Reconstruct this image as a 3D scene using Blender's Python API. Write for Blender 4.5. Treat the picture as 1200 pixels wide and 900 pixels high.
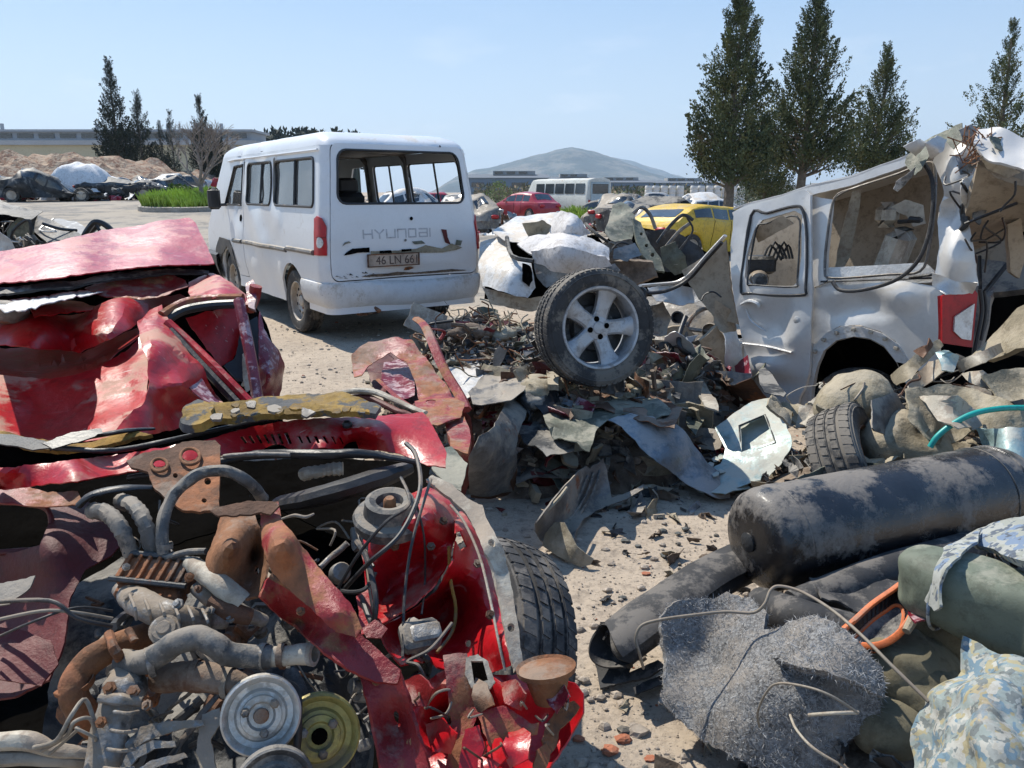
import bpy, math, random
import numpy as np
from math import sin, cos, pi, radians, sqrt, atan2
from mathutils import Vector as V, Matrix as M4, noise
from mathutils.geometry import delaunay_2d_cdt
SC = bpy.context.scene
COL = SC.collection
for o in list(bpy.data.objects): bpy.data.objects.remove(o)
# ------------------------------------------------------------ camera
H = 1.42; FPX = 906.0; PIT = radians(13.94)
cd = bpy.data.cameras.new('camera'); cam = bpy.data.objects.new('camera', cd); COL.objects.link(cam)
cam.location = (0, 0, H); cam.rotation_euler = (pi/2 - PIT, 0, 0)
cd.sensor_width = 36; cd.lens = 36*FPX/1200; cd.clip_start = .05; cd.clip_end = 20000
SC.camera = cam
# ------------------------------------------------------------ light
SUN_EL = radians(51); SUN_AZ = radians(-43)          # azimuth from +Y, negative = to the left
w = bpy.data.worlds.new('World'); SC.world = w; w.use_nodes = True
nt = w.node_tree; bg = nt.nodes['Background']
sky = nt.nodes.new('ShaderNodeTexSky'); sky.sky_type = 'NISHITA'; sky.sun_disc = False
sky.sun_elevation = SUN_EL; sky.sun_rotation = SUN_AZ
sky.air_density = 1.0; sky.dust_density = .6; sky.ozone_density = 1.0; sky.altitude = 50
nt.links.new(sky.outputs[0], bg.inputs[0]); bg.inputs[1].default_value = .118
sd = bpy.data.lights.new('sun', 'SUN'); sd.energy = 4.2; sd.angle = radians(.5); sd.color = (1, .94, .83)
so = bpy.data.objects.new('sun', sd); COL.objects.link(so)
sv = V((sin(SUN_AZ)*cos(SUN_EL), cos(SUN_AZ)*cos(SUN_EL), sin(SUN_EL)))
so.rotation_euler = sv.to_track_quat('Z', 'Y').to_euler(); so.location = (0, 0, 30)
SC.view_settings.view_transform = 'Standard'; SC.view_settings.look = 'None'
SC.view_settings.exposure = .68; SC.view_settings.gamma = 1
SC.render.engine = 'CYCLES'
SC.cycles.max_bounces = 6; SC.cycles.volume_bounces = 0; SC.cycles.transparent_max_bounces = 6
# ------------------------------------------------------------ helpers
R = random.Random(7)
def ray(px, py):
    a = (px-600)/FPX; b = (450-py)/FPX
    return V((a, cos(PIT)+b*sin(PIT), -sin(PIT)+b*cos(PIT)))
def AY(px, py, Y):
    d = ray(px, py); return V((0, 0, H)) + d*(Y/d.y)
def AZ(px, py, z):
    d = ray(px, py); return V((0, 0, H)) + d*((z-H)/d.z)
def ss(a, b, x):
    t = min(1, max(0, (x-a)/(b-a))); return t*t*(3-2*t)
def hterr(x, y):
    if y < 6: return 0
    return 1.05*ss(9, 36, y)*ss(.06, .34, -x/y)
def prop(o, label=None, cat=None, group=None, kind=None):
    if label: o['label'] = label
    if cat: o['category'] = cat
    if group: o['group'] = group
    if kind: o['kind'] = kind
    return o
def thing(name, loc, label, cat, group=None, rz=0):
    o = bpy.data.objects.new(name, None); COL.objects.link(o); o.location = loc; o.rotation_euler = (0, 0, rz)
    o.empty_display_size = .1
    return prop(o, label, cat, group)
def copy_tree(o, parent=None):
    c = o.copy(); COL.objects.link(c)
    if parent: c.parent = parent
    for ch in list(o.children): copy_tree(ch, c)
    return c
class MB:
    def __init__(s): s.v = []; s.f = []; s.mi = []; s.cm = 0
    def add(s, vs, fs):
        n = len(s.v); s.v += [tuple(p) for p in vs]
        for f in fs: s.f.append(tuple(i+n for i in f)); s.mi.append(s.cm)
        return s
    def box(s, c, sz, rot=None, bev=0, mat=None):
        a, b, d = sz[0]/2, sz[1]/2, sz[2]/2
        if bev:
            e = min(bev, a*.9, b*.9, d*.9); vs = []; fs = []
            for z, k in ((-d, 1), (-d+e, 0), (d-e, 0), (d, 1)):
                q = e if k else 0
                x0, y0 = a-q, b-q; g = e
                for (x, y) in ((x0, y0-g), (x0-g, y0), (-x0+g, y0), (-x0, y0-g), (-x0, -y0+g), (-x0+g, -y0), (x0-g, -y0), (x0, -y0+g)):
                    vs.append(V((x, y, z)))
            for l in range(3):
                for i in range(8): fs.append((l*8+i, l*8+(i+1) % 8, l*8+8+(i+1) % 8, l*8+8+i))
            fs.append(tuple(range(7, -1, -1))); fs.append(tuple(range(24, 32)))
        else:
            vs = [V((x, y, z)) for z in (-d, d) for (x, y) in ((-a, -b), (a, -b), (a, b), (-a, b))]
            fs = [(3, 2, 1, 0), (4, 5, 6, 7), (0, 1, 5, 4), (1, 2, 6, 5), (2, 3, 7, 6), (3, 0, 4, 7)]
        if rot is not None: vs = [rot @ p for p in vs]
        s.add([p+V(c) for p in vs], fs); return s
    def tube(s, path, r, n=8, cap=True, smooth=0, sq=1.0):
        P = [V(p) for p in path]
        if not hasattr(r, '__len__'): r = [r]*len(P)
        r = list(r)
        if smooth: P, r = crs(P, r, smooth)
        up = V((0, 0, 1)); t0 = (P[1]-P[0]).normalized()
        if abs(t0.dot(up)) > .9: up = V((1, 0, 0))
        u = t0.cross(up).normalized(); base = len(s.v); vs = []; fs = []
        for i, p in enumerate(P):
            t = (P[min(i+1, len(P)-1)]-P[max(i-1, 0)])
            t = t.normalized() if t.length > 1e-9 else t0
            u = (u - t*u.dot(t)); u = u.normalized() if u.length > 1e-6 else t.orthogonal().normalized()
            w_ = t.cross(u)
            for k in range(n):
                a = 2*pi*k/n; vs.append(p + (u*cos(a) + w_*sin(a)*sq)*r[i])
        for i in range(len(P)-1):
            for k in range(n):
                fs.append((i*n+k, i*n+(k+1) % n, (i+1)*n+(k+1) % n, (i+1)*n+k))
        if cap:
            fs.append(tuple(range(n-1, -1, -1))); fs.append(tuple((len(P)-1)*n+k for k in range(n)))
        return s.add(vs, fs)
    def lathe(s, prof, n=24, M=None, closed=False, a0=0, a1=2*pi):
        """prof: (radius, height) pairs about local Z, placed by matrix M"""
        full = abs(a1-a0-2*pi) < 1e-6; m = n if full else n+1; vs = []; fs = []
        for (r, h) in prof:
            for k in range(m):
                a = a0+(a1-a0)*k/n; p = V((r*cos(a), r*sin(a), h)); vs.append(M @ p if M else p)
        L = len(prof)
        for i in range(L if closed else L-1):
            j = (i+1) % L
            for k in range(n):
                k2 = (k+1) % m; fs.append((i*m+k, i*m+k2, j*m+k2, j*m+k))
        return s.add(vs, fs)
    def prism(s, poly, ext):
        n = len(poly); e = V(ext); vs = [V(p) for p in poly] + [V(p)+e for p in poly]
        fs = [tuple(range(n-1, -1, -1)), tuple(range(n, 2*n))] + [(i, (i+1) % n, n+(i+1) % n, n+i) for i in range(n)]
        return s.add(vs, fs)
    def grid(s, G, thick=0, closed=False):
        """G[i][j] points; optional thickness along the normals"""
        nr, nc = len(G), len(G[0]); vs = [V(p) for row in G for p in row]
        fs = [(i*nc+j, i*nc+j+1, (i+1)*nc+j+1, (i+1)*nc+j) for i in range(nr-1) for j in range(nc-1)]
        if thick: vs, fs = solid(vs, fs, thick)
        return s.add(vs, fs)
    def build(s, name, mat, parent=None, world=True, smooth=35, label=None):
        me = bpy.data.meshes.new(name)
        off = V((0, 0, 0))
        if parent is not None and world:
            q = parent
            while q.parent: q = q.parent
            off = V(q.location)
        me.from_pydata([(v[0]-off.x, v[1]-off.y, v[2]-off.z) for v in s.v], [], s.f)
        if isinstance(mat, (list, tuple)):
            for m in mat: me.materials.append(m)
            me.polygons.foreach_set('material_index', s.mi)
        else: me.materials.append(mat)
        if smooth:
            me.polygons.foreach_set('use_smooth', [True]*len(me.polygons))
            me.set_sharp_from_angle(angle=radians(smooth))
        me.update()
        o = bpy.data.objects.new(name, me); COL.objects.link(o)
        if parent is not None: o.parent = parent
        if label: o['label'] = label
        return o
    def top(s, name, mat, label, cat, group=None, smooth=35, kind=None):
        """a thing that is one mesh: origin at its base"""
        a = np.array(s.v); c = V(((a[:, 0].min()+a[:, 0].max())/2, (a[:, 1].min()+a[:, 1].max())/2, a[:, 2].min()))
        s.v = [(v[0]-c.x, v[1]-c.y, v[2]-c.z) for v in s.v]
        o = s.build(name, mat, None, smooth=smooth); o.location = c
        return prop(o, label, cat, group, kind)
def crs(P, r, k):
    out = []; ro = []; n = len(P)
    for i in range(n-1):
        a, b, c, d = P[max(i-1, 0)], P[i], P[i+1], P[min(i+2, n-1)]
        for q in range(k):
            t = q/k; out.append(.5*((2*b)+(c-a)*t+(2*a-5*b+4*c-d)*t*t+(3*b-a-3*c+d)*t**3)); ro.append(r[i]*(1-t)+r[i+1]*t)
    out.append(P[-1]); ro.append(r[-1]); return out, ro
def vnorm(vs, fs):
    A = np.array([tuple(v) for v in vs]); N = np.zeros_like(A)
    for f in fs:
        n = np.cross(A[f[1]]-A[f[0]], A[f[2]]-A[f[0]])
        if len(f) > 3: n = n+np.cross(A[f[2]]-A[f[0]], A[f[3]]-A[f[0]])
        for i in f: N[i] += n
    N /= (np.linalg.norm(N, axis=1)[:, None]+1e-12); return A, N
def solid(vs, fs, t):
    A, N = vnorm(vs, fs); n = len(A); B = A-N*t
    E = {}
    for f in fs:
        for i in range(len(f)):
            e = (f[i], f[(i+1) % len(f)]); E[e] = 1
    wall = [(b, a, a+n, b+n) for (a, b) in E if (b, a) not in E]
    out = list(fs)+[tuple(i+n for i in reversed(f)) for f in fs]+wall
    return [V(p) for p in A]+[V(p) for p in B], out
def soft(p, s=0):
    """soft cloth-like folds, about -1..1"""
    q = p+V((s*7.3, s*3.1, s*5.7)); return noise.noise(q*.8)*1.1+noise.noise(q*V((1.9, .7, 1.3)) if 0 else V((q.x*2.1, q.y*.9, q.z*1.4)))*.6+noise.noise(q*3.1)*.2
FD = {}
def crease(p, s=0):
    """folded-metal displacement: flat facets meeting in straight sharp folds, about -1..1"""
    if s not in FD:
        q = random.Random(s*31+3); FD[s] = [(V((q.gauss(0, 1), q.gauss(0, 1), q.gauss(0, 1))).normalized(), f*q.uniform(.8, 1.2), q.random(), wt) for f, wt in ((.22, .7), (.36, .5), (.62, .3), (1.1, .14))]
    wob = noise.noise(p*.45+V((s*1.7, 2, 5)))*.55; t = 0
    for d, f, ph, wt in FD[s]:
        x = p.dot(d)*f+ph+wob; x -= math.floor(x); t += wt*(abs(x-.5)*4-1)
    return t*.62+noise.noise(p*1.6+V((s, 0, 3)))*.22
def inpoly(x, y, P):
    c = False; n = len(P); j = n-1
    for i in range(n):
        xi, yi = P[i]; xj, yj = P[j]
        if (yi > y) != (yj > y) and x < (xj-xi)*(y-yi)/(yj-yi)+xi: c = not c
        j = i
    return c
def rrect(x0, y0, x1, y1, r, n=4):
    out = []
    for cx, cy, a in ((x1-r, y1-r, 0), (x0+r, y1-r, 90), (x0+r, y0+r, 180), (x1-r, y0+r, 270)):
        for k in range(n+1):
            t = radians(a+90*k/n); out.append((cx+r*cos(t), cy+r*sin(t)))
    return out
def circ(cx, cy, rx, ry=None, n=14):
    ry = ry or rx
    return [(cx+rx*cos(2*pi*k/n), cy+ry*sin(2*pi*k/n)) for k in range(n)]
def dens(P, step):
    out = []
    for i in range(len(P)):
        a = P[i]; b = P[(i+1) % len(P)]; L = math.hypot(b[0]-a[0], b[1]-a[1]); k = max(1, int(L/step+.5))
        for q in range(k): out.append((a[0]+(b[0]-a[0])*q/k, a[1]+(b[1]-a[1])*q/k))
    return out
def panel(outer, holes, step, fn, thick=.004, rag=0, amp=0, freq=6, seed=0, flip=False, jit=.35, fold=None):
    """sheet over a 2D outline with holes, mapped to 3D by fn(u,v), creased and given thickness -> (verts, faces)"""
    rr = random.Random(seed*13+5)
    O = dens(outer, step)
    if rag:
        O = [(x+rag*(noise.noise(V((x*.09, y*.09, seed)))*1.3+rr.uniform(-.4, .4)), y+rag*(noise.noise(V((x*.09, y*.09, seed+9)))*1.3+rr.uniform(-.4, .4))) for x, y in O]
    HS = [dens(h, step*.7) for h in holes]
    pts = list(O); edges = [(i, (i+1) % len(O)) for i in range(len(O))]
    for h in HS:
        b = len(pts); pts += h; edges += [(b+i, b+(i+1) % len(h)) for i in range(len(h))]
    x0 = min(p[0] for p in O); x1 = max(p[0] for p in O); y0 = min(p[1] for p in O); y1 = max(p[1] for p in O)
    allp = np.array(pts)
    i = 0; y = y0+step/2
    while y < y1:
        x = x0+step*(.5 if i % 2 else .25)
        while x < x1:
            q = (x+rr.uniform(-jit, jit)*step, y+rr.uniform(-jit, jit)*step)
            if inpoly(q[0], q[1], O) and not any(inpoly(q[0], q[1], h) for h in HS):
                if ((allp-np.array(q))**2).sum(1).min() > (step*.45)**2: pts.append(q)
            x += step
        y += step; i += 1
    co, _, fc, *_ = delaunay_2d_cdt([V(p) for p in pts], edges, [], 0, step*.02)
    F = []
    for f in fc:
        cx = sum(co[k].x for k in f)/len(f); cy = sum(co[k].y for k in f)/len(f)
        if inpoly(cx, cy, O) and not any(inpoly(cx, cy, h) for h in HS):
            F.append(tuple(reversed(f)) if flip else tuple(f))
    used = sorted({k for f in F for k in f}); mp = {k: i for i, k in enumerate(used)}
    F = [tuple(mp[k] for k in f) for f in F]; P = [fn(co[k].x, co[k].y) for k in used]
    if amp:
        A, N = vnorm(P, F)
        P = [V(A[i])+V(N[i])*amp*(fold or crease)(V(A[i])*freq, seed) for i in range(len(P))]
    if thick: return solid(P, F, thick)
    return P, F
def tps(ctrl):
    """smooth forward distance over the picture from a few known points (px,py,'z'|'y',value)"""
    X = []; D = []
    for c in ctrl:
        px, py, k, v = c; X.append((px/100, py/100)); D.append(AZ(px, py, v).y if k == 'z' else v)
    X = np.array(X); D = np.array(D); n = len(X)
    if n < 3:
        return lambda px, py: float(D.mean())
    r = np.sqrt(((X[:, None]-X[None])**2).sum(2)); K = np.where(r > 0, r*r*np.log(r+1e-9), 0)+np.eye(n)*.002
    A = np.zeros((n+3, n+3)); A[:n, :n] = K; A[:n, n] = 1; A[:n, n+1:] = X; A[n, :n] = 1; A[n+1:, :n] = X.T
    s = np.linalg.lstsq(A, np.concatenate([D, [0, 0, 0]]), rcond=None)[0]
    def f(px, py):
        d = np.sqrt(((X-np.array((px/100, py/100)))**2).sum(1)); return float((s[:n]*np.where(d > 0, d*d*np.log(d+1e-9), 0)).sum()+s[n]+s[n+1]*px/100+s[n+2]*py/100)
    return f
def piece(mb, outer, ctrl, holes=(), step=6, thick=.004, rag=1.0, amp=.01, freq=7, seed=0, fold=None):
    """a piece of bent sheet standing at its own distance and size"""
    if isinstance(ctrl, tuple) and isinstance(ctrl[0], str):
        k, v = ctrl; cx = sum(p[0] for p in outer)/len(outer)
        ctrl = [(p[0], p[1], k, v) for p in outer]
    f = tps(ctrl)
    vs, fs = panel(outer, holes, step, lambda x, y: AY(x, y, f(x, y)), thick, rag, amp, freq, seed, fold=fold)
    return mb.add(vs, fs)
def basis(n, up=V((0, 0, 1))):
    n = V(n).normalized(); x = V(up).cross(n)
    x = x.normalized() if x.length > 1e-5 else V((1, 0, 0)); y = n.cross(x)
    m = M4((x, y, n)).transposed(); return m
def mat4(c, n, up=V((0, 0, 1))):
    return M4.Translation(V(c)) @ basis(n, up).to_4x4()
# ------------------------------------------------------------ materials
def mat(name, base, rough=.5, metal=0, dust=None, dustamt=0, rust=0, var=.15, vs=3, bump=(30, .15), scr=0, scrc=None, coat=0, patt=None, trans=0, spots=None, rustc=(.16, .06, .025), dm=3.0, emis=None, grime=.5):
    m = bpy.data.materials.new(name); m.use_nodes = True; t = m.node_tree; N = t.nodes; L = t.links; b = N['Principled BSDF']
    b.inputs['Roughness'].default_value = rough; b.inputs['Metallic'].default_value = metal
    if coat: b.inputs['Coat Weight'].default_value = coat; b.inputs['Coat Roughness'].default_value = .22
    if trans: b.inputs['Transmission Weight'].default_value = trans; b.inputs['IOR'].default_value = 1.45
    tc = N.new('ShaderNodeTexCoord'); co = tc.outputs['Object']
    def nz(scale, det=6, ro=.6, vec=None):
        n = N.new('ShaderNodeTexNoise'); n.inputs['Scale'].default_value = scale; n.inputs['Detail'].default_value = det; n.inputs['Roughness'].default_value = ro
        L.new(vec or co, n.inputs['Vector']); return n.outputs['Fac']
    def ramp(v, a, c, hi=1.0):
        r = N.new('ShaderNodeMapRange'); r.inputs[1].default_value = a; r.inputs[2].default_value = c; r.inputs[4].default_value = hi; L.new(v, r.inputs[0]); return r.outputs[0]
    def mix(f, a, c, mode='MIX'):
        x = N.new('ShaderNodeMix'); x.data_type = 'RGBA'; x.blend_type = mode
        if isinstance(f, (int, float)): x.inputs[0].default_value = f
        else: L.new(f, x.inputs[0])
        for i, q in ((6, a), (7, c)):
            if isinstance(q, tuple): x.inputs[i].default_value = (*q, 1)
            else: L.new(q, x.inputs[i])
        return x.outputs[2]
    def mth(op, a, c):
        x = N.new('ShaderNodeMath'); x.operation = op
        for i, q in ((0, a), (1, c)):
            if isinstance(q, (int, float)): x.inputs[i].default_value = q
            else: L.new(q, x.inputs[i])
        return x.outputs[0]
    c = mix(ramp(nz(vs), .35, .65), tuple(x*(1-var) for x in base), tuple(min(1, x*(1+var)) for x in base))
    if patt: c = patt(N, L, co, mix, ramp, nz, c)
    ro = rough; rv = None
    if grime: c = mix(ramp(nz(19, 10, .78), .50, .60, grime), c, mix(1.0, c, (.42, .38, .34), 'MULTIPLY')); c = mix(ramp(nz(7.3, 9, .72), .55, .60, grime*.8), c, mix(1.0, c, (.6, .55, .5), 'MULTIPLY'))
    if spots:
        sc, a0, a1, col = spots; c = mix(ramp(nz(sc, 5, .7), a0, a1), c, col)
    if scr:
        mp = N.new('ShaderNodeMapping'); mp.inputs['Scale'].default_value = (4, 70, 30); mp.inputs['Rotation'].default_value = (.4, .3, .7); L.new(co, mp.inputs['Vector'])
        s = ramp(nz(1, 3, .5, mp.outputs[0]), .66, .70); g = ramp(nz(2.5, 4), .45, .6); c = mix(mth('MULTIPLY', mth('MULTIPLY', s, g), scr), c, scrc or (.6, .55, .5))
    if rust:
        k = ramp(nz(5, 9, .7), .72-rust*.4, .78-rust*.4); rc = mix(ramp(nz(25, 5), .3, .7), rustc, tuple(x*2.1 for x in rustc)); c = mix(k, c, rc); rv = k
    if dust and dustamt:
        g = N.new('ShaderNodeNewGeometry'); sx = N.new('ShaderNodeSeparateXYZ'); L.new(g.outputs['Normal'], sx.inputs[0])
        up = ramp(sx.outputs[2], 0, 1.0); nn = nz(dm, 12, .74); k = ramp(mth('ADD', nn, mth('MULTIPLY', up, .10)), .70-dustamt*.36, .77-dustamt*.35, min(.92, .3+dustamt*1.1))
        c = mix(k, c, dust); rv = mth('MAXIMUM', rv, k) if rv else k
    L.new(c, b.inputs['Base Color'])
    if rv is not None:
        r = N.new('ShaderNodeMapRange'); r.inputs[3].default_value = rough; r.inputs[4].default_value = max(rough, .85); L.new(rv, r.inputs[0]); L.new(r.outputs[0], b.inputs['Roughness'])
        if metal:
            r2 = N.new('ShaderNodeMapRange'); r2.inputs[3].default_value = metal; r2.inputs[4].default_value = 0; L.new(rv, r2.inputs[0]); L.new(r2.outputs[0], b.inputs['Metallic'])
        if coat:
            r3 = N.new('ShaderNodeMapRange'); r3.inputs[3].default_value = coat; r3.inputs[4].default_value = 0; L.new(rv, r3.inputs[0]); L.new(r3.outputs[0], b.inputs['Coat Weight'])
    if bump:
        n = N.new('ShaderNodeBump'); n.inputs['Strength'].default_value = bump[1]; n.inputs['Distance'].default_value = .3/bump[0] if len(bump) < 3 else bump[2]
        L.new(nz(bump[0], 8, .65), n.inputs['Height']); L.new(n.outputs[0], b.inputs['Normal'])
    if emis: b.inputs['Emission Color'].default_value = (*emis[:3], 1); b.inputs['Emission Strength'].default_value = emis[3]
    return m
DU = (.25, .20, .155); DU2 = (.36, .30, .24)
def camo(cols, sc, k=1):
    def f(N, L, co, mix, ramp, nz, c):
        for i, q in enumerate(cols): c = mix(ramp(nz(sc*(1+i*.23), 2, .5), .52+.02*i, .54+.02*i), c, q)
        return c
    return f
m_red = mat('red_paint', (.40, .005, .010), .34, 0, (.33, .22, .16), .27, .05, .14, 2, (3, .35, .03), .85, (.5, .34, .3), coat=.1, grime=.55)
m_pink = mat('faded_red_paint', (.40, .02, .038), .36, 0, (.40, .20, .18), .24, 0, .12, 2, (3, .35, .03), .9, (.7, .5, .46), coat=.4)
m_dred = mat('dull_dark_red', (.085, .004, .004), .62, 0, DU, .10, .12, .3, 4, (14, .4))
m_maroon = mat('scratched_maroon', (.17, .008, .022), .3, 0, (.5, .4, .42), .35, 0, .3, 8, (10, .3), 1, (.6, .45, .5), coat=.3, dm=14)
m_rred = mat('rusty_red_paint', (.25, .010, .012), .42, 0, DU, .25, .58, .3, 5, (30, .6))
m_rust = mat('rusty_iron', (.12, .06, .035), .85, .2, DU, .35, .5, .4, 9, (40, .9), rustc=(.15, .055, .02))
m_rust2 = mat('orange_rust', (.20, .085, .035), .85, 0, DU, .3, .4, .4, 9, (40, .8))
m_white = mat('white_van_paint', (.68, .69, .70), .28, 0, (.42, .36, .29), .20, 0, .03, 1.2, (2, .12, .03), .25, (.4, .38, .35), coat=.3, grime=.05)
m_whitew = mat('white_wreck_paint', (.62, .62, .61), .4, 0, (.5, .42, .33), .35, .05, .06, 2, (8, .25), .3, (.35, .3, .25))
m_bumper = mat('scraped_bumper', (.60, .60, .60), .45, 0, (.36, .31, .25), .36, 0, .06, 3, (16, .2), .5, (.1, .1, .12), grime=.15)
m_black = mat('black_plastic', (.018, .018, .02), .45, 0, DU, .22, 0, .3, 6, (30, .3))
m_rubber = mat('dusty_rubber', (.028, .028, .03), .75, 0, (.15, .135, .12), .40, 0, .25, 8, (60, .4), dm=9)
m_tyre = mat('tyre_rubber', (.035, .035, .036), .8, 0, (.17, .15, .125), .52, 0, .25, 6, (80, .35), dm=5)
m_alloy = mat('silver_alloy', (.40, .41, .425), .42, .4, (.24, .22, .20), .4, .05, .1, 9, (40, .25), dm=9)
m_steel = mat('dirty_steel_rim', (.55, .50, .43), .55, .3, DU2, .55, .15, .2, 12, (50, .3))
m_silver = mat('silver_car_paint', (.60, .58, .55), .38, .22, (.48, .43, .36), .22, 0, .06, 1.5, (3, .2, .02), .35, (.35, .33, .3), coat=.3, grime=.1)
m_silver2 = mat('silver_paint_bare', (.58, .565, .54), .4, .3, (.5, .45, .4), .22, 0, .1, 4, (9, .4), .4, (.3, .28, .25), coat=.2, grime=.2)
m_beige = mat('beige_trim', (.36, .29, .21), .8, 0, DU, .15, 0, .1, 3, (60, .15))
m_beiged = mat('headliner', (.31, .26, .2), .95, 0, DU, .12, 0, .12, 2, (90, .1))
m_dark = mat('dark_interior', (.005, .0045, .004), 1, 0, None, 0, 0, .3, 3, (20, .4)); m_dark.node_tree.nodes['Principled BSDF'].inputs['Specular IOR Level'].default_value = 0  # near black without gloss; also paints in the shade of voids and hollows
m_sooty = mat('sooty_metal', (.04, .042, .045), .55, .3, (.28, .26, .23), .4, .2, .5, 5, (20, .6))
m_grey = mat('dusty_grey_metal', (.165, .155, .145), .5, .3, (.30, .26, .21), .5, .3, .4, 7, (24, .5), .5, dm=6, spots=(6, .55, .66, (.05, .05, .05)))
m_olive = mat('olive_metal', (.10, .11, .085), .6, .1, (.30, .28, .22), .4, .15, .4, 5, (14, .5), .4)
m_bluegrey = mat('bluegrey_paint', (.15, .19, .23), .4, .2, (.34, .33, .32), .5, .08, .3, 4, (9, .4), .9, (.5, .5, .5), coat=.2)
m_teal = mat('pale_teal_paint', (.30, .42, .42), .35, .2, (.46, .44, .38), .48, .0, .15, 6, (12, .35), .8, (.6, .6, .56), coat=.2)
m_khaki = mat('dusty_khaki', (.27, .23, .16), .95, 0, (.36, .31, .23), .5, .08, .3, 5, (25, .8))
m_brown = mat('dirt_brown', (.15, .11, .08), .95, 0, DU, .4, .2, .5, 6, (30, .9))
m_foam = mat('mossy_foam', (.26, .15, .03), .95, 0, (.12, .11, .09), .4, .1, .5, 9, (35, 1))
m_alu = mat('cast_aluminium', (.27, .265, .255), .5, .5, (.22, .17, .12), .5, .12, .35, 18, (70, .7), dm=14, spots=(11, .5, .62, (.06, .055, .05)))
m_hose = mat('grey_rubber_hose', (.085, .085, .083), .6, 0, (.24, .205, .165), .5, 0, .3, 18, (60, .5), dm=16, spots=(14, .52, .64, (.03, .03, .03)))
m_ivory = mat('dirty_ivory', (.40, .36, .29), .6, 0, DU, .5, .12, .2, 9, (35, .5), dm=8)
m_cable = mat('black_cable', (.02, .02, .022), .5, 0, DU, .3, 0, .3, 20, None)
m_gwire = mat('grey_wire', (.24, .21, .17), .7, .2, DU, .4, .2, .2, 20, None)
m_ylw = mat('yellow_plated', (.34, .30, .10), .45, .4, (.16, .13, .08), .5, .1, .15, 9, (30, .4))
m_tank = mat('black_tank_paint', (.012, .012, .014), .26, 0, (.19, .17, .15), .44, .03, .4, 7, (14, .35), .5, (.4, .39, .37), coat=.4, dm=4.2)
m_felt = mat('grey_felt', (.14, .138, .137), 1, 0, (.25, .225, .20), .42, 0, .45, 22, (90, 1, .008), spots=(120, .46, .60, (.27, .27, .27)), dm=9)
m_cushion = mat('green_canvas', (.13, .15, .11), .7, 0, (.30, .29, .23), .35, 0, .2, 4, (60, .25))
m_olivecl = mat('olive_cloth', (.16, .14, .09), .95, 0, DU, .3, 0, .3, 4, (50, .4))
m_floral = mat('pale_patterned_cloth', (.23, .27, .26), .95, 0, DU2, .2, 0, .1, 4, (60, .3), patt=camo([(.13, .20, .25), (.30, .27, .17), (.36, .36, .33), (.14, .16, .16), (.27, .29, .28)], 24))
m_camo = mat('camo_cloth', (.32, .33, .31), .95, 0, DU2, .2, 0, .1, 4, (60, .3), patt=camo([(.15, .2, .28), (.26, .27, .24), (.1, .12, .15)], 26))
m_orange = mat('orange_rim', (.55, .13, .03), .6, 0, DU, .3, 0, .15, 8, (40, .3))
m_green_h = mat('teal_hose', (.01, .30, .27), .4, 0, DU2, .15, 0, .1, 4, None)
m_tail = mat('red_lens', (.42, .004, .008), .35, 0, None, .0, 0, .05, 4, None)
m_clear = mat('clear_lens', (.62, .62, .62), .2, .3, None, 0, 0, .1, 60, (150, .8), coat=1)
m_cloth = mat('white_airbag_cloth', (.60, .58, .57), .95, 0, DU2, .18, 0, .05, 3, (14, .5))
m_cov = mat('white_sheet_cover', (.7, .7, .7), .8, 0, DU2, .1, 0, .05, 2, (2, .5, .1))
m_yel = mat('yellow_car_paint', (.62, .40, .03), .4, 0, DU2, .25, 0, .06, 2, (5, .2), .3)
m_redc = mat('red_car_paint', (.36, .012, .028), .35, 0, DU2, .2, 0, .1, 2, (5, .2), coat=.4)
m_min = mat('pale_minibus_paint', (.62, .64, .60), .5, 0, (.42, .33, .25), .3, .1, .1, 1, (5, .2))
m_minb = mat('pale_blue_minibus_door', (.42, .52, .56), .5, 0, DU2, .25, .05, .1, 1, (5, .2))
m_glassd = mat('dark_window', (.02, .026, .032), .08, 0, (.3, .3, .3), .16, 0, .2, 3, None, coat=1)
m_concrete = mat('kerb_concrete', (.33, .30, .26), .95, 0, None, 0, 0, .2, 3, (20, .5))
m_brick = mat('brick_fragment', (.36, .13, .07), .95, 0, DU, .3, 0, .2, 30, (60, .6))
m_stone = mat('gravel_stone', (.34, .29, .24), .95, 0, DU2, .3, 0, .4, 14, (60, .5))
m_slate = mat('dark_stone', (.09, .095, .09), .8, 0, DU, .3, 0, .3, 14, (60, .5))
m_cream = mat('cream_wall', (.48, .44, .31), .9, 0, None, 0, 0, .08, .1, None)
m_roofg = mat('grey_roof', (.36, .38, .40), .7, 0, None, 0, 0, .1, .1, None)
m_bluew = mat('blue_warehouse_wall', (.13, .19, .27), .7, 0, None, 0, 0, .08, .1, None)
m_greyw = mat('grey_warehouse_wall', (.34, .34, .33), .8, 0, None, 0, 0, .1, .1, None)
m_drum = mat('white_drum_plastic', (.66, .65, .62), .5, 0, DU2, .25, 0, .05, 2, None)
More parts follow.
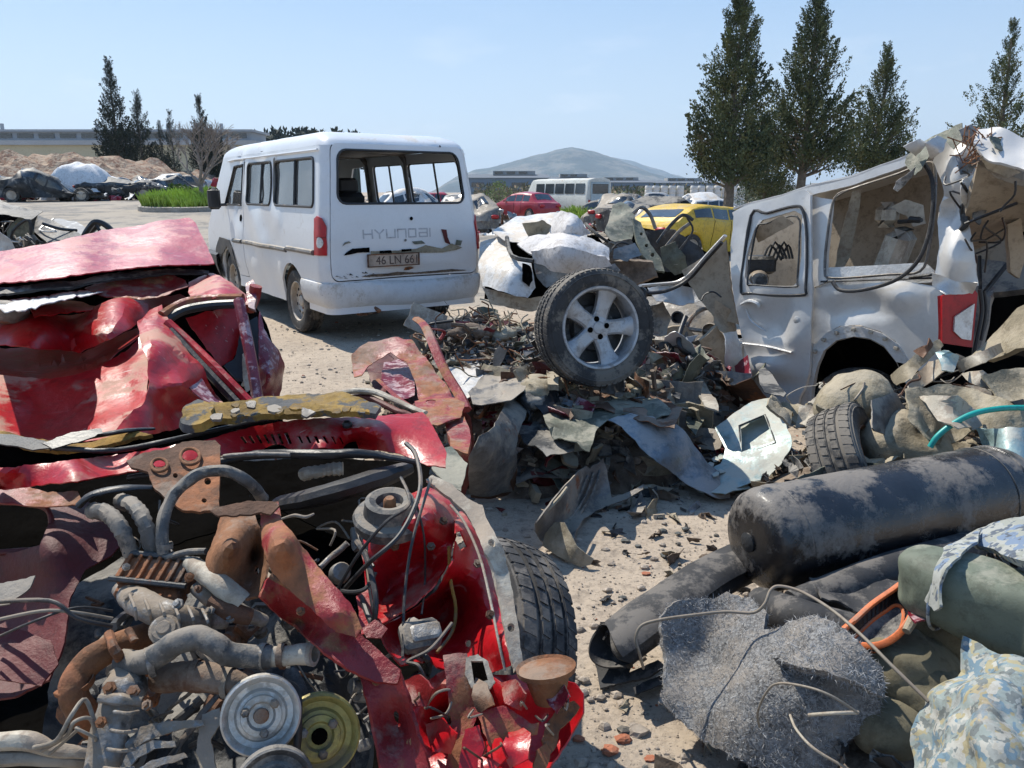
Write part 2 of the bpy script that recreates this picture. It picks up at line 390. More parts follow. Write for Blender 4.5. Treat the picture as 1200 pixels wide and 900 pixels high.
def glass(name, tint=(.8, .85, .86), d=.25):
    m = bpy.data.materials.new(name); m.use_nodes = True; t = m.node_tree; N = t.nodes; L = t.links; N.remove(N['Principled BSDF'])
    o = N['Material Output']; tr = N.new('ShaderNodeBsdfTransparent'); tr.inputs[0].default_value = (*tint, 1); gl = N.new('ShaderNodeBsdfGlossy'); gl.inputs['Roughness'].default_value = .03
    df = N.new('ShaderNodeBsdfDiffuse'); df.inputs[0].default_value = (.45, .44, .42, 1)
    fr = N.new('ShaderNodeFresnel'); fr.inputs[0].default_value = 1.5; ad = N.new('ShaderNodeMath'); ad.operation = 'MULTIPLY_ADD'; ad.inputs[1].default_value = 1.6; ad.inputs[2].default_value = .04; L.new(fr.outputs[0], ad.inputs[0])
    a = N.new('ShaderNodeMixShader'); nz = N.new('ShaderNodeTexNoise'); nz.inputs['Scale'].default_value = 2.5; nz.inputs['Detail'].default_value = 8
    tc = N.new('ShaderNodeTexCoord'); L.new(tc.outputs['Object'], nz.inputs['Vector']); mr = N.new('ShaderNodeMapRange'); mr.inputs[1].default_value = .3; mr.inputs[2].default_value = .75; mr.inputs[3].default_value = d*.5; mr.inputs[4].default_value = min(.9, d*1.6); L.new(nz.outputs[0], mr.inputs[0])
    L.new(mr.outputs[0], a.inputs[0]); L.new(tr.outputs[0], a.inputs[1]); L.new(df.outputs[0], a.inputs[2])
    b = N.new('ShaderNodeMixShader'); L.new(ad.outputs[0], b.inputs[0]); L.new(a.outputs[0], b.inputs[1]); L.new(gl.outputs[0], b.inputs[2]); L.new(b.outputs[0], o.inputs[0]); return m
m_glass = glass('dusty_window_glass')

m_moss = mat('mossy_bark_foam', (.27, .17, .04), .95, 0, (.10, .095, .085), .3, 0, .5, 12, (35, 1), spots=(10, .5, .55, (.085, .085, .085)))
m_drydirt = mat('dry_sandy_dirt', (.40, .30, .20), .98, 0, None, 0, 0, .3, 12, (60, .8))

m_redd = mat('dusty_red_paint', (.40, .005, .010), .36, 0, (.36, .25, .17), .34, .04, .14, 2, (3, .35, .03), .85, (.5, .34, .3), coat=.08, dm=2.2, grime=.55)
m_pulley = mat('bare_pulley_metal', (.50, .49, .46), .36, .55, (.28, .24, .18), .32, .08, .15, 14, (60, .4), dm=14)

m_fibre = mat('pale_felt_fibre', (.36, .36, .36), 1, 0, None, 0, 0, .4, 40, None)
# ------------------------------------------------------------ sky: thin clouds low over the horizon
def sky_clouds():
    N = nt.nodes; L = nt.links
    tc = N.new('ShaderNodeTexCoord'); mp = N.new('ShaderNodeMapping'); mp.inputs['Scale'].default_value = (2.2, 2.2, 9)
    L.new(tc.outputs['Generated'], mp.inputs['Vector'])
    n = N.new('ShaderNodeTexNoise'); n.inputs['Scale'].default_value = 2.2; n.inputs['Detail'].default_value = 8; n.inputs['Roughness'].default_value = .55
    L.new(mp.outputs[0], n.inputs['Vector'])
    a = N.new('ShaderNodeMapRange'); a.inputs[1].default_value = .57; a.inputs[2].default_value = .72; L.new(n.outputs[0], a.inputs[0])
    s = N.new('ShaderNodeSeparateXYZ'); L.new(tc.outputs['Generated'], s.inputs[0])
    h = N.new('ShaderNodeMapRange'); h.inputs[1].default_value = .22; h.inputs[2].default_value = .03; L.new(s.outputs[2], h.inputs[0])
    m = N.new('ShaderNodeMath'); m.operation = 'MULTIPLY'; L.new(a.outputs[0], m.inputs[0]); L.new(h.outputs[0], m.inputs[1])
    m2 = N.new('ShaderNodeMath'); m2.operation = 'MULTIPLY'; m2.inputs[1].default_value = .55; L.new(m.outputs[0], m2.inputs[0])
    x = N.new('ShaderNodeMix'); x.data_type = 'RGBA'; L.new(m2.outputs[0], x.inputs[0]); 
    cr = N.new('ShaderNodeValToRGB'); e = cr.color_ramp; e.elements[0].position = 0; e.elements[0].color = (.74, .78, .82, 1); e.elements[1].position = .75; e.elements[1].color = (.12, .28, .60, 1)
    k = e.elements.new(.10); k.color = (.52, .65, .80, 1); k = e.elements.new(.30); k.color = (.22, .42, .72, 1)
    L.new(s.outputs[2], cr.inputs[0]); sc = N.new('ShaderNodeMix'); sc.data_type = 'RGBA'; sc.blend_type = 'MULTIPLY'; sc.inputs[0].default_value = 1; L.new(cr.outputs[0], sc.inputs[6]); sc.inputs[7].default_value = (6.3, 6.3, 6.3, 1)
    sm = N.new('ShaderNodeMix'); sm.data_type = 'RGBA'; sm.inputs[0].default_value = .82; L.new(sky.outputs[0], sm.inputs[6]); L.new(sc.outputs[2], sm.inputs[7])
    L.new(sm.outputs[2], x.inputs[6]); x.inputs[7].default_value = (6.2, 6.3, 6.6, 1)
    L.new(x.outputs[2], bg.inputs[0])
sky_clouds()
# ------------------------------------------------------------ ground
def ground_mat():
    m = bpy.data.materials.new('sandy_lot'); m.use_nodes = True; t = m.node_tree; N = t.nodes; L = t.links; b = N['Principled BSDF']; b.inputs['Roughness'].default_value = .97
    b.inputs['Specular IOR Level'].default_value = .15
    co = N.new('ShaderNodeTexCoord').outputs['Object']
    def nz(s, d=8, r=.6):
        n = N.new('ShaderNodeTexNoise'); n.inputs['Scale'].default_value = s; n.inputs['Detail'].default_value = d; n.inputs['Roughness'].default_value = r; L.new(co, n.inputs['Vector']); return n.outputs[0]
    def mr(v, a, c):
        q = N.new('ShaderNodeMapRange'); q.inputs[1].default_value = a; q.inputs[2].default_value = c; L.new(v, q.inputs[0]); return q.outputs[0]
    def mx(f, a, c):
        x = N.new('ShaderNodeMix'); x.data_type = 'RGBA'; L.new(f, x.inputs[0])
        for i, q in ((6, a), (7, c)):
            if isinstance(q, tuple): x.inputs[i].default_value = (*q, 1)
            else: L.new(q, x.inputs[i])
        return x.outputs[2]
    c = mx(mr(nz(.9), .35, .65), (.47, .39, .305), (.37, .305, .24))
    c = mx(mr(nz(14, 6, .7), .5, .75), c, (.20, .165, .135))
    c = mx(mr(nz(55, 4, .8), .56, .68), c, (.14, .12, .10))
    v = N.new('ShaderNodeTexVoronoi'); v.inputs['Scale'].default_value = 70; L.new(co, v.inputs['Vector'])
    c = mx(mr(v.outputs['Distance'], .16, .05), c, (.47, .42, .36))
    L.new(c, b.inputs['Base Color'])
    bp = N.new('ShaderNodeBump'); bp.inputs['Strength'].default_value = .8; bp.inputs['Distance'].default_value = .012; L.new(nz(38, 9, .75), bp.inputs['Height'])
    b2 = N.new('ShaderNodeBump'); b2.inputs['Strength'].default_value = .5; b2.inputs['Distance'].default_value = .05; L.new(nz(4, 4, .6), b2.inputs['Height']); L.new(b2.outputs[0], bp.inputs['Normal'])
    L.new(bp.outputs[0], b.inputs['Normal']); return m
def coords(lo, a, b, hi, st, g=1.18):
    out = [a]
    while out[-1] < b: out.append(out[-1]+st)
    s = st
    while out[-1] < hi: s *= g; out.append(out[-1]+s)
    s = st
    while out[0] > lo: s *= g; out.insert(0, out[0]-s)
    return out
def ground():
    xs = coords(-7000, -6, 5, 7000, .12); ys = coords(-300, .6, 9, 9000, .12)
    def z(x, y):
        h = hterr(x, y)
        if abs(x) < 40 and -5 < y < 9.5: h += (.012*noise.noise(V((x*1.7, y*1.7, 0)))+.006*noise.noise(V((x*6, y*6, 3))))*ss(9.4, 7.5, y)
        return h-.006
    mb = MB(); mb.grid([[V((x, y, z(x, y))) for x in xs] for y in ys])
    o = mb.build('ground', ground_mat(), smooth=180); prop(o, kind='structure'); o['label'] = 'sandy beige gravel ground of the scrap yard'
ground()
def road():
    m = mat('worn_asphalt', (.20, .185, .165), .95, 0, (.34, .29, .23), .45, 0, .15, .8, (60, .5, .01), dm=.7)
    xs = [-70+i*1.0 for i in range(0, 86)]; ys = [9.5+i*.6 for i in range(0, 66)]
    G = [[V((x, y+.5*noise.noise(V((x*.4, 0, 5)))*(1 if j < 2 else 0), hterr(x, y)+(.006 if j else -.02))) for x in xs] for j, y in enumerate(ys)]
    prop(MB().grid(G).build('road', m, smooth=180), label='worn grey asphalt road across the yard', kind='structure')
    p = MB(); a = AZ(222, 266, .45); 
    x0, y0 = -6.3, 16.2
    G = [[V((x0+i*.45, y0+j*.14, hterr(x0+i*.45, y0+j*.14)+.03)) for i in range(7)] for j in range(3)]
    prop(p.grid(G).build('road_marking', mat('road_paint', (.6, .58, .54), .8, 0, DU, .5, 0, .1, 5, None), smooth=0), label='worn white line painted on the asphalt', kind='structure')
road()
# pebbles
def pebbles():
    rr = random.Random(3)
    for nm, m, cnt, lab in (('gravel', m_stone, 15000, 'loose beige gravel scattered on the ground'), ('dark_gravel', m_slate, 2600, 'dark stone chips scattered on the ground'), ('brick_chips', m_brick, 500, 'reddish brick chips scattered on the ground')):
        mb = MB()
        for i in range(cnt):
            y = 1.2+7.5*rr.random()**1.5; x = rr.uniform(-.75, .75)*y*1.1+.1; s = .0019*(1-rr.random())**-.62*(1 if y < 4 else 1.3); s = min(s, .016)
            vs = []; n = 5; a0 = rr.random()*6
            for l, (rad, h) in enumerate(((1, 0), (.85, .55), (.3, .9))):
                for k in range(n): a = a0+2*pi*k/n; q = rad*s*rr.uniform(.75, 1.25); vs.append((x+q*cos(a)*1.25, y+q*sin(a), hterr(x, y)-.004+h*s))
            fs = [(l*n+k, l*n+(k+1) % n, l*n+n+(k+1) % n, l*n+n+k) for l in range(2) for k in range(n)]+[tuple(range(2*n, 3*n))]
            mb.add(vs, fs)
        prop(mb.build(nm, m, smooth=0), lab, 'gravel', kind='stuff')
pebbles()
# ------------------------------------------------------------ islands with kerb and grass
def island(px0, px1, ycen, depth, name, lab, hh, n, base):
    """low kerbed bed of grass; px0..px1 in the picture at the given distance"""
    xa = AY(px0, 230, ycen).x; xb = AY(px1, 230, ycen).x; cx = (xa+xb)/2; rx = (xb-xa)/2
    z0 = lambda x, y: hterr(x, y)+base
    mb = MB(); N_ = 72
    ring = [(cx+rx*abs(cos(t))**.7*(1 if cos(t) > 0 else -1), ycen+depth/2+depth/2*abs(sin(t))**.7*(1 if sin(t) > 0 else -1)) for t in [2*pi*k/N_ for k in range(N_)]]
    prof = [(1.0, -.05), (1.0, .16), (.985, .18), (.955, .18), (.95, .1)]
    vs = []; fs = []
    for (q, h) in prof:
        for (x, y) in ring: vs.append((cx+(x-cx)*q, ycen+depth/2+(y-ycen-depth/2)*(q if q == 1 else q-.02), z0(x, y)+h))
    for l in range(4):
        for k in range(N_): fs.append((l*N_+k, l*N_+(k+1) % N_, (l+1)*N_+(k+1) % N_, (l+1)*N_+k))
    mb.add(vs, fs); prop(mb.build('kerb', m_concrete, smooth=40), label='concrete kerb round '+lab, kind='structure')
    sm = MB(); c = V((cx, ycen+depth/2, z0(cx, ycen+depth/2)+.12)); vs = [c]+[(cx+(x-cx)*.95, ycen+depth/2+(y-ycen-depth/2)*.93, z0(x, y)+.12) for x, y in ring]
    sm.add(vs, [(0, 1+k, 1+(k+1) % N_) for k in range(N_)]); prop(sm.build('soil', m_brown, smooth=0), label='soil of '+lab, kind='structure')
    g = MB(); rr = random.Random(11)
    for i in range(n):
        t = rr.random()*2*pi; q = sqrt(rr.random())*.93; x, y = ring[int(t/(2*pi)*N_) % N_]
        x = cx+(x-cx)*q; y = ycen+depth/2+(y-ycen-depth/2)*q; z = z0(x, y)+.11; k = .65+.7*noise.noise(V((x*.8, y*.8, 2)))
        h = hh*max(.35, k+.4)*rr.uniform(.5, 1.2); a = rr.random()*6.28; ww = .018+.02*rr.random(); l = h*.5*rr.uniform(-1, 1)
        g.add([(x-ww*cos(a), y-ww*sin(a), z), (x+ww*cos(a), y+ww*sin(a), z), (x+l*sin(a)*.5+ww*.5, y, z+h*.7), (x+l*sin(a), y+l*cos(a)*.5, z+h)], [(0, 1, 2), (0, 2, 3)])
    gm = mat(name+'_green', (.36, .48, .07), .7, 0, None, 0, 0, .45, .9, None)
    prop(g.build('grass', gm, smooth=0), 'bright green grass on '+lab, 'grass', kind='stuff')
island(137, 259, 26.5, 5.5, 'island_grass', 'the kerbed bed left of the white van', .42, 9000, 0)
island(660, 722, 33, 4, 'strip_grass', 'the bed behind the white wreck', .45, 3500, .05)
# ------------------------------------------------------------ earth mound, hills
def mound():
    m = mat('reddish_earth', (.24, .14, .09), .95, 0, (.40, .32, .24), .4, 0, .35, .5, (4, .9, .2), patt=camo([(.22, .12, .08), (.30, .21, .15)], 1.6))
    xs = [-80+i*.5 for i in range(0, 121)]; ys = [44+j*.6 for j in range(0, 34)]
    G = []
    for y in ys:
        row = []
        for x in xs:
            k = ss(-18, -29, x)*1.0+.42*ss(-13, -20, x); e = ss(44, 51, y)*ss(64, 58, y)
            h = (2.1*k*(.85+.25*noise.noise(V((x*.12, y*.2, 1)))) + .75*noise.fractal(V((x*.6, y*.6, 0)), .8, 2, 5)*min(1, k+.3))*e
            row.append(V((x, y, 1.0+max(h, -.05)-.08)))
        G.append(row)
    prop(MB().grid(G).build('earth_mound', m, smooth=25), label='long heap of reddish brown earth at the back left', kind='structure')
mound()
def hills():
    hm = mat('hill_scrub', (.035, .055, .055), .95, 0, (.20, .18, .15), .35, 0, .35, .006, (.02, .8, 12), dm=.004)
    prof1 = [(505, 232), (540, 205), (560, 198), (600, 189), (630, 182), (655, 177), (668, 175), (690, 178), (715, 185), (735, 193), (760, 203), (790, 212), (830, 221), (880, 232)]
    prof2 = [(600, 232), (660, 205), (700, 189), (716, 186), (735, 188), (760, 196), (790, 205), (815, 211), (840, 216), (880, 220), (960, 224), (1100, 228), (1300, 232)]
    for nm, pr, Y, dep, lab in (('hill', prof1, 3600, 1500, 'blue hazy mountain behind the warehouses'), ('far_ridge', prof2, 5600, 1800, 'paler ridge behind and right of the mountain')):
        P = [(AY(px, py, Y).x, AY(px, py, Y).z) for px, py in pr]
        def top(x):
            if x <= P[0][0] or x >= P[-1][0]: return -20
            for (a, b) in zip(P, P[1:]):
                if a[0] <= x <= b[0]: t = (x-a[0])/(b[0]-a[0]); return a[1]+(b[1]-a[1])*(t*t*(3-2*t)*.5+t*.5)
        n = 130; G = []
        for j in range(40):
            v = j/39; y = Y-dep*.5+dep*v; e = sin(pi*v)**.8; row = []
            for i in range(n):
                x = P[0][0]+(P[-1][0]-P[0][0])*i/(n-1); h = max(0, top(x)); q = noise.fractal(V((x*.003, y*.003, 4)), 1, 2, 5)
                row.append(V((x, y, h*e*(1+.34*q*(1-e*.8)) - 6+8*q*e)))
            G.append(row)
        prop(MB().grid(G).build(nm, hm, smooth=180), label=lab, kind='structure')
hills()
# ------------------------------------------------------------ buildings
def factory_left():
    Y = 128; x0 = -150; x1 = AY(300, 200, Y).x; L = x1-x0; r = thing('factory_building', ((x0+x1)/2, Y+8, .9), 'long cream factory with dark windows behind the earth mound', 'building')
    z0 = .9; ze = AY(60, 170, Y).z; zt = AY(60, 162, Y+10).z
    b = MB(); b.box(((x0+x1)/2, Y+8, (z0+ze)/2), (L, 16, ze-z0)); b.build('wall', m_cream, r)
    b = MB(); b.box(((x0+x1)/2, Y+8, ze+.35), (L+.8, 17, .7)); b.box(((x0+x1)/2, Y+9, (ze+zt)/2+.9), (L-4, 8, zt-ze-.2)); b.box(((x0+x1)/2, Y+9, zt+.85), (L-3, 9.5, .35)); b.build('roof', m_roofg, r)
    k = 0; x = x1-5
    while x > x0+4:
        if k % 4 == 0: MB().box((x+1.7, Y-.12, (z0+ze)/2), (.9, .3, ze-z0-.1)).build('pilaster', m_roofg, r)
        f = MB().box((x-.8, Y-.05, ze-4.7), (3.4, .2, 1.5)).build('window', m_glassd, r)
        mm = MB(); mm.box((x-.8, Y-.18, ze-4.7), (.1, .1, 1.5)); mm.box((x-.8, Y-.2, ze-5.5), (3.7, .16, .14)); mm.build('frame', m_cream, f)
        x -= 5.0; k += 1
    x = x1-4
    while x > x0+6:
        MB().box((x, Y+4.95, (ze+zt)/2+.9), (2.6, .15, .7)).build('clerestory_window', m_glassd, r); x -= 3.5
    for x in (-86, -70, -58, -52, -49): MB().tube([(x, Y+9, zt+.8), (x, Y+9, zt+2.3)], .3, 8).build('roof_vent', m_roofg, r)
factory_left()
m_roofd = mat('dull_shed_roof', (.11, .13, .16), .9, 0, None, 0, 0, .1, .1, None)
def shed(px0, px1, pyt, Y, name, lab, wm, wins, dz=0, dpt=30, mon=True):
    xa = AY(px0, 215, Y).x; xb = AY(px1, 215, Y).x; zt = AY((px0+px1)/2, pyt, Y).z; cx = (xa+xb)/2; L = xb-xa
    r = thing(name, (cx, Y+dpt/2, 0), lab, 'building'); hw = zt*.72 if mon else zt*.9
    MB().box((cx, Y+dpt/2, hw/2), (L, dpt, hw)).build('wall', wm, r)
    b = MB(); G = [(xa-.5, 0), (xb+.5, 0)]
    b.prism([(xa-.5, Y-.5, hw), (xa-.5, Y+dpt/2, hw+(zt-hw)*.6), (xa-.5, Y+dpt+.5, hw)], (L+1, 0, 0)); b.build('roof', m_roofd, r)
    if mon:
        b = MB(); b.box((cx+L*.08, Y+dpt*.42, zt-.5), (L*.55, 6, 1.0)); b.build('roof_monitor', m_greyw, r)
        n = int(L*.5/3); 
        for i in range(n): MB().box((cx+L*.08-L*.25+i*3+1, Y+dpt*.42-3.05, zt-.45), (2.1, .1, .55)).build('monitor_window', m_glassd, r)
    n = int(L/wins)
    for i in range(n): MB().box((xa+(i+.5)*L/n, Y-.06, hw*.66), (L/n*.62, .14, hw*.22)).build('window', m_glassd, r)
shed(548, 642, 199, 190, 'warehouse', 'blue grey warehouse with a window band right of the van roof', m_bluew, 4.5)
shed(640, 700, 203, 250, 'warehouse', 'pale topped warehouse behind the minibus', m_greyw, 6)
shed(690, 765, 207, 230, 'warehouse', 'blue warehouse between the minibus and the white drums', m_bluew, 6)
shed(766, 842, 208, 250, 'warehouse', 'blue warehouse behind the white drums', m_bluew, 6)
shed(838, 905, 212, 270, 'warehouse', 'low blue warehouse behind the cypress trunks', m_bluew, 7)
shed(930, 1060, 214, 280, 'warehouse', 'long low grey warehouse behind the silver wreck', m_greyw, 7)
shed(1080, 1260, 212, 260, 'warehouse', 'blue warehouse far behind the right edge of the yard', m_bluew, 7)
# ------------------------------------------------------------ trees
m_bark = mat('cypress_bark', (.17, .14, .11), .95, 0, None, 0, 0, .3, 6, (18, .9))
m_cyp = mat('cypress_leaf', (.09, .112, .045), .85, 0, None, 0, 0, .4, 1.3, None, patt=camo([(.055, .075, .032), (.125, .13, .05)], 1.1), spots=(.6, .6, .66, (.10, .065, .035)))
m_cypd = mat('dark_cypress_leaf', (.022, .032, .02), .9, 0, None, 0, 0, .4, 1.1, None)
def cypress(base, Ht, Rm, ch0, name, lab, lm, seed, n=5200, trunk=.16, shape=1.0, loose=.3, lobes=5, group=None, leaf=.3):
    rr = random.Random(seed); r = thing(name, base, lab, 'tree', group); b = V(base)
    t = MB(); t.tube([b+V((.02*k*rr.uniform(-1, 1), .02*k*rr.uniform(-1, 1), Ht*.93*k/6)) for k in range(7)], [trunk*(1-k/7.2) for k in range(7)], 8)
    L = MB(); sub = [(rr.random()*6.28, rr.uniform(.15, .75), rr.uniform(.5, 1.0)) for _ in range(lobes*2)]
    def rad(u, a):
        e = Rm*(sin(pi*min(1, (u*.93+.07))**.55)**.75*(1-u)**(.5*shape)*1.25)
        k = 1+loose*1.5*noise.noise(V((cos(a)*1.3+seed, sin(a)*1.3, u*9)))+loose*.6*noise.noise(V((cos(a)*3, sin(a)*3+seed, u*24)))
        return max(.05, e*k)
    clumps = max(50, n//60); per = 84
    for c in range(clumps):
        u = rr.random()**1.25; a = rr.random()*2*pi; R_ = rad(u, a); q = (.2+.8*rr.random()**.55)
        if rr.random() < loose*.4: q *= 1.18
        cz = ch0+(Ht-ch0)*u; cc = b+V((cos(a)*R_*q, sin(a)*R_*q, cz)); out = V((cos(a), sin(a), 0))
        if c % 5 == 0 and u < .9:
            s0 = b+V((0, 0, max(ch0*.8, cz-R_*.5))); t.tube([s0, s0.lerp(cc, .5)+V((0, 0, -.05)), cc], [trunk*.28*(1-u), trunk*.18*(1-u)+.008, .006], 5)
        cs = leaf*(1.1-.6*u)*rr.uniform(.7, 1.35); ax = (out*rr.uniform(.25, .9)+V((0, 0, 1))).normalized(); le = cs*2.0
        for k in range(per):
            tt = rr.random(); wd = cs*.62*(1-tt*.85)
            p = cc+ax*le*(tt-.35)+V((rr.gauss(0, 1), rr.gauss(0, 1), rr.gauss(0, .8)))*wd*.55
            d = (ax+V((rr.uniform(-.9, .9), rr.uniform(-.9, .9), rr.uniform(-.4, .7)))).normalized(); ln = cs*rr.uniform(.10, .28); sdv = d.cross(V((rr.uniform(-1, 1), rr.uniform(-1, 1), rr.uniform(-1, 1)))).normalized()*ln*.3
            L.add([p, p+d*ln*.5+sdv, p+d*ln, p+d*ln*.5-sdv], [(0, 1, 2, 3)])
    t.build('trunk', m_bark, r); L.build('crown', lm, r, smooth=0)
def tree_px(px, pytop, Y, wpx, trunkpx, lab, lm, seed, basez=0, **k):
    x = AY(px, 225 if px > 400 else pytop, Y).x; zt = AY(px, pytop, Y).z; Rm = wpx*Y/933/2*.68; ch0 = max(.2, AY(px, trunkpx, Y).z-basez)
    cypress((x, Y, basez), zt-basez, Rm, ch0, k.pop('name', 'cypress_tree'), lab, lm, seed, **k)
tree_px(854, -28, 27, 108, 207, 'tall dense cypress with a bare lower trunk, leftmost of the right hand trees', m_cyp, 1, n=35200, trunk=.2, loose=.34, shape=.9, leaf=.42)
tree_px(938, -30, 29, 112, 192, 'tall ragged cypress, second from the left of the right hand trees', m_cyp, 2, n=33000, trunk=.2, loose=.5, shape=1.15, leaf=.42)
tree_px(1022, 57, 33, 88, 200, 'shorter ragged cypress behind the roof of the silver wreck', m_cyp, 3, n=22000, trunk=.17, loose=.5, shape=1.2, leaf=.42)
tree_px(1160, 27, 33, 96, 205, 'open pointed cypress above the torn roof at the right edge', m_cyp, 4, n=15400, trunk=.17, loose=.7, shape=1.4, leaf=.4)
tree_px(896, 150, 35, 60, 228, 'small rounded evergreen between the two tall cypresses', m_cyp, 5, n=7920, trunk=.12, loose=.4, name='evergreen_tree', leaf=.45)
tree_px(126, 72, 66, 48, 192, 'tallest dark cypress at the left in front of the cream factory', m_cypd, 6, basez=1, n=16500, trunk=.2, loose=.3, shape=1.1, leaf=.6)
tree_px(159, 109, 68, 32, 196, 'slim dark cypress right of the tallest left cypress', m_cypd, 7, basez=1, n=9900, trunk=.17, loose=.22, leaf=.5)
tree_px(186, 142, 70, 16, 200, 'thin dark cypress, left one of the close pair', m_cypd, 8, basez=1, n=4840, trunk=.12, loose=.2, leaf=.4)
tree_px(198, 130, 69, 24, 202, 'thin dark cypress, right one of the close pair', m_cypd, 9, basez=1, n=6160, trunk=.12, loose=.2, leaf=.4)
tree_px(232, 113, 60, 30, 200, 'dark cypress standing behind the bare tree', m_cypd, 10, basez=1, n=11000, trunk=.15, loose=.25, leaf=.45)
tree_px(256, 162, 60, 34, 205, 'low dark evergreen beside the front of the van', m_cypd, 11, basez=1, n=7920, trunk=.12, loose=.4, shape=.6, name='evergreen_tree', leaf=.5)
tree_px(140, 150, 72, 34, 196, 'short dark evergreen between the two left cypresses', m_cypd, 12, basez=1, n=5720, trunk=.12, loose=.3, shape=.6, name='evergreen_tree', leaf=.5)
def bare_tree(px, Y, pytop, lab, seed, base, lean=0):
    rr = random.Random(seed); x = AY(px, 230, Y).x; b = V((x, Y, base)); Ht = AY(px, pytop, Y).z-base; mb = MB()
    def br(p, d, l, r_, dep):
        q = p+d*l; mid = p.lerp(q, .5)+V((rr.uniform(-1, 1), rr.uniform(-1, 1), rr.uniform(-1, 1)))*l*.06
        mb.tube([p, mid, q], [r_, r_*.85, r_*.7], 5 if dep < 3 else 3, cap=dep == 0)
        if dep >= 6: return
        for k in range(rr.choice((2, 2, 3))):
            a = rr.random()*6.28; nd = (d+V((cos(a), sin(a), rr.uniform(-.1, .4)))*rr.uniform(.35, .75)).normalized(); br(q, nd, l*rr.uniform(.68, .85), r_*.66, dep+1)
    for k in range(3): br(b+V((.1*k, 0, -.05)), V((rr.uniform(-.35, .35)+lean, rr.uniform(-.2, .2), 1)).normalized(), Ht*.24, .075, 0)
    mb.top('bare_tree', mat('bare_bark', (.24, .20, .17), .9, 0, None, 0, 0, .2, 5, None), lab, 'tree', smooth=60)
bare_tree(232, 28, 118, 'leafless grey tree growing from the grass island', 5, .9)
def bush(px, py, Y, s, lab, n, col):
    rr = random.Random(px); p = AY(px, py, Y); base = V((p.x, Y, hterr(p.x, Y)+.05)); hgt = max(.3, p.z-base.z); r = thing('bush', base, lab, 'bush')
    st = MB(); L = MB()
    for k in range(9):
        a = rr.random()*6.28; st.tube([base, base+V((cos(a)*s*.3, sin(a)*s*.3, hgt*.5)), base+V((cos(a)*s*.6, sin(a)*s*.6, hgt*.85))], [.02, .014, .005], 4)
    for i in range(n):
        a = rr.random()*6.28; q = s*sqrt(rr.random()); z = rr.random(); q *= .35+.65*sin(pi*min(1, z+.15)); c = base+V((cos(a)*q, sin(a)*q, z*hgt)); d = V((rr.gauss(0, 1), rr.gauss(0, 1), rr.gauss(.4, 1))).normalized(); u = d.orthogonal().normalized()*.035; l = rr.uniform(.08, .16)
        L.add([c, c+d*l*.5+u, c+d*l, c+d*l*.5-u], [(0, 1, 2, 3)])
    st.build('stem', m_bark, r); L.build('foliage', col, r, smooth=0)
m_bushg = mat('bush_leaf', (.10, .16, .03), .8, 0, None, 0, 0, .4, 2, None)
m_bushd = mat('dark_bush_leaf', (.04, .06, .025), .8, 0, None, 0, 0, .4, 2, None)
bush(208, 218, 29, .9, 'leafy green bush at the back of the grass island', 1300, m_bushg)
bush(585, 212, 62, 1.6, 'green bush behind the red hatchback', 900, m_bushg)
bush(572, 216, 70, 2.0, 'dark bush beside the van and the blue grey warehouse', 900, m_bushd)
bush(880, 222, 52, 2.6, 'scrubby bush right of the white drums', 1400, m_bushd)
bush(905, 226, 48, 2.4, 'dark scrub behind the roof line of the silver wreck', 1400, m_bushd)
def forest():
    rr = random.Random(4); L = MB()
    for i in range(70):
        px = rr.uniform(262, 420); Y = rr.uniform(190, 215); x = AY(px, 180, Y).x; zt = AY(px, 166-10*ss(262, 330, px)+rr.uniform(-3, 5), Y).z
        L.tube([(x, Y, 0), (x, Y, zt*.6)], [.5, .3], 4)
        for k in range(60):
            u = rr.random(); a = rr.random()*6.28; q = 2.8*(1-u)*rr.uniform(.4, 1.1)+.2; c = V((x+cos(a)*q, Y+sin(a)*q, zt*.45+zt*.55*u)); d = V((rr.gauss(0, 1), rr.gauss(0, 1), rr.gauss(.6, 1))).normalized(); w_ = d.orthogonal().normalized()*.35
            L.add([c, c+d*.8+w_, c+d*1.6, c+d*.8-w_], [(0, 1, 2, 3)])
    prop(L.build('pine_wood', m_cypd, smooth=0), 'far row of dark pines above the van roof at the left', 'wood', kind='stuff')
forest()
# low scrub line in front of the warehouses
def scrub():
    rr = random.Random(9); L = MB()
    for i in range(9000):
        px = rr.uniform(556, 1250); Y = rr.uniform(95, 150); x = AY(px, 220, Y).x; h = (1.3+1.6*noise.noise(V((x*.12, Y*.1, 0)))+.6)*rr.random(); c = V((x, Y, max(0, h))); d = V((rr.gauss(0, 1), rr.gauss(0, 1), rr.gauss(.5, 1))).normalized(); w_ = d.orthogonal().normalized()*.16
        L.add([c, c+d*.35+w_, c+d*.8, c+d*.35-w_], [(0, 1, 2, 3)])
    prop(L.build('scrub', mat('dry_scrub', (.10, .10, .055), .9, 0, None, 0, 0, .5, .2, None, patt=camo([(.20, .15, .10), (.06, .08, .03)], .12)), smooth=0), 'dry scrub growing in front of the warehouses', 'scrub', kind='stuff')
scrub()
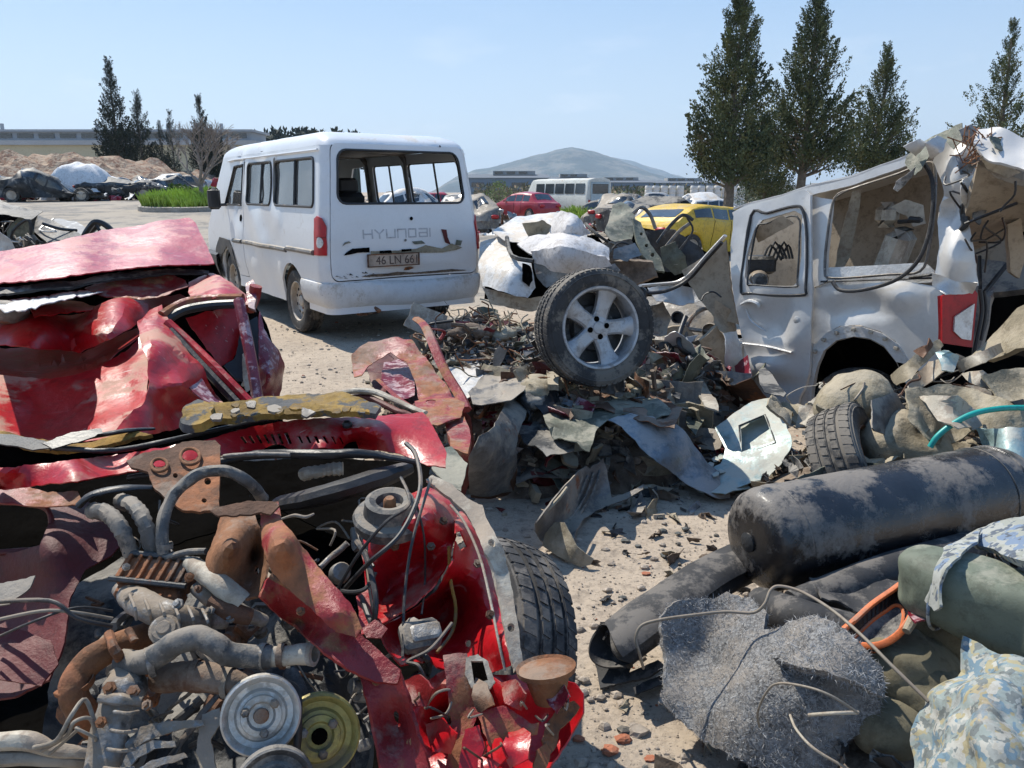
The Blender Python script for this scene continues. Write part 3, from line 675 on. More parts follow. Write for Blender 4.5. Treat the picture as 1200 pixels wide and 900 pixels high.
# ------------------------------------------------------------ drums
def drums():
    a = V((0, 0, 0)); mb = MB(); mb.lathe([(0, 0), (.27, 0), (.29, .03), (.29, .3), (.278, .32), (.29, .34), (.29, .62), (.278, .64), (.29, .66), (.29, .88), (.25, .95), (0, .95)], 14)
    base = None; Y = 62; k = 0
    for g, (p0, p1, lv, lab) in enumerate(((759, 798, 2, 'white plastic drum in the left stack behind the yellow car'), (812, 868, 2, 'white plastic drum in the right stack beside the cypress trunk'))):
        x = AY(p0, 240, Y).x; xe = AY(p1, 240, Y).x
        while x < xe:
            for l in range(lv):
                if base is None:
                    o = mb.build('plastic_drum', m_drum, smooth=50); base = o
                else:
                    o = base.copy(); COL.objects.link(o)
                o.location = (x+R.uniform(-.02, .02), Y+R.uniform(-.1, .1), .952*l); prop(o, lab, 'drum', 'left stack of white drums' if g == 0 else 'right stack of white drums')
            x += .62
drums()

def haze():
    m = bpy.data.materials.new('haze_air'); m.use_nodes = True; t = m.node_tree; t.nodes.remove(t.nodes['Principled BSDF'])
    v = t.nodes.new('ShaderNodeVolumePrincipled'); v.inputs['Color'].default_value = (.62, .80, 1, 1); v.inputs['Density'].default_value = .00016; v.inputs['Anisotropy'].default_value = .2
    t.links.new(v.outputs[0], t.nodes['Material Output'].inputs['Volume'])
    b = MB(); b.box((0, 4500, 190), (15500, 10500, 420)); o = b.build('haze', m, smooth=0); prop(o, 'thin blue summer haze over the far hills', kind='stuff')
haze()
# ------------------------------------------------------------ wheels
def make_wheel(parent, c, ax, Rt, w, style='steel', name='wheel', tm=None, rm=None, blocks=56, up=V((0, 0, 1)), spin=0, rimr=None):
    """tyre (with tread blocks), rim; ax points out of the face. Added in the parent's own frame"""
    M = mat4(c, ax, up) @ M4.Rotation(spin, 4, 'Z'); tm = tm or m_tyre; rm = rm or m_steel; Rr = rimr or Rt*.62; h = w/2
    wt = MB(); prof = [(Rr*.97, -h*.78), (Rr*1.03, -h*.9), (Rr*1.12, -h*.97), (Rt*.86, -h*1.02), (Rt*.94, -h*.97), (Rt*.975, -h*.84), (Rt*.985, -h*.6)]
    for k in range(3): y = h*(-.45+.45*k); prof += [(Rt*.988, y-h*.07), (Rt*.965, y-h*.05), (Rt*.965, y+h*.05), (Rt*.988, y+h*.07)]
    prof += [(Rt*.985, h*.6), (Rt*.975, h*.84), (Rt*.94, h*.97), (Rt*.9, h*1.0), (Rt*.895, h*1.03), (Rt*.88, h*1.03), (Rt*.875, h*1.0), (Rt*.78, h*1.0), (Rr*1.12, h*.97), (Rr*1.03, h*.9), (Rr*.97, h*.78)]
    wt.lathe(prof, 64, M)
    for k in range(blocks):
        a = 2*pi*k/blocks
        for (y0, y1, sk) in ((-.93, -.56, 0), (-.36, -.1, .3), (.1, .36, .6), (.56, .93, .2)):
            aa = a+sk*2*pi/blocks; ra = Rt*.972; rb = Rt*(1.0 if abs(y0+y1) < .9 else .995); dw = 2*pi/blocks*.36; vs = []
            for r_ in (ra, rb):
                for (t, y) in ((-dw, y0), (dw, y0), (dw, y1), (-dw, y1)):
                    q = r_-(.022*Rt if abs(y) > .9 else 0); vs.append(M @ V((q*cos(aa+t+.1*y), q*sin(aa+t+.1*y), y*h)))
            wt.add(vs, [(4, 5, 6, 7), (0, 1, 5, 4), (1, 2, 6, 5), (2, 3, 7, 6), (3, 0, 4, 7)])
    wm = wt.build(name, tm, parent, world=False, smooth=30)
    rb = MB()
    if style == 'steel':
        rb.lathe([(Rr*1.04, h*.86), (Rr*1.0, h*.92), (Rr*.95, h*.8), (Rr*.93, h*.3), (Rr*.84, h*.2), (Rr*.72, h*.38), (Rr*.55, h*.42), (Rr*.42, h*.2), (Rr*.3, h*.25), (Rr*.27, h*.5), (Rr*.2, h*.56), (0, h*.56)], 40, M)
        rb.lathe([(Rr*.97, -h*.8), (Rr*.93, h*.1), (Rr*.9, -h*.7)], 40, M); rb.build('rim', rm, wm, world=False)
        for k in range(9):
            a = 2*pi*k/9; hb = MB(); hb.lathe([(Rr*.085, 0), (Rr*.085, h*.03), (0, h*.03)], 10, M @ M4.Translation((Rr*.64*cos(a), Rr*.64*sin(a), h*.4))); hb.build('vent_hole', m_dark, wm, world=False)
        nb = MB()
        for k in range(5):
            a = 2*pi*k/5; nb.lathe([(Rr*.06, 0), (Rr*.06, h*.14), (Rr*.04, h*.18), (0, h*.18)], 6, M @ M4.Translation((Rr*.38*cos(a), Rr*.38*sin(a), h*.26)))
        nb.build('lug_nut', m_rust, wm, world=False)
    else:
        rb.lathe([(Rr*1.05, h*.86), (Rr*1.02, h*.95), (Rr*.97, h*.93), (Rr*.93, h*.78), (Rr*.90, h*.2), (Rr*.90, -h*.8), (Rr*.97, -h*.85), (Rr*1.03, -h*.85)], 56, M)
        # five broad spokes that narrow to the hub
        for k in range(5):
            a = 2*pi*k/5; co_, si = cos(a), sin(a); vs = []
            sec = [(.16, .22, .50, .22), (.34, .185, .56, .20), (.55, .185, .60, .20), (.76, .215, .66, .22), (.93, .27, .74, .24)]
            for (r_, wd, zt, th) in sec:
                for (yy, zz) in ((-wd, zt-.10), (-wd*.72, zt), (wd*.72, zt), (wd, zt-.10), (wd, zt-th-.2), (-wd, zt-th-.2)):
                    x = r_*Rr; y = yy*Rr; vs.append(M @ V((x*co_-y*si, x*si+y*co_, zz*h)))
            fs = []
            for l in range(4):
                for q in range(6): fs.append((l*6+q, l*6+(q+1) % 6, l*6+6+(q+1) % 6, l*6+6+q))
            fs += [(5, 4, 3, 2, 1, 0), tuple(range(24, 30))]; rb.add(vs, fs)
        rb.lathe([(Rr*.33, h*.30), (Rr*.33, h*.46), (Rr*.29, h*.55), (Rr*.16, h*.58), (Rr*.14, h*.64), (0, h*.66)], 36, M)
        rb.build('rim', rm, wm, world=False, smooth=40)
        hb = MB()
        for k in range(4):
            a = 2*pi*k/4+.5; hb.lathe([(Rr*.072, 0), (Rr*.072, h*.045), (0, h*.045)], 10, M @ M4.Translation((Rr*.225*cos(a), Rr*.225*sin(a), h*.54)))
        hb.build('lug_hole', m_dark, wm, world=False)
        bk = MB(); bk.lathe([(Rr*.88, -h*.3), (Rr*.6, -h*.35), (Rr*.55, h*.05), (Rr*.2, h*.1), (0, h*.1)], 40, M); bk.build('brake_disc', m_sooty, wm, world=False)
        vv = MB(); vv.tube([M @ V((Rr*.80, Rr*.34, h*.5)), M @ V((Rr*.76, Rr*.33, h*.72))], .005, 6); vv.build('valve', m_black, wm, world=False)
    return wm
# ------------------------------------------------------------ white van
panel0 = panel
def van():
    th = radians(34); base = V((-1.73, 7.2, 0)); lat = V((cos(th), sin(th), 0)); Wd = .845
    root = thing('minivan', base+lat*Wd, 'white van with its rear window missing and a dented tailgate', 'van', rz=pi/2+th)
    Lg = 4.62; rr_ = .10; rf = .32
    def wz(z): # half width by height
        if z < 1.06: return Wd-.03*ss(.7, .35, z)
        if z < 1.82: return Wd-.085*((z-1.06)/.76)**1.1
        return Wd-.085-.05*ss(1.82, 2.0, z)
    def xr(z): return .0 if z < .95 else .115*((z-.95)/.95)**1.4
    def xf(z): return 0 if z < .9 else -1.02*((z-.9)/.95)**1.1
    segs = []  # plan path from the rear centre, anticlockwise seen from above: rear -> left side -> front -> right side
    sA = Wd-rr_; sB = sA+rr_*pi/2; sC = sB+(Lg-rr_-rf); sD = sC+rf*pi/2; sE = sD+2*(Wd-rf); sF = sE+rf*pi/2; sG = sF+(Lg-rr_-rf); sH = sG+rr_*pi/2; sI = sH+sA
    def plan(u):
        u %= sI
        if u < sA: return (0, u)
        if u < sB: a = (u-sA)/rr_; return (rr_-rr_*cos(a), Wd-rr_+rr_*sin(a))
        if u < sC: return (rr_+u-sB, Wd)
        if u < sD: a = (u-sC)/rf; return (Lg-rf+rf*sin(a), Wd-rf+rf*cos(a))
        if u < sE: return (Lg, Wd-rf-(u-sD))
        if u < sF: a = (u-sE)/rf; return (Lg-rf+rf*cos(a), -(Wd-rf)-rf*sin(a))
        if u < sG: return (Lg-rf-(u-sF), -Wd)
        if u < sH: a = (u-sG)/rr_; return (rr_-rr_*sin(a), -Wd+rr_-rr_*cos(a))
        return (0, -(Wd-rr_)+(u-sH))
    def S(u, z, off=0):
        x, y = plan(u); f = x/Lg; X = x+xr(z)*(1-f)**2+xf(z)*f**5; Yy = y*wz(z)/Wd
        dent = 0
        if 1.2 < x < 3.0 and y > .5: dent = .028*noise.noise(V((x*2.2, 0, z*3)))+.035*max(0, 1-((x-.62)**2+(z-.95)**2)/.05)
        if x < .05: X += .05*max(0, 1-((y+.1)**2/.3+(z-.62)**2/.012))+.012*noise.noise(V((y*2.5, z*4, 1)))
        bulge = .02*sin(pi*min(1, max(0, (z-.35)/.75))) if abs(y) > .7 else 0
        if off or bulge or dent:
            n = V((x-min(max(x, rr_), Lg-rf), y-max(-(Wd-rf), min(Wd-rf, y)), 0)); n = n.normalized() if n.length > 1e-6 else V((0, 1, 0))
            return V((X, Yy, z))+n*(off+bulge)-V((0, dent*(1 if y > 0 else 0), 0))
        return V((X, Yy, z))
    U = lambda x: sB+(x-rr_)       # left side
    UR = lambda x: sG-(x-rr_)      # right side
    def W(u0, z0, u1, z1, r=.06): return rrect(u0, z0, u1, z1, r)
    off_u = -1.6
    wins = [(U(.24), 1.285, U(1.42), 1.735), (U(1.55), 1.285, U(2.44), 1.735)]
    winsR = [(UR(1.42), 1.285, UR(.24), 1.735), (UR(2.44), 1.285, UR(1.55), 1.735)]
    fdoor = [(U(2.72), 1.27), (U(3.52), 1.27), (U(3.18), 1.72), (U(2.72), 1.735)]; fdoorR = [(UR(2.72), 1.27), (UR(2.72), 1.735), (UR(3.18), 1.72), (UR(3.52), 1.27)]
    rwin = rrect(-.70, 1.315, .70, 1.80, .09)
    gate = rrect(-.775, .60, .775, 1.865, .07)
    def arch(uc, r, z0=.34): return [(uc-r*1.0, z0-.05)]+[(uc-r*cos(t), z0+.02+r*1.0*sin(t)) for t in [pi*k/12 for k in range(13)]]+[(uc+r, z0-.05)]
    rax, fax = .92, 3.34
    # body shell, split at the middle of the windscreen
    outer = [(-sI/2, .34), (-sI/2, 1.84), (sI/2, 1.84), (sI/2, .34)]
    mid = sI/2
    bot = []
    for uc, r in ((-sI/2, 0),): pass
    ua = [(UR(fax)-sI, .36), (UR(rax)-sI, .36), (U(rax), .36), (U(fax), .36)]
    outer = [(-mid, .34)]
    for uc, r in sorted(ua): outer += arch(uc, r)
    outer += [(mid, .34), (mid, 1.84), (-mid, 1.84)]
    sh = lambda P: [(a-sI, b) for a, b in P]
    ld = [(U(2.62), .42), (U(2.62), 1.79), (U(3.22), 1.79), (U(3.56), 1.27), (U(3.62), .9), (U(3.62), .80), (U(3.2), .80), (U(2.98), .62), (U(2.93), .42)]
    wsR = [(mid-.02-(Wd-.12), 1.08), (mid-.02, 1.08), (mid-.02, 1.72), (mid-.02-(Wd-.2), 1.72)]; wsL = [(-mid+.02, 1.08), (-mid+.02+(Wd-.12), 1.08), (-mid+.02+(Wd-.2), 1.72), (-mid+.02, 1.72)]
    holes = [W(*wins[0]), W(*wins[1]), sh(W(*winsR[0])), sh(W(*winsR[1])), sh(fdoorR), gate, ld, wsR, wsL]
    panel = lambda *a, **k: panel0(*a, flip=not k.pop('flip', False), **k)
    b = MB(); b.add(*panel(outer, holes, .075, lambda u, z: S(u, z), .022, jit=.05)); body = b.build('body', m_white, root, world=False, smooth=50)
    # roof
    N_ = 96; G = []
    for k in (1.0, .985, .96, .92, .86, .78, .66, .5, .3, .02):
        row = []
        for i in range(N_+1):
            p = S(sI*i/N_, 1.84); c = V((1.95, 0, 0)); e = 1-k; q = V((c.x+(p.x-c.x)*k, p.y*k, 1.84+.155*(1-k**7)**.6+.02*(1-k)+.004*noise.noise(V((p.x*k, p.y*k*2, 3))))); row.append(q)
        G.append(row)
    b = MB(); b.grid(G); b.build('roof', m_white, root, world=False, smooth=60)
    b = MB()
    for sgn in (1, -1):
        P = [V((x, sgn*(wz(1.80)+.016), 1.80+(-.012 if x > 3 else 0))) for x in (.2, .6, 1.2, 1.8, 2.4, 3.0, 3.3)]; b.tube(P, [.012]*7, 6)
    b.build('gutter', m_white, root, world=False)
    # tailgate with window opening
    b = MB(); gt = rrect(-.767, .612, .767, 1.857, .065); b.add(*panel(gt, [rwin], .06, lambda u, z: S(u % sI, z)+V((-.006, 0, 0)), .02, jit=.05)); g = b.build('tailgate', m_white, root, world=False, smooth=50)
    def strip(P, r, closed=True):
        Q = [S(u % sI, z)+V((-.006, 0, 0)) for u, z in P]; return Q+[Q[0], Q[1]]
    MB().tube(strip(dens(rwin, .06), 1), .011, 6, cap=False).build('window_seal', m_black, g, world=False)
    ins = MB(); ins.add(*panel(gate, [rrect(-.71, 1.3, .71, 1.81, .09)], .12, lambda u, z: S(u % sI, z)+V((.05, 0, 0)), .01, jit=0)); ins.build('inner_frame', m_dark, g, world=False)
    # marks on the tailgate
    def decal(P, name, mt, off=-.0085, lab=None, par=g, step=.012):
        d = MB(); d.add(*panel(P, [], step, lambda u, z: S(u % sI, z)+V((-.006+off, 0, 0)), .0015, rag=.003, seed=len(P))); return d.build(name, mt, par, world=False, label=lab)
    decal([(.66, .845), (.63, .875), (.57, .905), (.40, .91), (.40, .865), (.52, .865), (.60, .85)], 'handle_recess', m_dark)
    decal([(.67, .93), (.64, .965), (.60, .975), (.58, .96), (.63, .95)], 'torn_hole', m_olive)
    decal([(-.38, 1.06), (-.44, 1.055), (-.45, .98), (-.49, .90), (-.42, .93), (-.40, 1.0)], 'scrape', m_dred)
    decal([(.39, .875), (.12, .87), (-.1, .88), (-.2, .91), (-.38, .87), (-.5, .915), (-.62, .87), (-.55, .85), (-.38, .83), (-.1, .84), (.1, .83), (.39, .845)], 'body_filler', m_khaki, -.009)
    decal([(-.05, .95), (-.16, .955), (-.2, .925), (-.08, .92)], 'dark_chip', m_olive, -.0095)
    decal([(-.55, .95), (-.62, .94), (-.60, .89), (-.54, .9)], 'dark_chip', m_olive, -.0095)
    decal([(.3, .875), (.18, .875), (.17, .85), (.3, .85)], 'dark_chip', m_dark, -.0115)
    decal([(.07, .88), (-.04, .88), (-.04, .86), (.07, .855)], 'dark_chip', m_dark, -.0115)
    decal([(.02, .70), (-.04, .705), (-.08, .69), (-.03, .67), (.03, .67)], 'rust_spot', m_rust, -.009)
    decal([(.5, .64), (.4, .655), (.2, .65), (.1, .66), (-.1, .64), (-.5, .655), (-.7, .635), (-.3, .625), (.3, .625)], 'rusty_sill', m_brown, -.009)
    decal(circ(-.06, 1.17, .018), 'lock_hole', m_dark); decal(circ(.02, .965, .013), 'badge_mark', m_grey); decal(circ(-.5, 1.86, .010), 'wiper_hole', m_dark)
    rs = random.Random(5)
    for k in range(14): a = rs.uniform(.35, .72); z = rs.uniform(.625, .67); decal([(a, z), (a+rs.uniform(.01, .05), z+.004), (a+.03, z+rs.uniform(.008, .02))], 'chipped_paint', m_sooty, -.0088)
    # plate
    pl = MB(); 
    def tg(y, z, o): return S(y % sI, z)+V((o, 0, 0))
    pl.box((tg(.16, .785, -.03)), (.012, .53, .112), bev=.004); p = pl.build('number_plate', mat('dirty_plate', (.42, .33, .26), .6, 0, (.30, .18, .12), .5, .05, .25, 6, (30, .3)), g, world=False)
    fr = MB(); px = tg(.16, .785, -.03).x
    for (cy, cz, sy, sz) in ((.16, .843, .55, .008), (.16, .727, .55, .008), (-.111, .785, .008, .124), (.431, .785, .008, .124)): fr.box((px-.004, cy, cz), (.016, sy, sz))
    fr.build('plate_frame', m_rust, p, world=False)
    def text(s, w_, h_, cy, cz, x, name, mt, par, ext=.0012):
        cu = bpy.data.curves.new('t', 'FONT'); cu.body = s; cu.extrude = .01; o = bpy.data.objects.new('t', cu); COL.objects.link(o); dg = bpy.context.evaluated_depsgraph_get(); me = o.evaluated_get(dg).to_mesh()
        A = [tuple(v.co) for v in me.vertices]; F_ = [tuple(q.vertices) for q in me.polygons]; xs = [a[0] for a in A]; ys = [a[1] for a in A]; x0, x1, y0, y1 = min(xs), max(xs), min(ys), max(ys)
        bpy.data.objects.remove(o); b_ = MB()
        b_.add([V((x-(a[2]*ext/.01), cy-((a[0]-x0)/(x1-x0)-.5)*w_, cz+((a[1]-y0)/(y1-y0)-.5)*h_)) for a in A], F_); return b_.build(name, mt, par, world=False, smooth=0)
    text('46 LN 661', .44, .08, .13, .785, px-.0075, 'plate_number', mat('faded_plate_ink', (.09, .06, .05), .7, 0, None, 0, 0, .2, 20, None), p)
    # square badge lettering, strokes of thin bar
    bm = mat('badge_ghost', (.42, .43, .46), .5, 0, None, 0, 0, .1, 9, None); bd = MB()
    GL = {'H': [(0, 0, 0, 1), (1, 0, 1, 1), (0, .5, 1, .5)], 'Y': [(0, 1, .5, .5), (1, 1, .5, .5), (.5, .5, .5, 0)], 'U': [(0, 1, 0, 0), (0, 0, 1, 0), (1, 0, 1, 1)], 'n': [(0, 0, 0, 1), (0, 1, 1, 1), (1, 1, 1, 0)],
          'd': [(0, 0, 0, 1), (0, 1, .9, 1), (.9, 1, .9, 0), (.9, 0, 0, 0)], 'a': [(0, 1, 1, 1), (1, 1, 1, 0), (1, 0, 0, 0), (0, 0, 0, .5), (0, .5, 1, .5)], 'I': [(0, 0, 0, 1)]}
    y = .45; lw = .088; lh = .075; z0 = .995
    for ch in 'HYUndaI':
        for (a, b1, c, d1) in GL[ch]:
            p0 = (y-a*lw, z0+b1*lh); p1 = (y-c*lw, z0+d1*lh); dx = p1[0]-p0[0]; dz = p1[1]-p0[1]; l = math.hypot(dx, dz); nx, nz_ = -dz/l*.0065, dx/l*.0065; ex, ez = dx/l*.006, dz/l*.006
            q = [(p0[0]-ex+nx, p0[1]-ez+nz_), (p1[0]+ex+nx, p1[1]+ez+nz_), (p1[0]+ex-nx, p1[1]+ez-nz_), (p0[0]-ex-nx, p0[1]-ez-nz_)]
            bd.prism([tg(yy, zz, -.0075) for yy, zz in q], (-.0015, 0, 0))
        y -= (lw if ch != 'I' else 0)+.030
    bd.build('badge_lettering', bm, g, world=False, smooth=0)
    # tail lamps wrap the corner
    for sg, nm in ((1, 0), (-1, 1)):
        P = [(.79, .85), (.99, .845), (1.0, 1.18), (.93, 1.205), (.85, 1.19), (.80, 1.12)]
        if sg < 0: P = [(-a, z) for a, z in P]
        d = MB(); d.add(*panel(P, [], .03, lambda u, z: S(u % sI, z, .012), .03, jit=.1)); l = d.build('tail_lamp', m_tail, root, world=False)
        q = MB(); q.add(*panel(circ(sg*.865, .965, .046, .05), [], .02, lambda u, z: S(u % sI, z, .018), .01)); q.build('reversing_light', m_clear if sg > 0 else m_tail, l, world=False)
        q = MB(); q.add(*panel(dens([(sg*.795, 1.01), (sg*.93, 1.01), (sg*.93, 1.016), (sg*.795, 1.016)], .05), [], .02, lambda u, z: S(u % sI, z, .017), .006)); q.build('lens_rib', m_dred, l, world=False)
    # rear bumper wraps
    ub = 1.42; prof = [(.35, .0), (.385, .03), (.46, .04), (.55, .034), (.585, .018), (.60, -.01)]; us = [-ub+2*ub*i/60 for i in range(61)]
    b = MB(); b.grid([[S(u % sI, z, 0)+(S(u % sI, z, 1)-S(u % sI, z, 0)).normalized()*(o*(1+.12*noise.noise(V((u*3, z*5, 2)))))+V((0, 0, -.02*max(0, 1-((u+.2)/.5)**2))) for (z, o) in prof] for u in us], .012); bu = b.build('rear_bumper', m_bumper, root, world=False)
    # side mouldings, seams and seals
    for f, nm in ((U, 1), (UR, -1)):
        for (xa, xb) in ((1.02, 2.60), (2.66, 3.0), (.22, .98)):
            b = MB(); P = [S(f(xa+(xb-xa)*i/8) % sI, .845+(.02 if xa < .3 else 0), .008) for i in range(9)]; b.tube(P, .026, 8); b.build('side_moulding', m_grey, root, world=False)
        for wn in (((.24, 1.42), (1.55, 2.44))):
            b = MB(); q = dens(rrect(f(wn[0]) if nm > 0 else f(wn[1]), 1.285, f(wn[1]) if nm > 0 else f(wn[0]), 1.735, .06), .08)
            P = [S(u % sI, z, .002) for u, z in q]; b.tube(P+P[:2], .014, 6, cap=False); fr = b.build('window', m_black, root, world=False)
            xm = wn[0]+(wn[1]-wn[0])*(.47); b = MB(); b.tube([S(f(xm) % sI, 1.29, 0), S(f(xm-.01) % sI, 1.73, 0)], .013, 4); b.build('window_bar', m_black, fr, world=False)
            gl = MB(); gl.add(*panel(rrect(min(f(wn[0]), f(wn[1])), 1.285, max(f(wn[0]), f(wn[1])), 1.735, .05), [], .2, lambda u, z: S(u % sI, z, -.012), .003, jit=0))
            if nm > 0: gl.build('pane', m_glass, fr, world=False)
    # left front door
    b = MB(); dd = [(U(2.628), .428), (U(2.628), 1.782), (U(3.215), 1.782), (U(3.552), 1.27), (U(3.612), .9), (U(3.612), .808), (U(3.2), .808), (U(2.972), .62), (U(2.922), .428)]
    b.add(*panel(dd, [fdoor], .07, lambda u, z: S(u, z, .002), .022, jit=.05)); dr = b.build('front_door', m_white, root, world=False, smooth=50)
    gl = MB(); gl.add(*panel(fdoor, [], .2, lambda u, z: S(u, z, -.01), .003, jit=0)); gl.build('pane', m_glass, dr, world=False)
    hd = MB(); hd.add(*panel(circ(U(2.74), 1.12, .045, .04), [], .02, lambda u, z: S(u, z, .008), .012)); hd.build('door_handle', m_dark, dr, world=False)
    b = MB(); P = [S(u, z, .003) for u, z in dens(fdoor, .08)]; b.tube(P+P[:2], .012, 6, cap=False); b.build('window_seal', m_black, dr, world=False)
    mr = MB(); c = S(U(3.50), 1.34, .15); mr.box(c, (.09, .15, .26), basis(V((1, .3, 0))) if False else None, bev=.03); mr.tube([S(U(3.42), 1.27, 0), c+V((0, 0, -.08))], .02, 6); mr.build('wing_mirror', m_black, dr, world=False)
    # torn strip and black plastic by the front wheel
    b = MB(); b.add(*panel([(U(2.95), .50), (U(3.05), .72), (U(3.2), .84), (U(3.66), .86), (U(3.9), .66), (U(3.8), .5), (U(3.6), .64), (U(3.3), .76), (U(3.1), .62)], [], .04, lambda u, z: S(u, z, .02), .01, rag=.01, seed=2, amp=.01)); b.build('torn_arch_liner', m_black, root, world=False)
    b = MB(); us = [sC-.55+i*(sF-sC+1.1)/40 for i in range(41)]; b.grid([[S(u, z, o) for (z, o) in ((.3, .03), (.36, .07), (.5, .08), (.62, .06), (.66, 0))] for u in us], .01); b.build('front_bumper', m_black, root, world=False)
    for P in (wsR, [(a+sI, b_) for a, b_ in wsL]):
        pass
    gl = MB(); gl.add(*panel([(mid-(Wd-.12), 1.08), (mid+(Wd-.12), 1.08), (mid+(Wd-.2), 1.72), (mid-(Wd-.2), 1.72)], [], .15, lambda u, z: S(u % sI, z, -.012), .004, jit=0)); gl.build('windscreen', m_glass, root, world=False)
    for a in (sC+.15, sE-.02):
        gl = MB(); gl.add(*panel(rrect(a, .72, a+.34, .92, .04), [], .06, lambda u, z: S(u % sI, z, .008), .02)); gl.build('headlight', m_clear, root, world=False)
    # underside, floor and interior
    b = MB(); b.box((2.2, 0, .40), (4.1, 1.36, .05)); b.box((.35, 0, .36), (.5, 1.2, .08)); b.box((.92, 0, .3), (.12, 1.3, .1)); b.tube([(.1, .3, .3), (.7, .35, .27), (1.6, .3, .3)], .05, 8); b.box((2.2, .3, .32), (3.9, .08, .12)); b.box((2.2, -.3, .32), (3.9, .08, .12)); b.build('chassis', m_sooty, root, world=False)
    for sx in (rax, fax):
        for sy in (1, -1):
            b = MB(); b.grid([[V((sx+.375*cos(t), sy*(Wd-.04-.34*q), .35+.36*sin(t))) for q in (0, .25, .5, .75, 1)] for t in [pi*k/14 for k in range(15)]], .006)
            b.box((sx, sy*(Wd-.40), .52), (.74, .02, .36)); b.build('wheel_arch_liner', m_dark if sx == fax else m_brown, root, world=False)
    b = MB(); b.add(*panel(rrect(.2, -.74, 3.4, .74, .1), [], .4, lambda u, v: V((u, v, 1.86)), .02, jit=0, flip=True)); b.build('headliner', m_grey, root, world=False)
    for x in (1.48, 2.58):
        for sy in (1, -1):
            b = MB(); b.tube([(x, sy*.80, 1.2), (x, sy*.755, 1.75), (x, sy*.68, 1.85)], .035, 6); b.build('inner_pillar', m_grey, root, world=False)
        b = MB(); b.tube([(x, -.72, 1.84), (x, 0, 1.87), (x, .72, 1.84)], .025, 6); b.build('roof_bow', m_grey, root, world=False)
    for (x, y, hh) in ((2.75, .42, .75), (2.75, -.42, .75)):
        s = MB(); s.box((x, y, .78), (.5, .46, .16), bev=.05); s.box((x-.24, y, 1.12), (.13, .46, .6), M4.Rotation(-.15, 3, 'Y'), bev=.05); s.box((x-.31, y, 1.5), (.09, .26, .18), bev=.03); s.build('seat', m_black, root, world=False)
    b = MB(); b.box((3.5, 0, 1.02), (.3, 1.4, .25), bev=.06); b.build('dashboard', m_black, root, world=False)
    # wheels
    for (x, sy) in ((rax, 1), (rax, -1), (fax, 1), (fax, -1)):
        make_wheel(root, V((x, sy*(Wd-.11), .325)), V((0, sy, 0)), .325, .19, 'steel', blocks=50)
    b = MB(); b.box((.12, .45, .30), (.1, .08, .1)); b.tube([(.1, .42, .36), (.05, .40, .27), (.07, .2, .29)], .014, 6); b.tube([(0.02, .36, .33), (-.02, .32, .29)], .02, 6); b.build('tow_eye', m_rust, root, world=False)
van()
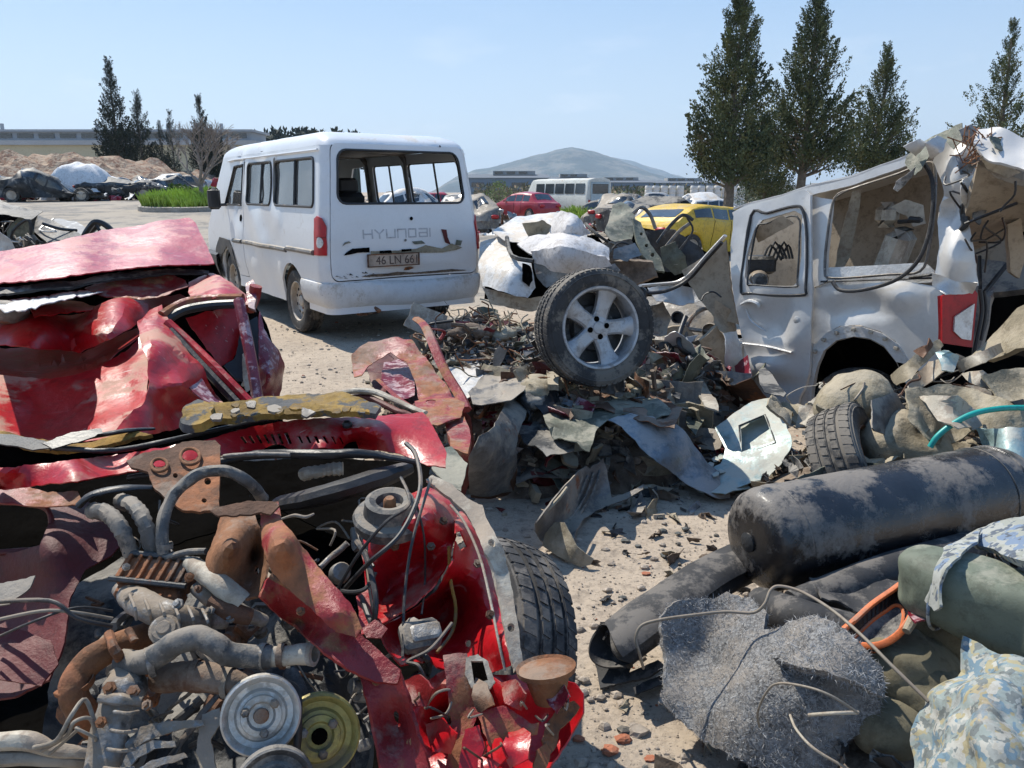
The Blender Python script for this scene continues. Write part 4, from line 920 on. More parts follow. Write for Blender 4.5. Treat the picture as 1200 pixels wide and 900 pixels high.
# ------------------------------------------------------------ cars further off
def car(name, pos, yaw, lab, pm, L=4.2, Wd=.84, H=1.42, kind='hatch', crush=0, seed=0, group=None, glassm=None, wheels=True, sink=0, cat='car'):
    r = thing(name, pos, lab, cat, group, rz=yaw); glassm = glassm or m_glassd
    if kind == 'hatch': top = [(0, .62, .62), (.03, .9, .9), (.08, .95, .96), (.12, .96, 1.08), (.20, .97, H-.05), (.34, .97, H), (.50, .96, H+.0), (.60, .95, H-.06), (.78, .93, .97), (.82, .92, .93), (.93, .80, .80), (.985, .66, .66), (1, .45, .45)]
    elif kind == 'estate': top = [(0, .6, .6), (.015, .9, .9), (.03, .95, 1.02), (.09, .96, H-.05), (.2, .97, H), (.50, .96, H+.0), (.60, .95, H-.06), (.77, .93, .97), (.82, .92, .93), (.93, .80, .80), (.985, .66, .66), (1, .45, .45)]
    else: top = [(0, .60, .60), (.02, .9, .9), (.10, .94, .94), (.17, .95, .97), (.28, .96, H-.05), (.38, .97, H), (.52, .96, H), (.60, .95, H-.06), (.74, .93, .97), (.78, .92, .93), (.93, .80, .80), (.985, .66, .66), (1, .45, .45)]
    def tp(u, k):
        for a, b in zip(top, top[1:]):
            if a[0] <= u <= b[0]: t = (u-a[0])/(b[0]-a[0]); return a[k]+(b[k]-a[k])*t
        return top[-1][k]
    us = sorted(set([i/44 for i in range(45)]+[t[0] for t in top])); rax, fax = .19, .80
    def pt(u, v):
        x = (u-.0)*L-.19*L; zb, zt = tp(u, 1), tp(u, 2); pl = 1-.16*abs(2*u-1)**5; W_ = Wd*pl
        da = min(abs(u-rax), abs(u-fax))*L; sill = .22 if da > .36 else .30+sqrt(max(0, .36**2-da**2))*.95
        g = zt-zb
        P = [(W_*.93, sill), (W_*.98, max(sill+.02, .38)), (W_, max(sill+.05, .62)), (W_*.985, zb-.03), (W_*.96, zb), (W_*(.96-.20*min(1, g/.45)), zb+g*.86), (W_*(.90-.26*min(1, g/.45)), zb+g*.97), (W_*.4, zt+.012), (0, zt+.02)]
        f = min(7.999, max(0, v)); i = int(f); t = f-i; y = P[i][0]+(P[i+1][0]-P[i][0])*t; z = P[i][1]+(P[i+1][1]-P[i][1])*t
        return x, y, z
    def fin(p):
        if crush:
            q = p*1.3+V((seed, 0, 0)); z = p.z; k = crush*ss(.25, 1.0, z)
            p = p+V((.14*noise.noise(q+V((5, 0, 0)))*crush*2, .16*noise.noise(q+V((0, 7, 0)))*crush*2, -.45*k*ss(-.35, .45, noise.noise(p*.7+V((seed*3, 1, 2)))+.1)+.12*crease(p*1.6, seed)*k))
        return V((p.x, p.y, max(.03, p.z-sink)))
    vs_ = [0, .5, 1, 1.5, 2, 2.5, 3, 3.5, 4, 4.33, 4.66, 5, 6, 7, 8]; full = [(v, 1) for v in vs_]+[(v, -1) for v in reversed(vs_[:-1])]
    def G(a, b, j0, j1, off=0, sub=None):
        return [[fin(V((pt(u, v)[0], s_*pt(u, v)[1]+s_*off, pt(u, v)[2]))) for (v, s_) in full[j0:j1]] for u in us if a-1e-6 <= u <= b+1e-6]
    b = MB(); allG = [[fin(V((pt(u, v)[0], s_*pt(u, v)[1], pt(u, v)[2]))) for (v, s_) in full] for u in us]
    b.grid(allG)
    for row in (allG[0], allG[-1]):
        n = len(row); b.add(row, [tuple(range(n))])
    b.build('body', pm, r, world=False, smooth=45)
    # side windows, lying 4 mm proud of the shell
    def win(a, b_, v0, v1, s_, nm='side_window'):
        m_ = MB(); gg = []
        for i in range(9):
            u = a+(b_-a)*i/8; gg.append([fin(V((pt(u, v0+(v1-v0)*k/4)[0], s_*(pt(u, v0+(v1-v0)*k/4)[1]+.006), pt(u, v0+(v1-v0)*k/4)[2]))) for k in range(5)])
        m_.grid(gg); m_.build(nm, glassm, r, world=False)
    ws = {'hatch': ((.20, .33), (.345, .48), (.495, .66)), 'estate': ((.08, .24), (.26, .44), (.46, .66)), 'sedan': ((.29, .41), (.43, .50), (.515, .66))}[kind]
    for s_ in (1, -1):
        for (a, c) in ws: win(a, c, 4.12, 4.88, s_)
    def band(a, c, nm):
        m_ = MB(); gg = []
        for i in range(7):
            u = a+(c-a)*i/6; row = []
            for k in range(-6, 7):
                v = 6.4 if abs(k) == 6 else 7+(1-abs(k)/6); v = 8-abs(k)/6*1.55; x, y, z = pt(u, v); row.append(fin(V((x, y*(1 if k >= 0 else -1), z)))+V((-.004 if c < .4 else .004, 0, .007)))
            gg.append(row)
        m_.grid(gg); m_.build(nm, glassm, r, world=False)
    band(.625, .765, 'windscreen'); band({'hatch': .115, 'estate': .032, 'sedan': .19}[kind], {'hatch': .185, 'estate': .082, 'sedan': .27}[kind], 'rear_window')
    for s_ in (1, -1):
        for (u, nm, mm) in ((0.003, 'tail_lamp', m_tail), (.985, 'headlight', m_clear)):
            x, y, z = pt(u, 3); m_ = MB(); m_.box(fin(V((x, s_*Wd*.66, .76))), (.10, .28, .14), bev=.03); m_.build(nm, mm, r, world=False)
        for u in (.345, .50):
            m_ = MB(); m_.tube([fin(V((pt(u, v)[0], s_*(pt(u, v)[1]+.001), pt(u, v)[2]))) for v in (1, 1.5, 2, 3, 4)], .007, 4); m_.build('door_gap', m_dark, r, world=False)
        m_ = MB(); x, y, z = pt(.66, 4); m_.box(fin(V((x, s_*(y+.08), z+.06))), (.1, .16, .11), bev=.03); m_.build('mirror', pm, r, world=False)
    if wheels:
        for u in (rax, fax):
            for s_ in (1, -1):
                M = mat4(((u-.19)*L, s_*(Wd-.12), .30-sink*.5), (0, s_, 0)); m_ = MB(); m_.lathe([(.18, .0), (.2, .09), (.29, .09), (.30, .06), (.30, -.08), (.2, -.09)], 24, M); wh = m_.build('wheel', m_tyre, r, world=False)
                m_ = MB(); m_.lathe([(.19, .08), (.16, .05), (.08, .06), (.05, .08), (0, .08)], 16, M); m_.build('rim', m_steel, wh, world=False)
    return r
def gz(px, Y): x = AY(px, 225, Y).x; return V((x, Y, hterr(x, Y)))
# red hatchback, yellow car, minibus
car('hatchback', gz(634, 41), radians(128), 'red hatchback with missing rear door, between the van and the minibus', m_redc, 4.1, H=1.45, kind='hatch', crush=.12, seed=3)
car('yellow_car', gz(782, 17.5), radians(36), 'crushed yellow car with dark side windows behind the twisted grey wreck', m_yel, 4.0, H=1.28, kind='hatch', crush=.22, seed=8, sink=.1)
def minibus():
    Y = 50; p = gz(703, Y); L = 6.6; Wd = 1.0; r = thing('minibus', p, 'old pale minibus with a light blue rear door behind the grass strip', 'minibus', rz=radians(124))
    # local x forward; rear at x=0, right side y=-Wd
    b = MB(); zt = 2.28
    prof = [(Wd*.96, .35), (Wd, .6), (Wd, 1.2), (Wd*.97, 1.3), (Wd*.92, 2.0), (Wd*.84, 2.18), (Wd*.5, zt-.02), (0, zt)]; full = prof+[(-a, z) for a, z in reversed(prof[:-1])]
    xs = [0, .05, .2, 1, 2, 3, 4, 5, 5.9, 6.3, 6.6]
    def sh(x, y, z):
        k = (1-.04*(x < .03)); xx = x-(.6*max(0, (z-1.2))*(x > 5.8)*((x-5.8)/.8)); return V((xx, y*k, z*(1-.0*(x))+.02*noise.noise(V((x, y, z)))))
    G = [[sh(x, y, z) for (y, z) in full] for x in xs]; b.grid(G); b.add(G[0], [tuple(range(len(full)))]); b.add(G[-1], [tuple(range(len(full)))]); b.build('body', m_min, r, world=False, smooth=40)
    for s_ in (1, -1):
        for k in range(5):
            x = .35+k*1.06; q = MB(); q.prism([(x, s_*Wd*.985, 1.32), (x+.9, s_*Wd*.985, 1.32), (x+.9, s_*Wd*.925, 1.95), (x, s_*Wd*.925, 1.95)], (0, s_*.02, 0)); q.build('side_window', m_glassd, r, world=False)
        for x in (1.2, 5.0): M = mat4((x, s_*(Wd-.12), .36), (0, s_, 0)); q = MB(); q.lathe([(.0, .05), (.22, .05), (.24, .11), (.35, .11), (.36, .07), (.36, -.1), (.2, -.1)], 24, M); q.build('wheel', m_tyre, r, world=False)
    q = MB(); q.box((-.03, 0, 1.2), (.05, 1.5, 1.62), bev=.02); d = q.build('rear_door', m_minb, r, world=False)
    q = MB(); q.box((-.06, 0, 1.62), (.04, 1.3, .58), bev=.02); q.build('pane', m_glassd, d, world=False)
    for s_ in (1, -1): q = MB(); q.box((-.04, s_*.87, .8), (.06, .14, .3), bev=.02); q.build('tail_lamp', m_tail, r, world=False)
    q = MB(); q.box((-.08, 0, .42), (.14, 1.9, .2), bev=.03); q.build('bumper', m_sooty, r, world=False)
minibus()
car('wrecked_car', gz(612, 52), radians(40), 'dull grey wreck half hidden between the red hatchback and the minibus', m_grey, 4.2, crush=.5, seed=2, kind='sedan')
# rows of wrecks at the back
rows = [(18, 33.5, 20, m_sooty, 1.15, 'black burnt wreck at the far left in front of the earth mound', 'sedan'), (-40, 36, 80, m_sooty, 1.2, 'burnt wreck partly cut by the left edge of the picture', 'hatch'),
        (148, 37, 150, m_whitew, .95, 'crushed white car among the back left wrecks', 'sedan'), (172, 40, 60, m_sooty, 1.0, 'dark wreck with a raised bonnet behind the white wrecks', 'hatch'),
        (196, 44, 100, m_bluegrey, .9, 'blue grey wreck behind the grass island', 'sedan'), (232, 46, 200, m_grey, .6, 'flattened grey wreck right of the bare tree', 'hatch'),
        (262, 50, 20, m_redc, .5, 'small red wreck far behind the van mirror', 'hatch'), (300, 55, 120, m_whitew, .5, 'white wreck far behind the side of the van', 'sedan')]
for px, Y, yw, mt, cr, lab, kd in rows:
    car('wrecked_car', gz(px, Y), radians(yw), lab, mt, 4.2, crush=cr, seed=px, kind=kd, sink=.05, cat='wrecked car', group='wrecked cars at the back of the yard')
rows = [(440, 30, 30, m_whitew, .9, 'white wreck seen through the left panes of the van', 'sedan'), (470, 38, 100, m_sooty, .7, 'burnt wreck seen through the middle of the van', 'hatch'), (505, 30, 160, m_whitew, 1.0, 'crumpled white wreck seen through the right van panes', 'hatch'),
        (530, 36, 60, m_bluegrey, .6, 'blue grey wreck seen through the right van window', 'sedan'), (555, 28, 110, m_grey, .7, 'grey wreck just right of the van tailgate', 'hatch'), (488, 50, 20, m_redc, .4, 'red wreck at the back seen through the van', 'sedan'),
        (735, 26, 30, m_sooty, .8, 'black wreck behind the twisted grey panels', 'sedan'), (745, 34, 150, m_sooty, .6, 'dark wreck left of the yellow car', 'hatch'), (770, 42, 80, m_bluegrey, .5, 'blue grey wreck in front of the left white drums', 'sedan'),
        (810, 40, 10, m_whitew, .6, 'white wreck behind the roof of the yellow car', 'hatch'), (716, 30, 60, m_grey, .9, 'torn grey wreck right of the grass strip', 'hatch')]
for px, Y, yw, mt, cr, lab, kd in rows:
    car('wrecked_car', gz(px, Y), radians(yw), lab, mt, 4.2, crush=cr, seed=px, kind=kd, sink=.05, cat='wrecked car', group='wrecked cars at the back of the yard')
# white sheet thrown over a wreck
def cover():
    c = gz(97, 36.5); G = []
    for i in range(26):
        row = []
        for j in range(26):
            u = i/25*2-1; v = j/25*2-1; q = max(abs(u), abs(v)); h = 1.62*(1-q**3.2)+.12*noise.noise(V((u*3, v*3, 2)))+.05*crease(V((u*2.4, v*2.4, 0)), 2); row.append(c+V((u*1.35+.5*(1-q)*.3, v*1.2, max(.35*(1 if i > 17 else 0)+.02, h))))
        G.append(row)
    b = MB(); b.grid(G, .01); b.top('dust_sheet', m_cov, 'white sheet draped over a wreck at the back left', 'sheet')
    car('wrecked_car', c+V((.8, -.3, 0)), radians(10), 'wreck with a bare dark front under the white sheet', m_sooty, 3.6, H=1.1, crush=.6, seed=41, group='wrecked cars at the back of the yard', cat='wrecked car')
cover()
# loose scrap between the far wrecks
def far_scrap():
    rr = random.Random(12); mats = [m_sooty, m_grey, m_whitew, m_rust, m_bluegrey, m_redc]
    MBs = [MB() for _ in mats]
    def add(x, y, z, s, k):
        n = V((rr.gauss(0, 1), rr.gauss(0, 1), rr.gauss(0, 1))).normalized(); B = basis(n); c = V((x, y, z))
        G = [[c+B @ V((s*(i-1.5)*rr.uniform(.5, .9), s*(j-1)*rr.uniform(.5, .9), s*rr.uniform(-.4, .4))) for j in range(3)] for i in range(4)]
        MBs[k].grid(G, .01)
    for i in range(1900):
        px = rr.choice((rr.uniform(-60, 265), rr.uniform(-60, 265), rr.uniform(420, 600), rr.uniform(690, 830))); Y = rr.uniform(34, 52) if px < 270 else rr.uniform(26, 50)
        if 600 < px and Y > 44: continue
        if 130 < px < 265 and Y < 34: Y += 8
        p = gz(px, Y); k = rr.choice((0, 0, 1, 1, 2, 2, 3, 4, 5)); h = (.15+.75*max(0, noise.noise(V((p.x*.35, p.y*.35, 0)))+.25)); add(p.x, p.y, p.z+h*rr.random()*1.2, rr.uniform(.08, .3), k)
    for k, nm in enumerate(('black', 'grey', 'white', 'rusty', 'blue grey', 'red')):
        prop(MBs[k].build('scrap_litter', mats[k], smooth=0), 'heaps of loose %s scrap between the far wrecks' % nm, 'scrap', kind='stuff')
far_scrap()
# ------------------------------------------------------------ silver minivan wreck at the right
def silver():
    yw = radians(-35); f = V((sin(yw), cos(yw), 0)); nrm = V((-f.y, f.x, 0)); Rp = V((2.24, 4.1, 0))   # nrm points out of the left side, towards the camera
    root = thing('wrecked_minivan', (2.45, 5.1, 0), 'torn open silver minivan with a red tail lamp and no glass', 'wrecked minivan')
    def SP(px, py, off=0, lean=True):
        d = ray(px, py); o = V((0, 0, H)); n = V(nrm)
        k = (Rp+n*off-o).dot(n)/d.dot(n); p = o+d*k
        if lean and p.z > .9: p = p-n*.18*(p.z-.9)
        return p
    def sidep(name, outer, holes=(), off=0, step=7, thick=.012, amp=.006, freq=5, seed=0, m=None, par=root, bul=None, rag=.4, label=None):
        def fn(u, v):
            p = SP(u, v, off)
            if bul:
                for (cx, cy, rx, ry, h) in bul:
                    e = ((u-cx)/rx)**2+((v-cy)/ry)**2
                    if e < 1: p = p+nrm*h*(1-e)**1.5
            return p
        b = MB(); b.add(*panel(outer, holes, step, fn, thick, rag, amp, freq, seed, flip=True)); return b.build(name, m or m_silver, par, label=label)
    # rear door (window hole, handle)
    dwin = [(878, 268), (886, 258), (922, 247), (931, 252), (936, 300), (935, 330), (928, 337), (880, 334), (873, 325), (872, 300)]
    door = [(852, 249), (868, 243), (905, 231), (931, 222), (938, 228), (946, 290), (951, 338), (950, 400), (947, 440), (936, 466), (934, 478), (884, 466), (868, 455), (872, 410), (866, 380), (858, 338), (852, 290)]
    d = sidep('rear_door', door, [dwin],   .05, 5, .02, .017, 6, 3, bul=[(905, 375, 45, 30, -.03), (935, 385, 20, 35, .02), (895, 430, 40, 14, .025), (915, 452, 45, 12, -.02)])
    for q, r_, m_, off in (([(872, 253), (868, 335), (880, 344), (938, 346), (944, 335), (940, 280), (932, 247), (920, 242), (890, 250)], .009, m_black, .056),
                           ([(880, 270), (876, 328), (884, 334), (930, 336), (934, 328), (932, 285), (926, 254), (892, 262)], .006, m_sooty, .056)):
        P = [SP(a, b, off) for a, b in q]; b = MB(); b.tube(P+P[:2], r_, 6, cap=False, smooth=4); b.build('window_seal', m_, d)
    b = MB(); P = [SP(a, c, .075) for a, c in ((868, 357), (878, 353), (888, 356), (889, 361))]; b.tube(P, [.008, .014, .014, .008], 8, smooth=3); b.build('door_handle', m_silver2, d)
    b = MB(); P = [SP(a, c, .055) for a, c in ((874, 362), (880, 375), (888, 382), (898, 388))]; b.tube(P, [.004, .011, .013, .004], 6, smooth=3, sq=.5); b.build('dent_crease', m_silver2, d)
    b = MB(); M = mat4(SP(934, 375, .058), nrm); b.lathe([(.022, 0), (.024, .003), (.02, .005), (0, .006)], 20, M); b.build('fuel_flap_mark', m_silver2, d)
    b = MB(); b.tube([SP(868, 402, .07), SP(900, 406, .075), SP(928, 413, .07)], [.012, .014, .012], 8, smooth=3, sq=.6); b.build('door_moulding', m_silver2, d)
    # torn grey trim of the door inner rim, window bag
    b = MB(); piece(b, [(884, 268), (918, 252), (930, 262), (905, 276), (888, 284)], [(884, 268, 'y', 5.1), (918, 252, 'y', 4.9), (930, 262, 'y', 4.85), (905, 276, 'y', 5.0), (888, 284, 'y', 5.15)], amp=.012, seed=2); b.build('torn_headliner', m_beige, root)
    # quarter panel with wheel arch
    quarter = [(951, 338), (980, 335), (1030, 331), (1060, 330), (1096, 336), (1104, 345), (1102, 403), (1100, 425), (1085, 440), (1062, 425), (1050, 400), (1032, 388), (1008, 381), (985, 382), (966, 391), (953, 408), (945, 435), (938, 470), (947, 440), (950, 400)]
    sidep('quarter_panel', quarter, [], 0, 5, .012, .014, 5, 7, bul=[(1010, 360, 60, 20, -.025), (1055, 350, 30, 22, .02), (985, 355, 25, 20, .02)])
    ar = [(940, 486), (936, 466), (944, 432), (953, 406), (968, 390), (987, 382), (1010, 383), (1034, 391), (1052, 404), (1066, 428), (1050, 424), (1036, 406), (1020, 397), (1000, 394), (980, 399), (965, 411), (957, 430), (952, 455), (950, 480)]
    sidep('wheel_arch_lip', ar, [], .015, 5, .03, .004, 9, 4, m=m_silver2)
    b = MB()
    for a, c in ((965, 398), (980, 390), (1000, 386), (1020, 389), (1037, 397), (1050, 408), (955, 412)): b.box(SP(a, c, .024), (.022, .02, .018), basis(nrm), bev=.003)
    b.build('arch_clip', m_ivory, root)
    # arch hollow
    b = MB(); P = [(950, 482), (951, 455), (957, 430), (966, 412), (981, 400), (1000, 395), (1020, 398), (1036, 407), (1050, 424), (1062, 450)]
    b.grid([[SP(a, c, .0-.32*k/3, False) for k in range(4)] for a, c in P], .004); b.build('arch_liner', m_beiged, root)
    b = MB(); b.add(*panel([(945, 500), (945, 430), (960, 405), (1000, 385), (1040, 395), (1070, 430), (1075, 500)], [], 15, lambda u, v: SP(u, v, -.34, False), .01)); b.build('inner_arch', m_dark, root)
    c = SP(1006, 483, -.15, False); make_wheel(root, V((c.x-2.45, c.y-5.1, c.z)), nrm*1.0+V((0, 0, .12)), .275, .19, "steel", spin=.3)
    # C pillar, peeled outwards
    pil = [(1084, 170), (1092, 164), (1108, 163), (1125, 176), (1136, 195), (1131, 225), (1122, 245), (1132, 275), (1140, 310), (1144, 335), (1122, 340), (1100, 341), (1094, 320), (1097, 290), (1091, 260), (1095, 230), (1086, 205), (1078, 188)]
    sidep('rear_pillar', pil, [], .03, 6, .012, .022, 4, 21, m=m_silver, bul=[(1112, 205, 22, 40, .06), (1118, 300, 20, 40, .05), (1104, 245, 10, 20, -.05)], rag=.8)
    b = MB(); b.tube([SP(a, c, .06) for a, c in ((1136, 196), (1130, 222), (1121, 243), (1124, 262), (1118, 270))], [.01, .02, .022, .02, .01], 6, smooth=4); b.build('torn_edge', m_sooty, root)
    win = MB(); q = [(968, 232), (985, 222), (1040, 203), (1070, 190), (1082, 196), (1086, 240), (1084, 290), (1076, 318), (1040, 322), (975, 326), (965, 315), (964, 270)]
    P = [SP(a, c, .0) for a, c in q]; win.tube(P+P[:2], .011, 6, cap=False, smooth=4, sq=.6); win.build('rear_side_window_frame', m_grey, root)
    b = MB(); b.tube([SP(a, c, .05) for a, c in ((1068, 190), (1080, 210), (1084, 245), (1080, 285), (1068, 312), (1045, 330), (1010, 340), (985, 340), (975, 330))], .011, 8, smooth=6); b.build('loose_window_seal', m_rubber, root)
    sidep('pillar', [(940, 228), (952, 232), (966, 234), (966, 300), (968, 330), (952, 338), (948, 290)], [], -.01, 6, .02, .004, seed=5)
    sidep('belt_rail', [(966, 314), (1080, 308), (1092, 318), (1092, 331), (952, 338), (955, 328)], [], -.03, 6, .02, .005, seed=6, m=m_silver2)
    b = MB(); b.tube([SP(962, 330, .004), SP(1090, 326, .004)], .006, 6); b.tube([SP(1064, 325, .01), SP(1092, 322, .01)], .009, 6); b.build('belt_slot', m_black, root)
    sidep('roof_rail', [(850, 249), (868, 238), (905, 228), (938, 216), (985, 205), (1040, 184), (1074, 168), (1078, 178), (1040, 197), (985, 217), (950, 226), (938, 230), (905, 238), (872, 247), (853, 256)], [], .01, 6, .02, .006, seed=9, m=m_silver)
    # roof skin falling away behind the rail
    Rr = [(851, 249), (868, 241), (905, 231), (940, 219), (985, 206), (1040, 186), (1074, 170)]
    G = []
    for a, c in Rr:
        p = SP(a, c, .01); G.append([p-nrm*(k*.24)+V((0, 0, (.05*sin(pi*k/6) if k else 0)-.10*ss(1.2, .2, (Rp-p).length if 0 else 1)*0+.02*noise.noise(p*3+V((k, 0, 0))))) for k in range(7)])
    G2 = []
    for i in range(len(G)-1):
        for t in range(5): G2.append([G[i][j].lerp(G[i+1][j], t/5) for j in range(7)])
    G2.append(G[-1]); b = MB(); b.grid([[p+V((0, 0, .012*crease(p*5, 4))) for p in r] for r in G2], .01); b.build('roof', m_silver, root)
    # folded dark roof flap standing up between roof and tailgate
    b = MB(); piece(b, [(1076, 170), (1095, 158), (1118, 147), (1127, 144), (1130, 160), (1118, 175), (1106, 165), (1092, 178), (1080, 200), (1072, 205), (1060, 192), (1062, 185)], [(1060, 190, 'y', 4.35), (1127, 144, 'y', 4.1), (1118, 175, 'y', 4.05), (1080, 200, 'y', 4.2)], amp=.02, seed=5); b.build('torn_roof_flap', m_olive, root)
    b = MB(); piece(b, [(1062, 205), (1073, 195), (1071, 204), (1052, 225), (1047, 222), (1050, 212)], ('y', 4.2), amp=.006, seed=3); b.build('bent_bracket', m_alu, root)
    # far side wall, floor and interior
    def inn(name, P, m_, off, **k): return sidep(name, P, k.pop('holes', []), off, k.pop('step', 12), .015, k.pop('amp', .01), 4, k.pop('seed', 3), m=m_, rag=0, **k)
    inn('inner_trim', [(866, 262), (940, 232), (1100, 180), (1190, 200), (1190, 345), (1100, 345), (1000, 345), (872, 345)], m_beiged, -1.0)
    b = MB(); 
    for (a, c, hgt, dz) in ((1046, 296, 0, 0),):
        q = SP(a, c, -.42, False); b.box(q+V((0, 0, -.06)), (.42, .13, .42), M4.Rotation(yw+pi/2, 3, 'Z') @ M4.Rotation(.25, 3, 'X'), bev=.05)
    b.build('seat_backrest', m_ivory, root); hr = MB(); q = SP(1040, 285, -.42, False); hr.box(q+V((-.02, 0, .17)), (.24, .11, .15), M4.Rotation(yw+pi/2, 3, 'Z'), bev=.045); hr.build('headrest', m_ivory, root)  # light on the seat painted in: ivory, paler than the beige trim
    b = MB(); piece(b, [(998, 225), (1010, 219), (1006, 250), (996, 300), (986, 318), (978, 318), (984, 280)], ('y', 5.0), amp=.004, seed=4); b.build('pillar_trim', m_ivory, root)
    b = MB(); piece(b, [(1042, 243), (1060, 234), (1082, 240), (1085, 262), (1070, 266), (1062, 252), (1045, 246)], ('y', 4.7), amp=.01, seed=4); b.build('loose_trim', m_ivory, root)
    b = MB(); b.tube([AY(1053, 260, 4.6), AY(1080, 258, 4.45)], .012, 8); b.tube([AY(1066, 257, 4.52), AY(1078, 258, 4.47)], .018, 8); b.build('seat_belt_anchor', m_black, root)
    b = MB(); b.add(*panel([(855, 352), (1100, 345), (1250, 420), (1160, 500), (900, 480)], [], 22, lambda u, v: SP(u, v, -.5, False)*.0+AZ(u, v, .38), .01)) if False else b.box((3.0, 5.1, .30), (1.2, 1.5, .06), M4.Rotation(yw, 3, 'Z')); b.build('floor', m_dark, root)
    b = MB()
    piece(b, [(962, 322), (966, 255), (1000, 240), (1090, 230), (1090, 320)], ('y', 6.0), amp=.01); b.build('inner_shadow_panel', m_beiged, root)
    # alternator-like unit lying inside behind the door window
    p = AY(889, 328, 5.15); b = MB(); b.lathe([(.0, .07), (.02, .08), (.05, .08), (.055, .06), (.06, .05), (.065, 0), (.065, -.1), (.03, -.12), (0, -.12)], 18, mat4(p, (-.2, -1, .05))); a = b.build('motor_unit', m_alu, root)
    b = MB(); b.lathe([(.028, 0), (.028, .012), (0, .014)], 14, mat4(p+V((-.016, -.085, 0)), (-.2, -1, .05))); b.build('hub', m_sooty, a)
    b = MB(); b.box(p+V((.03, .12, .09)), (.2, .16, .12), bev=.02)
    for k in range(5): b.tube([p+V((.05+.03*k, .1, .12)), p+V((.1+.03*k, .12, .22+.02*(k % 2))), p+V((.17+.02*k, .1, .13))], .008, 6, smooth=3)
    b.build('engine_part', m_sooty, root)
    for i, (P, m_, Y_) in enumerate((([(1084, 168), (1100, 158), (1112, 162), (1104, 178), (1090, 186)], m_silver2, 4.0), ([(1120, 182), (1138, 172), (1148, 184), (1142, 202), (1128, 204)], m_bluegrey, 3.95), ([(1128, 210), (1142, 204), (1144, 232), (1134, 246), (1126, 232)], m_silver2, 3.98), ([(1060, 172), (1078, 162), (1086, 168), (1074, 184)], m_silver2, 4.2), ([(1092, 318), (1120, 330), (1146, 332), (1140, 344), (1108, 346), (1094, 336)], m_silver2, 3.92), ([(1160, 160), (1200, 168), (1240, 182), (1236, 196), (1196, 184), (1164, 174)], m_olive, 3.72), ([(1150, 182), (1176, 190), (1196, 202), (1180, 208), (1156, 198)], m_ivory, 3.75), ([(1140, 236), (1152, 228), (1158, 244), (1148, 262), (1140, 256)], m_sooty, 3.95))):
        b = MB(); piece(b, P, [(a, c, 'y', Y_+.05*sin(a*.3)) for a, c in P], amp=.022, freq=12, step=3.5, seed=i+30, thick=.005); b.build('torn_metal', m_, root)
    for i in range(9):
        rr2 = random.Random(i+200); x, y = rr2.uniform(1125, 1190), rr2.uniform(175, 300); P = [AY(x+rr2.uniform(-10, 10)*k, y+rr2.uniform(2, 16)*k, 3.9+.05*k) for k in range(4)]; b = MB(); b.tube(P, .005, 6, smooth=4); b.build('hanging_wire', m_black, root)
    for i, (P, m_, Y_) in enumerate((([(758, 338), (790, 332), (815, 340), (822, 352), (800, 358), (770, 352)], m_silver2, 5.5), ([(846, 392), (862, 388), (868, 420), (862, 450), (848, 440)], m_silver2, 5.0), ([(838, 352), (856, 362), (862, 392), (848, 398), (836, 378)], m_beige, 5.2), ([(760, 360), (776, 352), (786, 372), (780, 396), (764, 392)], m_grey, 5.3), ([(790, 405), (818, 398), (832, 420), (820, 438), (796, 430)], m_black, 5.2))):
        b = MB(); piece(b, P, [(a, c, 'y', Y_+.06*sin(a*.25)) for a, c in P], amp=.03, freq=9, step=3.5, seed=i+50, thick=.006); b.build('crushed_front', m_, root)
    # tail lamp
    def lampf(u, v, off=.02): return SP(1104, v, off)+V((cos(yw*.2), .10, 0)).normalized()*((u-1104)/42*.2)
    b = MB(); b.add(*panel([(1104, 347), (1110, 343), (1142, 340), (1146, 345), (1140, 408), (1104, 402)], [], 5, lampf, .06, 0, 0, flip=True)); l = b.build('tail_lamp', m_tail, root)
    b = MB(); b.add(*panel([(1120, 371), (1143, 356), (1139, 399), (1128, 397), (1119, 388)], [], 4, lambda u, v: lampf(u, v, .02)+nrm*.012+V((0, -.006, 0)), .012, 0, 0, flip=True)); b.build('reflector', m_clear, l)
    b = MB(); b.tube([lampf(1148, 340), lampf(1151, 365), lampf(1146, 395), lampf(1142, 415)], .012, 8, smooth=4); b.tube([lampf(1153, 342), lampf(1156, 365), lampf(1150, 400)], .009, 8, smooth=4); b.build('tailgate_seal', m_black, root)
    # sills, step and front remains
    b = MB(); b.tube([SP(818, 452, .03), SP(850, 462, .03), SP(905, 475, .03), SP(966, 493, .03)], [.026, .03, .03, .024], 10, smooth=4); b.build('sill', m_silver2, root)
    b = MB(); b.tube([SP(815, 458, .0), SP(966, 499, .0)], .035, 8); b.build('lower_sill', m_black, root)
    b = MB(); b.tube([SP(820, 431, .0), SP(845, 436, .0)], .016, 8); b.build('step_pad', m_black, root)
    # folded front door trim (beige card and its silver rim)
    b = MB(); piece(b, [(800, 318), (842, 290), (852, 282), (858, 338), (866, 380), (858, 378), (838, 372), (820, 350)], [(800, 318, 'y', 5.5), (852, 282, 'y', 5.35), (866, 380, 'y', 5.2), (838, 372, 'y', 5.3), (820, 350, 'y', 5.4)], amp=.006, seed=2, thick=.02); b.build('front_door_card', m_beige, root)
    b = MB(); b.tube([AY(a, c, y) for a, c, y in ((850, 276, 5.25), (828, 300, 5.35), (812, 318, 5.45), (795, 330, 5.5), (770, 333, 5.5), (750, 335, 5.4))], [.022, .024, .024, .024, .02, .024], 8, smooth=5, sq=.5); b.build('front_door_frame', m_silver2, root)
